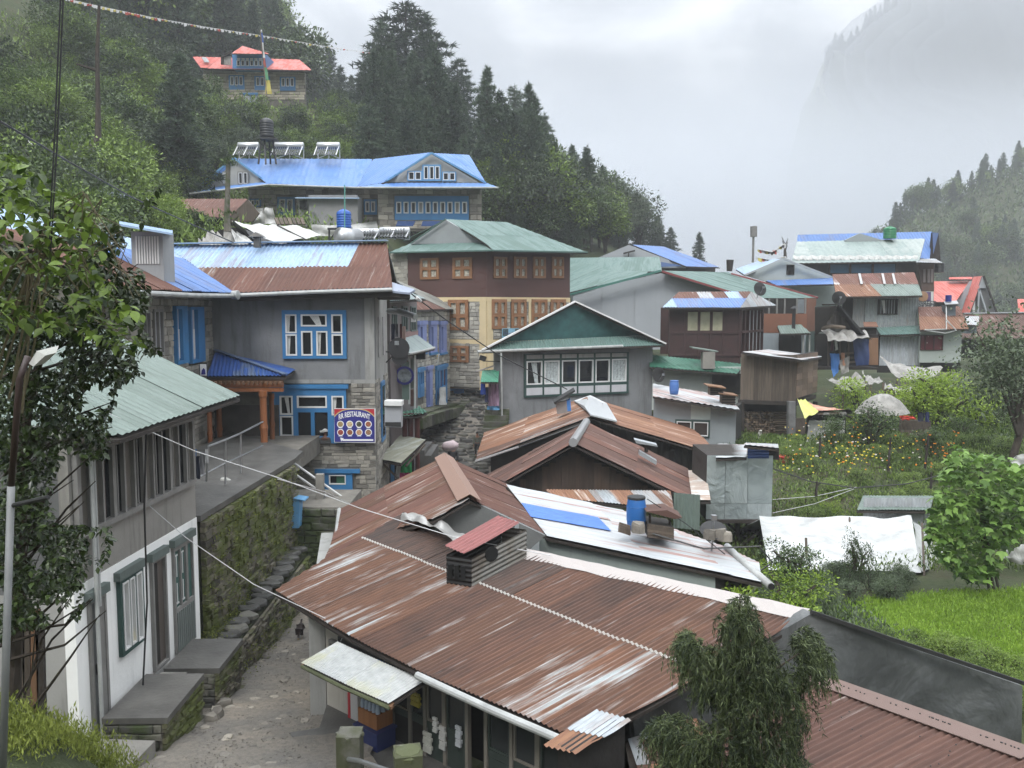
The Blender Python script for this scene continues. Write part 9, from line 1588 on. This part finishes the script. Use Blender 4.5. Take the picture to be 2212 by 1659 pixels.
Cs,Ds=np.array(Cs),np.array(Ds);Vv,Ff=blades(Cs,Ds,.06,.009,4,.42,rs);o=inst('foliage',npmesh('foliage',Vv,Ff,leafy('cypress_sprays',(.014,.024,.011),(.14,.175,.07),.6,.12,1.5)),Matrix.Identity(4),t);stuff(o)
tk=[W(1612,1760,7),W(*c(765,1290),7),W(*c(742,1000),7),W(*c(735,700),7),W(*c(730,400),7)];bld('trunk',t,wood_mat(),tubes=[(tk,[.06,.05,.036,.02,.005],8)]+[([W(*c(740,y0),7),W(*c((740+x1)/2,y0-10),7+dd_),W(*c(x1,y1),7+dd_)],[.018,.012,.005],5)for x0,y0,x1,y1,dd_ in((0,980,600,1000,.1),(0,990,900,1090,-.2),(0,1050,950,1075,.2),(0,760,560,690,.1),(0,800,1060,680,-.1),(0,1130,420,1060,.1),(0,650,800,560,0),(0,880,620,830,-.2),(0,900,920,850,.2),(0,1200,520,1170,0),(0,1240,900,1170,.1))])
# ------------------------------------------------------------------ people and animals
def skinned(name,par,V_,E_,Rr,mat,lv=2):
 me=bpy.data.meshes.new(name+'_cage');me.from_pydata(V_,E_,[]);ob=bpy.data.objects.new('tmp',me);COL.objects.link(ob);ob.modifiers.new('s','SKIN');s_=ob.modifiers.new('d','SUBSURF');s_.levels=lv;s_.render_levels=lv
 sk=me.skin_vertices[0].data
 for i,r_ in enumerate(Rr):sk[i].radius=r_ if isinstance(r_,tuple)else(r_,r_)
 sk[0].use_root=True;dg=bpy.context.evaluated_depsgraph_get();dg.update();m2=bpy.data.meshes.new_from_object(ob.evaluated_get(dg));bpy.data.objects.remove(ob);m2.materials.clear();m2.materials.append(mat);m2.shade_smooth();o=bpy.data.objects.new(name,m2);COL.objects.link(o);o.parent=par;ORG[o.name]=ORG[par.name];return o
SKIN_=flat('brown_skin',(.20,.095,.055),.6);HAIR=flat('black_hair',(.01,.009,.008),.5)
def person(lb,p,h,shirt,trs,rz=0,bend=0.0,cat='person',only=None,hat=None):
 t=thing('person',lb,cat,p);t.rotation_euler=(0,0,rz);k_=h;b_=bend
 def P(x,y,z):
  if z>.5:z0=z-.5;y,z=y-math.sin(b_)*z0,.5+math.cos(b_)*z0
  return(x*k_,y*k_,z*k_)
 V_=[P(0,0,.5),P(0,0,.62),P(0,0,.76),P(0,0,.83),P(0,-.01,.88),P(0,-.015,.95),P(-.11,0,.79),P(-.15,-.02,.62),P(-.15,-.07,.48),P(-.15,-.09,.43),P(.11,0,.79),P(.15,-.02,.62),P(.15,-.07,.48),P(.15,-.09,.43),P(-.055,0,.48),P(-.065,-.02,.27),P(-.065,.01,.05),P(-.065,-.07,.02),P(.055,0,.48),P(.07,.02,.27),P(.07,.05,.05),P(.07,-.03,.02)]
 E_=[(0,1),(1,2),(2,3),(3,4),(4,5),(2,6),(6,7),(7,8),(8,9),(2,10),(10,11),(11,12),(12,13),(0,14),(14,15),(15,16),(16,17),(0,18),(18,19),(19,20),(20,21)]
 Rr=[(.085,.06),(.075,.055),(.085,.06),.035,.045,.05,.04,.03,.023,.02,.04,.03,.023,.02,.055,.04,.027,.022,.055,.04,.027,.022];Rr=[(r_[0]*k_,r_[1]*k_)if isinstance(r_,tuple)else r_*k_ for r_ in Rr]
 skinned('body',t,V_,E_,Rr,SKIN_);up_=[0,1,2,6,7,8,10,11,12];mp_={v:i for i,v in enumerate(up_)};skinned('shirt',t,[V_[i]for i in up_],[(mp_[a],mp_[b])for a,b in E_ if a in mp_ and b in mp_]+[(mp_[2],mp_[6])][:0],[tuple(x*1.18 for x in Rr[i])if isinstance(Rr[i],tuple)else Rr[i]*1.25 for i in up_],shirt);lo_=[0,14,15,16,18,19,20];mp_={v:i for i,v in enumerate(lo_)};skinned('trousers',t,[V_[i]for i in lo_],[(mp_[a],mp_[b])for a,b in E_ if a in mp_ and b in mp_],[tuple(x*1.12 for x in Rr[i])if isinstance(Rr[i],tuple)else Rr[i]*1.2 for i in lo_],trs)
 hc=Vector(P(0,-.008,.935));m=MB();m.lathe(hc+Vector((0,.012*k_,.0)),[(.052*k_,-.02*k_),(.060*k_,.01*k_),(.055*k_,.04*k_),(.03*k_,.06*k_),(0,.064*k_)],12)
 def ch(nm,mb_,mt):me=bpy.data.meshes.new(nm);me.from_pydata(mb_.v,[],mb_.f);me.materials.append(mt);me.shade_smooth();o=bpy.data.objects.new(nm,me);COL.objects.link(o);o.parent=t;ORG[o.name]=ORG[t.name]
 ch('hat' if hat else 'hair',m,hat or HAIR);m=MB();m.box(hc+Vector((0,-.055*k_,-.012*k_)),.014*k_,.02*k_,.022*k_);ch('nose',m,SKIN_);m=MB()
 for s_ in(-1,1):m.box(hc+Vector((s_*.02*k_,-.05*k_,.004*k_)),.012*k_,.006*k_,.007*k_)
 m.box(hc+Vector((0,-.05*k_,-.034*k_)),.024*k_,.004*k_,.005*k_);ch('face_features',m,HAIR)
 m=MB()
 for s_ in(-1,1):
  for f in range(4):q=Vector(P(s_*.15,-.095,.42))+Vector(((f-1.5)*.009*k_,0,0));m.tube([q,q+Vector((0,-.004,-.03*k_)),q+Vector((0,.004,-.05*k_))],[.0055*k_,.005*k_,.004*k_],4)
  q=Vector(P(s_*.13,-.1,.43));m.tube([q,q+Vector((-s_*.012*k_,-.012*k_,-.02*k_))],[.006*k_,.004*k_],4)
 ch('fingers',m,SKIN_);return t
kN=N('striped_jumper');wv=kN.n("ShaderNodeTexWave");wv.inputs['Scale'].default_value=7;wv.bands_direction='Z';kN.l(kN.coords('Object',(1,1,1),False),wv.inputs['Vector']);kN.col(kN.ramp(wv.outputs['Fac'],[(.4,(.03,.04,.03)),(.6,(.17,.17,.14))]));kN.rough(.9)
pk_=W(1031,984,39.6);pk_.z=sz(39.6)+.06;person('child in a striped jumper standing on the paved lane beside the rusty roof',pk_,1.15,kN.m,flat('dark_trousers',(.02,.02,.022),.8),.1)
pp_=Vector((W(975,980,36).x,36.0,sz(36)+.03));pr=person('bent porter carrying a pale pink sack up the lane, half hidden by the roof',pp_,1.5,flat('dark_jacket',(.02,.02,.022),.8),flat('dark_trousers',(.02,.02,.022),.8),2.9,.75)
t=thing('load_sack','pale pink sack on the back of the bent porter','sack',pp_+Vector((-.05,-.2,1.25)));m=MB();m.tube([pp_+Vector((-.38,-.1,1.32)),pp_+Vector((-.25,-.1,1.36)),pp_+Vector((.1,-.1,1.42)),pp_+Vector((.3,-.1,1.40))],[.1,.2,.22,.1],12);build('sack',m,cloth('pink_sack',(.55,.44,.45),.7,.8,var=.2,scale=4),t,True)
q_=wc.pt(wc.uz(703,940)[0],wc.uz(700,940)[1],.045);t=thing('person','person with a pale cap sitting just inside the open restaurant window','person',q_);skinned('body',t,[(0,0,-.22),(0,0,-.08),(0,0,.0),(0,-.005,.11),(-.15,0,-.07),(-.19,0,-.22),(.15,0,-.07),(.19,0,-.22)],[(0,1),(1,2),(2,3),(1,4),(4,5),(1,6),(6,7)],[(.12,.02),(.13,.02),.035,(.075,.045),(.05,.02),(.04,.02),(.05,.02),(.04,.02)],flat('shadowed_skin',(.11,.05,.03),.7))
bld('jacket',t,flat('grey_jacket',(.06,.06,.06),.9),prisms=[([q_+Vector((-.2,.02,-.25)),q_+Vector((.2,.02,-.25)),q_+Vector((.17,.02,-.08)),q_+Vector((-.17,.02,-.08))],(0,-.07,0))]);bld('cap',t,flat('pale_cap',(.45,.45,.43),.8),tubes=[([q_+Vector((0,-.01,.13)),q_+Vector((0,-.01,.17)),q_+Vector((0,0,.21))],[.1,.095,.03],12),([q_+Vector((-.02,-.03,.135)),q_+Vector((-.15,-.06,.125))],[.05,.03],8)])
# hen on the lane, small white dog by the firewood
hb2=Vector((W(649,1392,18.2).x,18.2,sz(18.2)+.03));t=thing('hen','dark brown hen pecking with its tail up on the muddy lane','hen',hb2);HEN=flat('dark_feathers',(.022,.014,.012),.8)
def loc(v):return[(hb2+Vector(q))for q in v]
skinned('body',t,[(0,0,.19),(0,.06,.24),(0,.13,.31),(0,-.08,.17),(0,-.14,.12),(0,-.17,.07)],[(0,1),(1,2),(0,3),(3,4),(4,5)],[(.085,.08),(.075,.07),(.03,.05),(.05,.05),.026,.024],HEN);bld('leg',t,flat('hen_leg',(.25,.17,.06),.6),tubes=[(loc([(s_,0,.13),(s_*1.05,.01,.01),(s_*1.1,-.04,.005)]),[.009,.006,.004],5)for s_ in(-.035,.035)]);bld('beak',t,flat('hen_beak',(.3,.2,.05),.5),tubes=[(loc([(0,-.18,.06),(0,-.2,.03)]),[.009,.002],5)]);bld('tail',t,HEN,prisms=[(loc([(-.012,.1,.25),(-.012,.2,.36),(-.012,.12,.38),(-.012,.06,.29)]),(.024,0,0))]);bld('comb',t,flat('hen_comb',(.35,.02,.02),.5),prisms=[(loc([(-.004,-.165,.095),(-.004,-.14,.135),(-.004,-.12,.115)]),(.008,0,0))])
db_=W(1641,948,38.6);t=thing('dog','small white dog sitting in front of the firewood stack','dog',db_);WF=flat('white_fur',(.55,.53,.48),.9);skinned('body',t,[(0,.08,.1),(0,.02,.2),(0,-.05,.3),(0,-.08,.38),(0,-.15,.39),(0,-.21,.37),(-.04,-.08,.16),(-.04,-.09,.01),(.04,-.08,.16),(.04,-.09,.01),(-.07,.06,.05),(-.07,-.04,.02),(.07,.06,.05),(.07,-.04,.02),(0,.2,.05)],[(0,1),(1,2),(2,3),(3,4),(4,5),(2,6),(6,7),(2,8),(8,9),(0,10),(10,11),(0,12),(12,13),(0,14)],[.09,.085,.075,.055,.065,.025,.03,.02,.03,.02,.05,.02,.05,.02,.015],WF);bld('ear',t,WF,prisms=[([db_+Vector((s_*.05,-.12,.43)),db_+Vector((s_*.075,-.12,.38)),db_+Vector((s_*.045,-.12,.40))],(0,.02,0))for s_ in(-1,1)]);bld('nose',t,BLACK,prisms=[([db_+Vector((-.01,-.235,.37)),db_+Vector((.01,-.235,.37)),db_+Vector((0,-.235,.385))],(0,.01,0))])
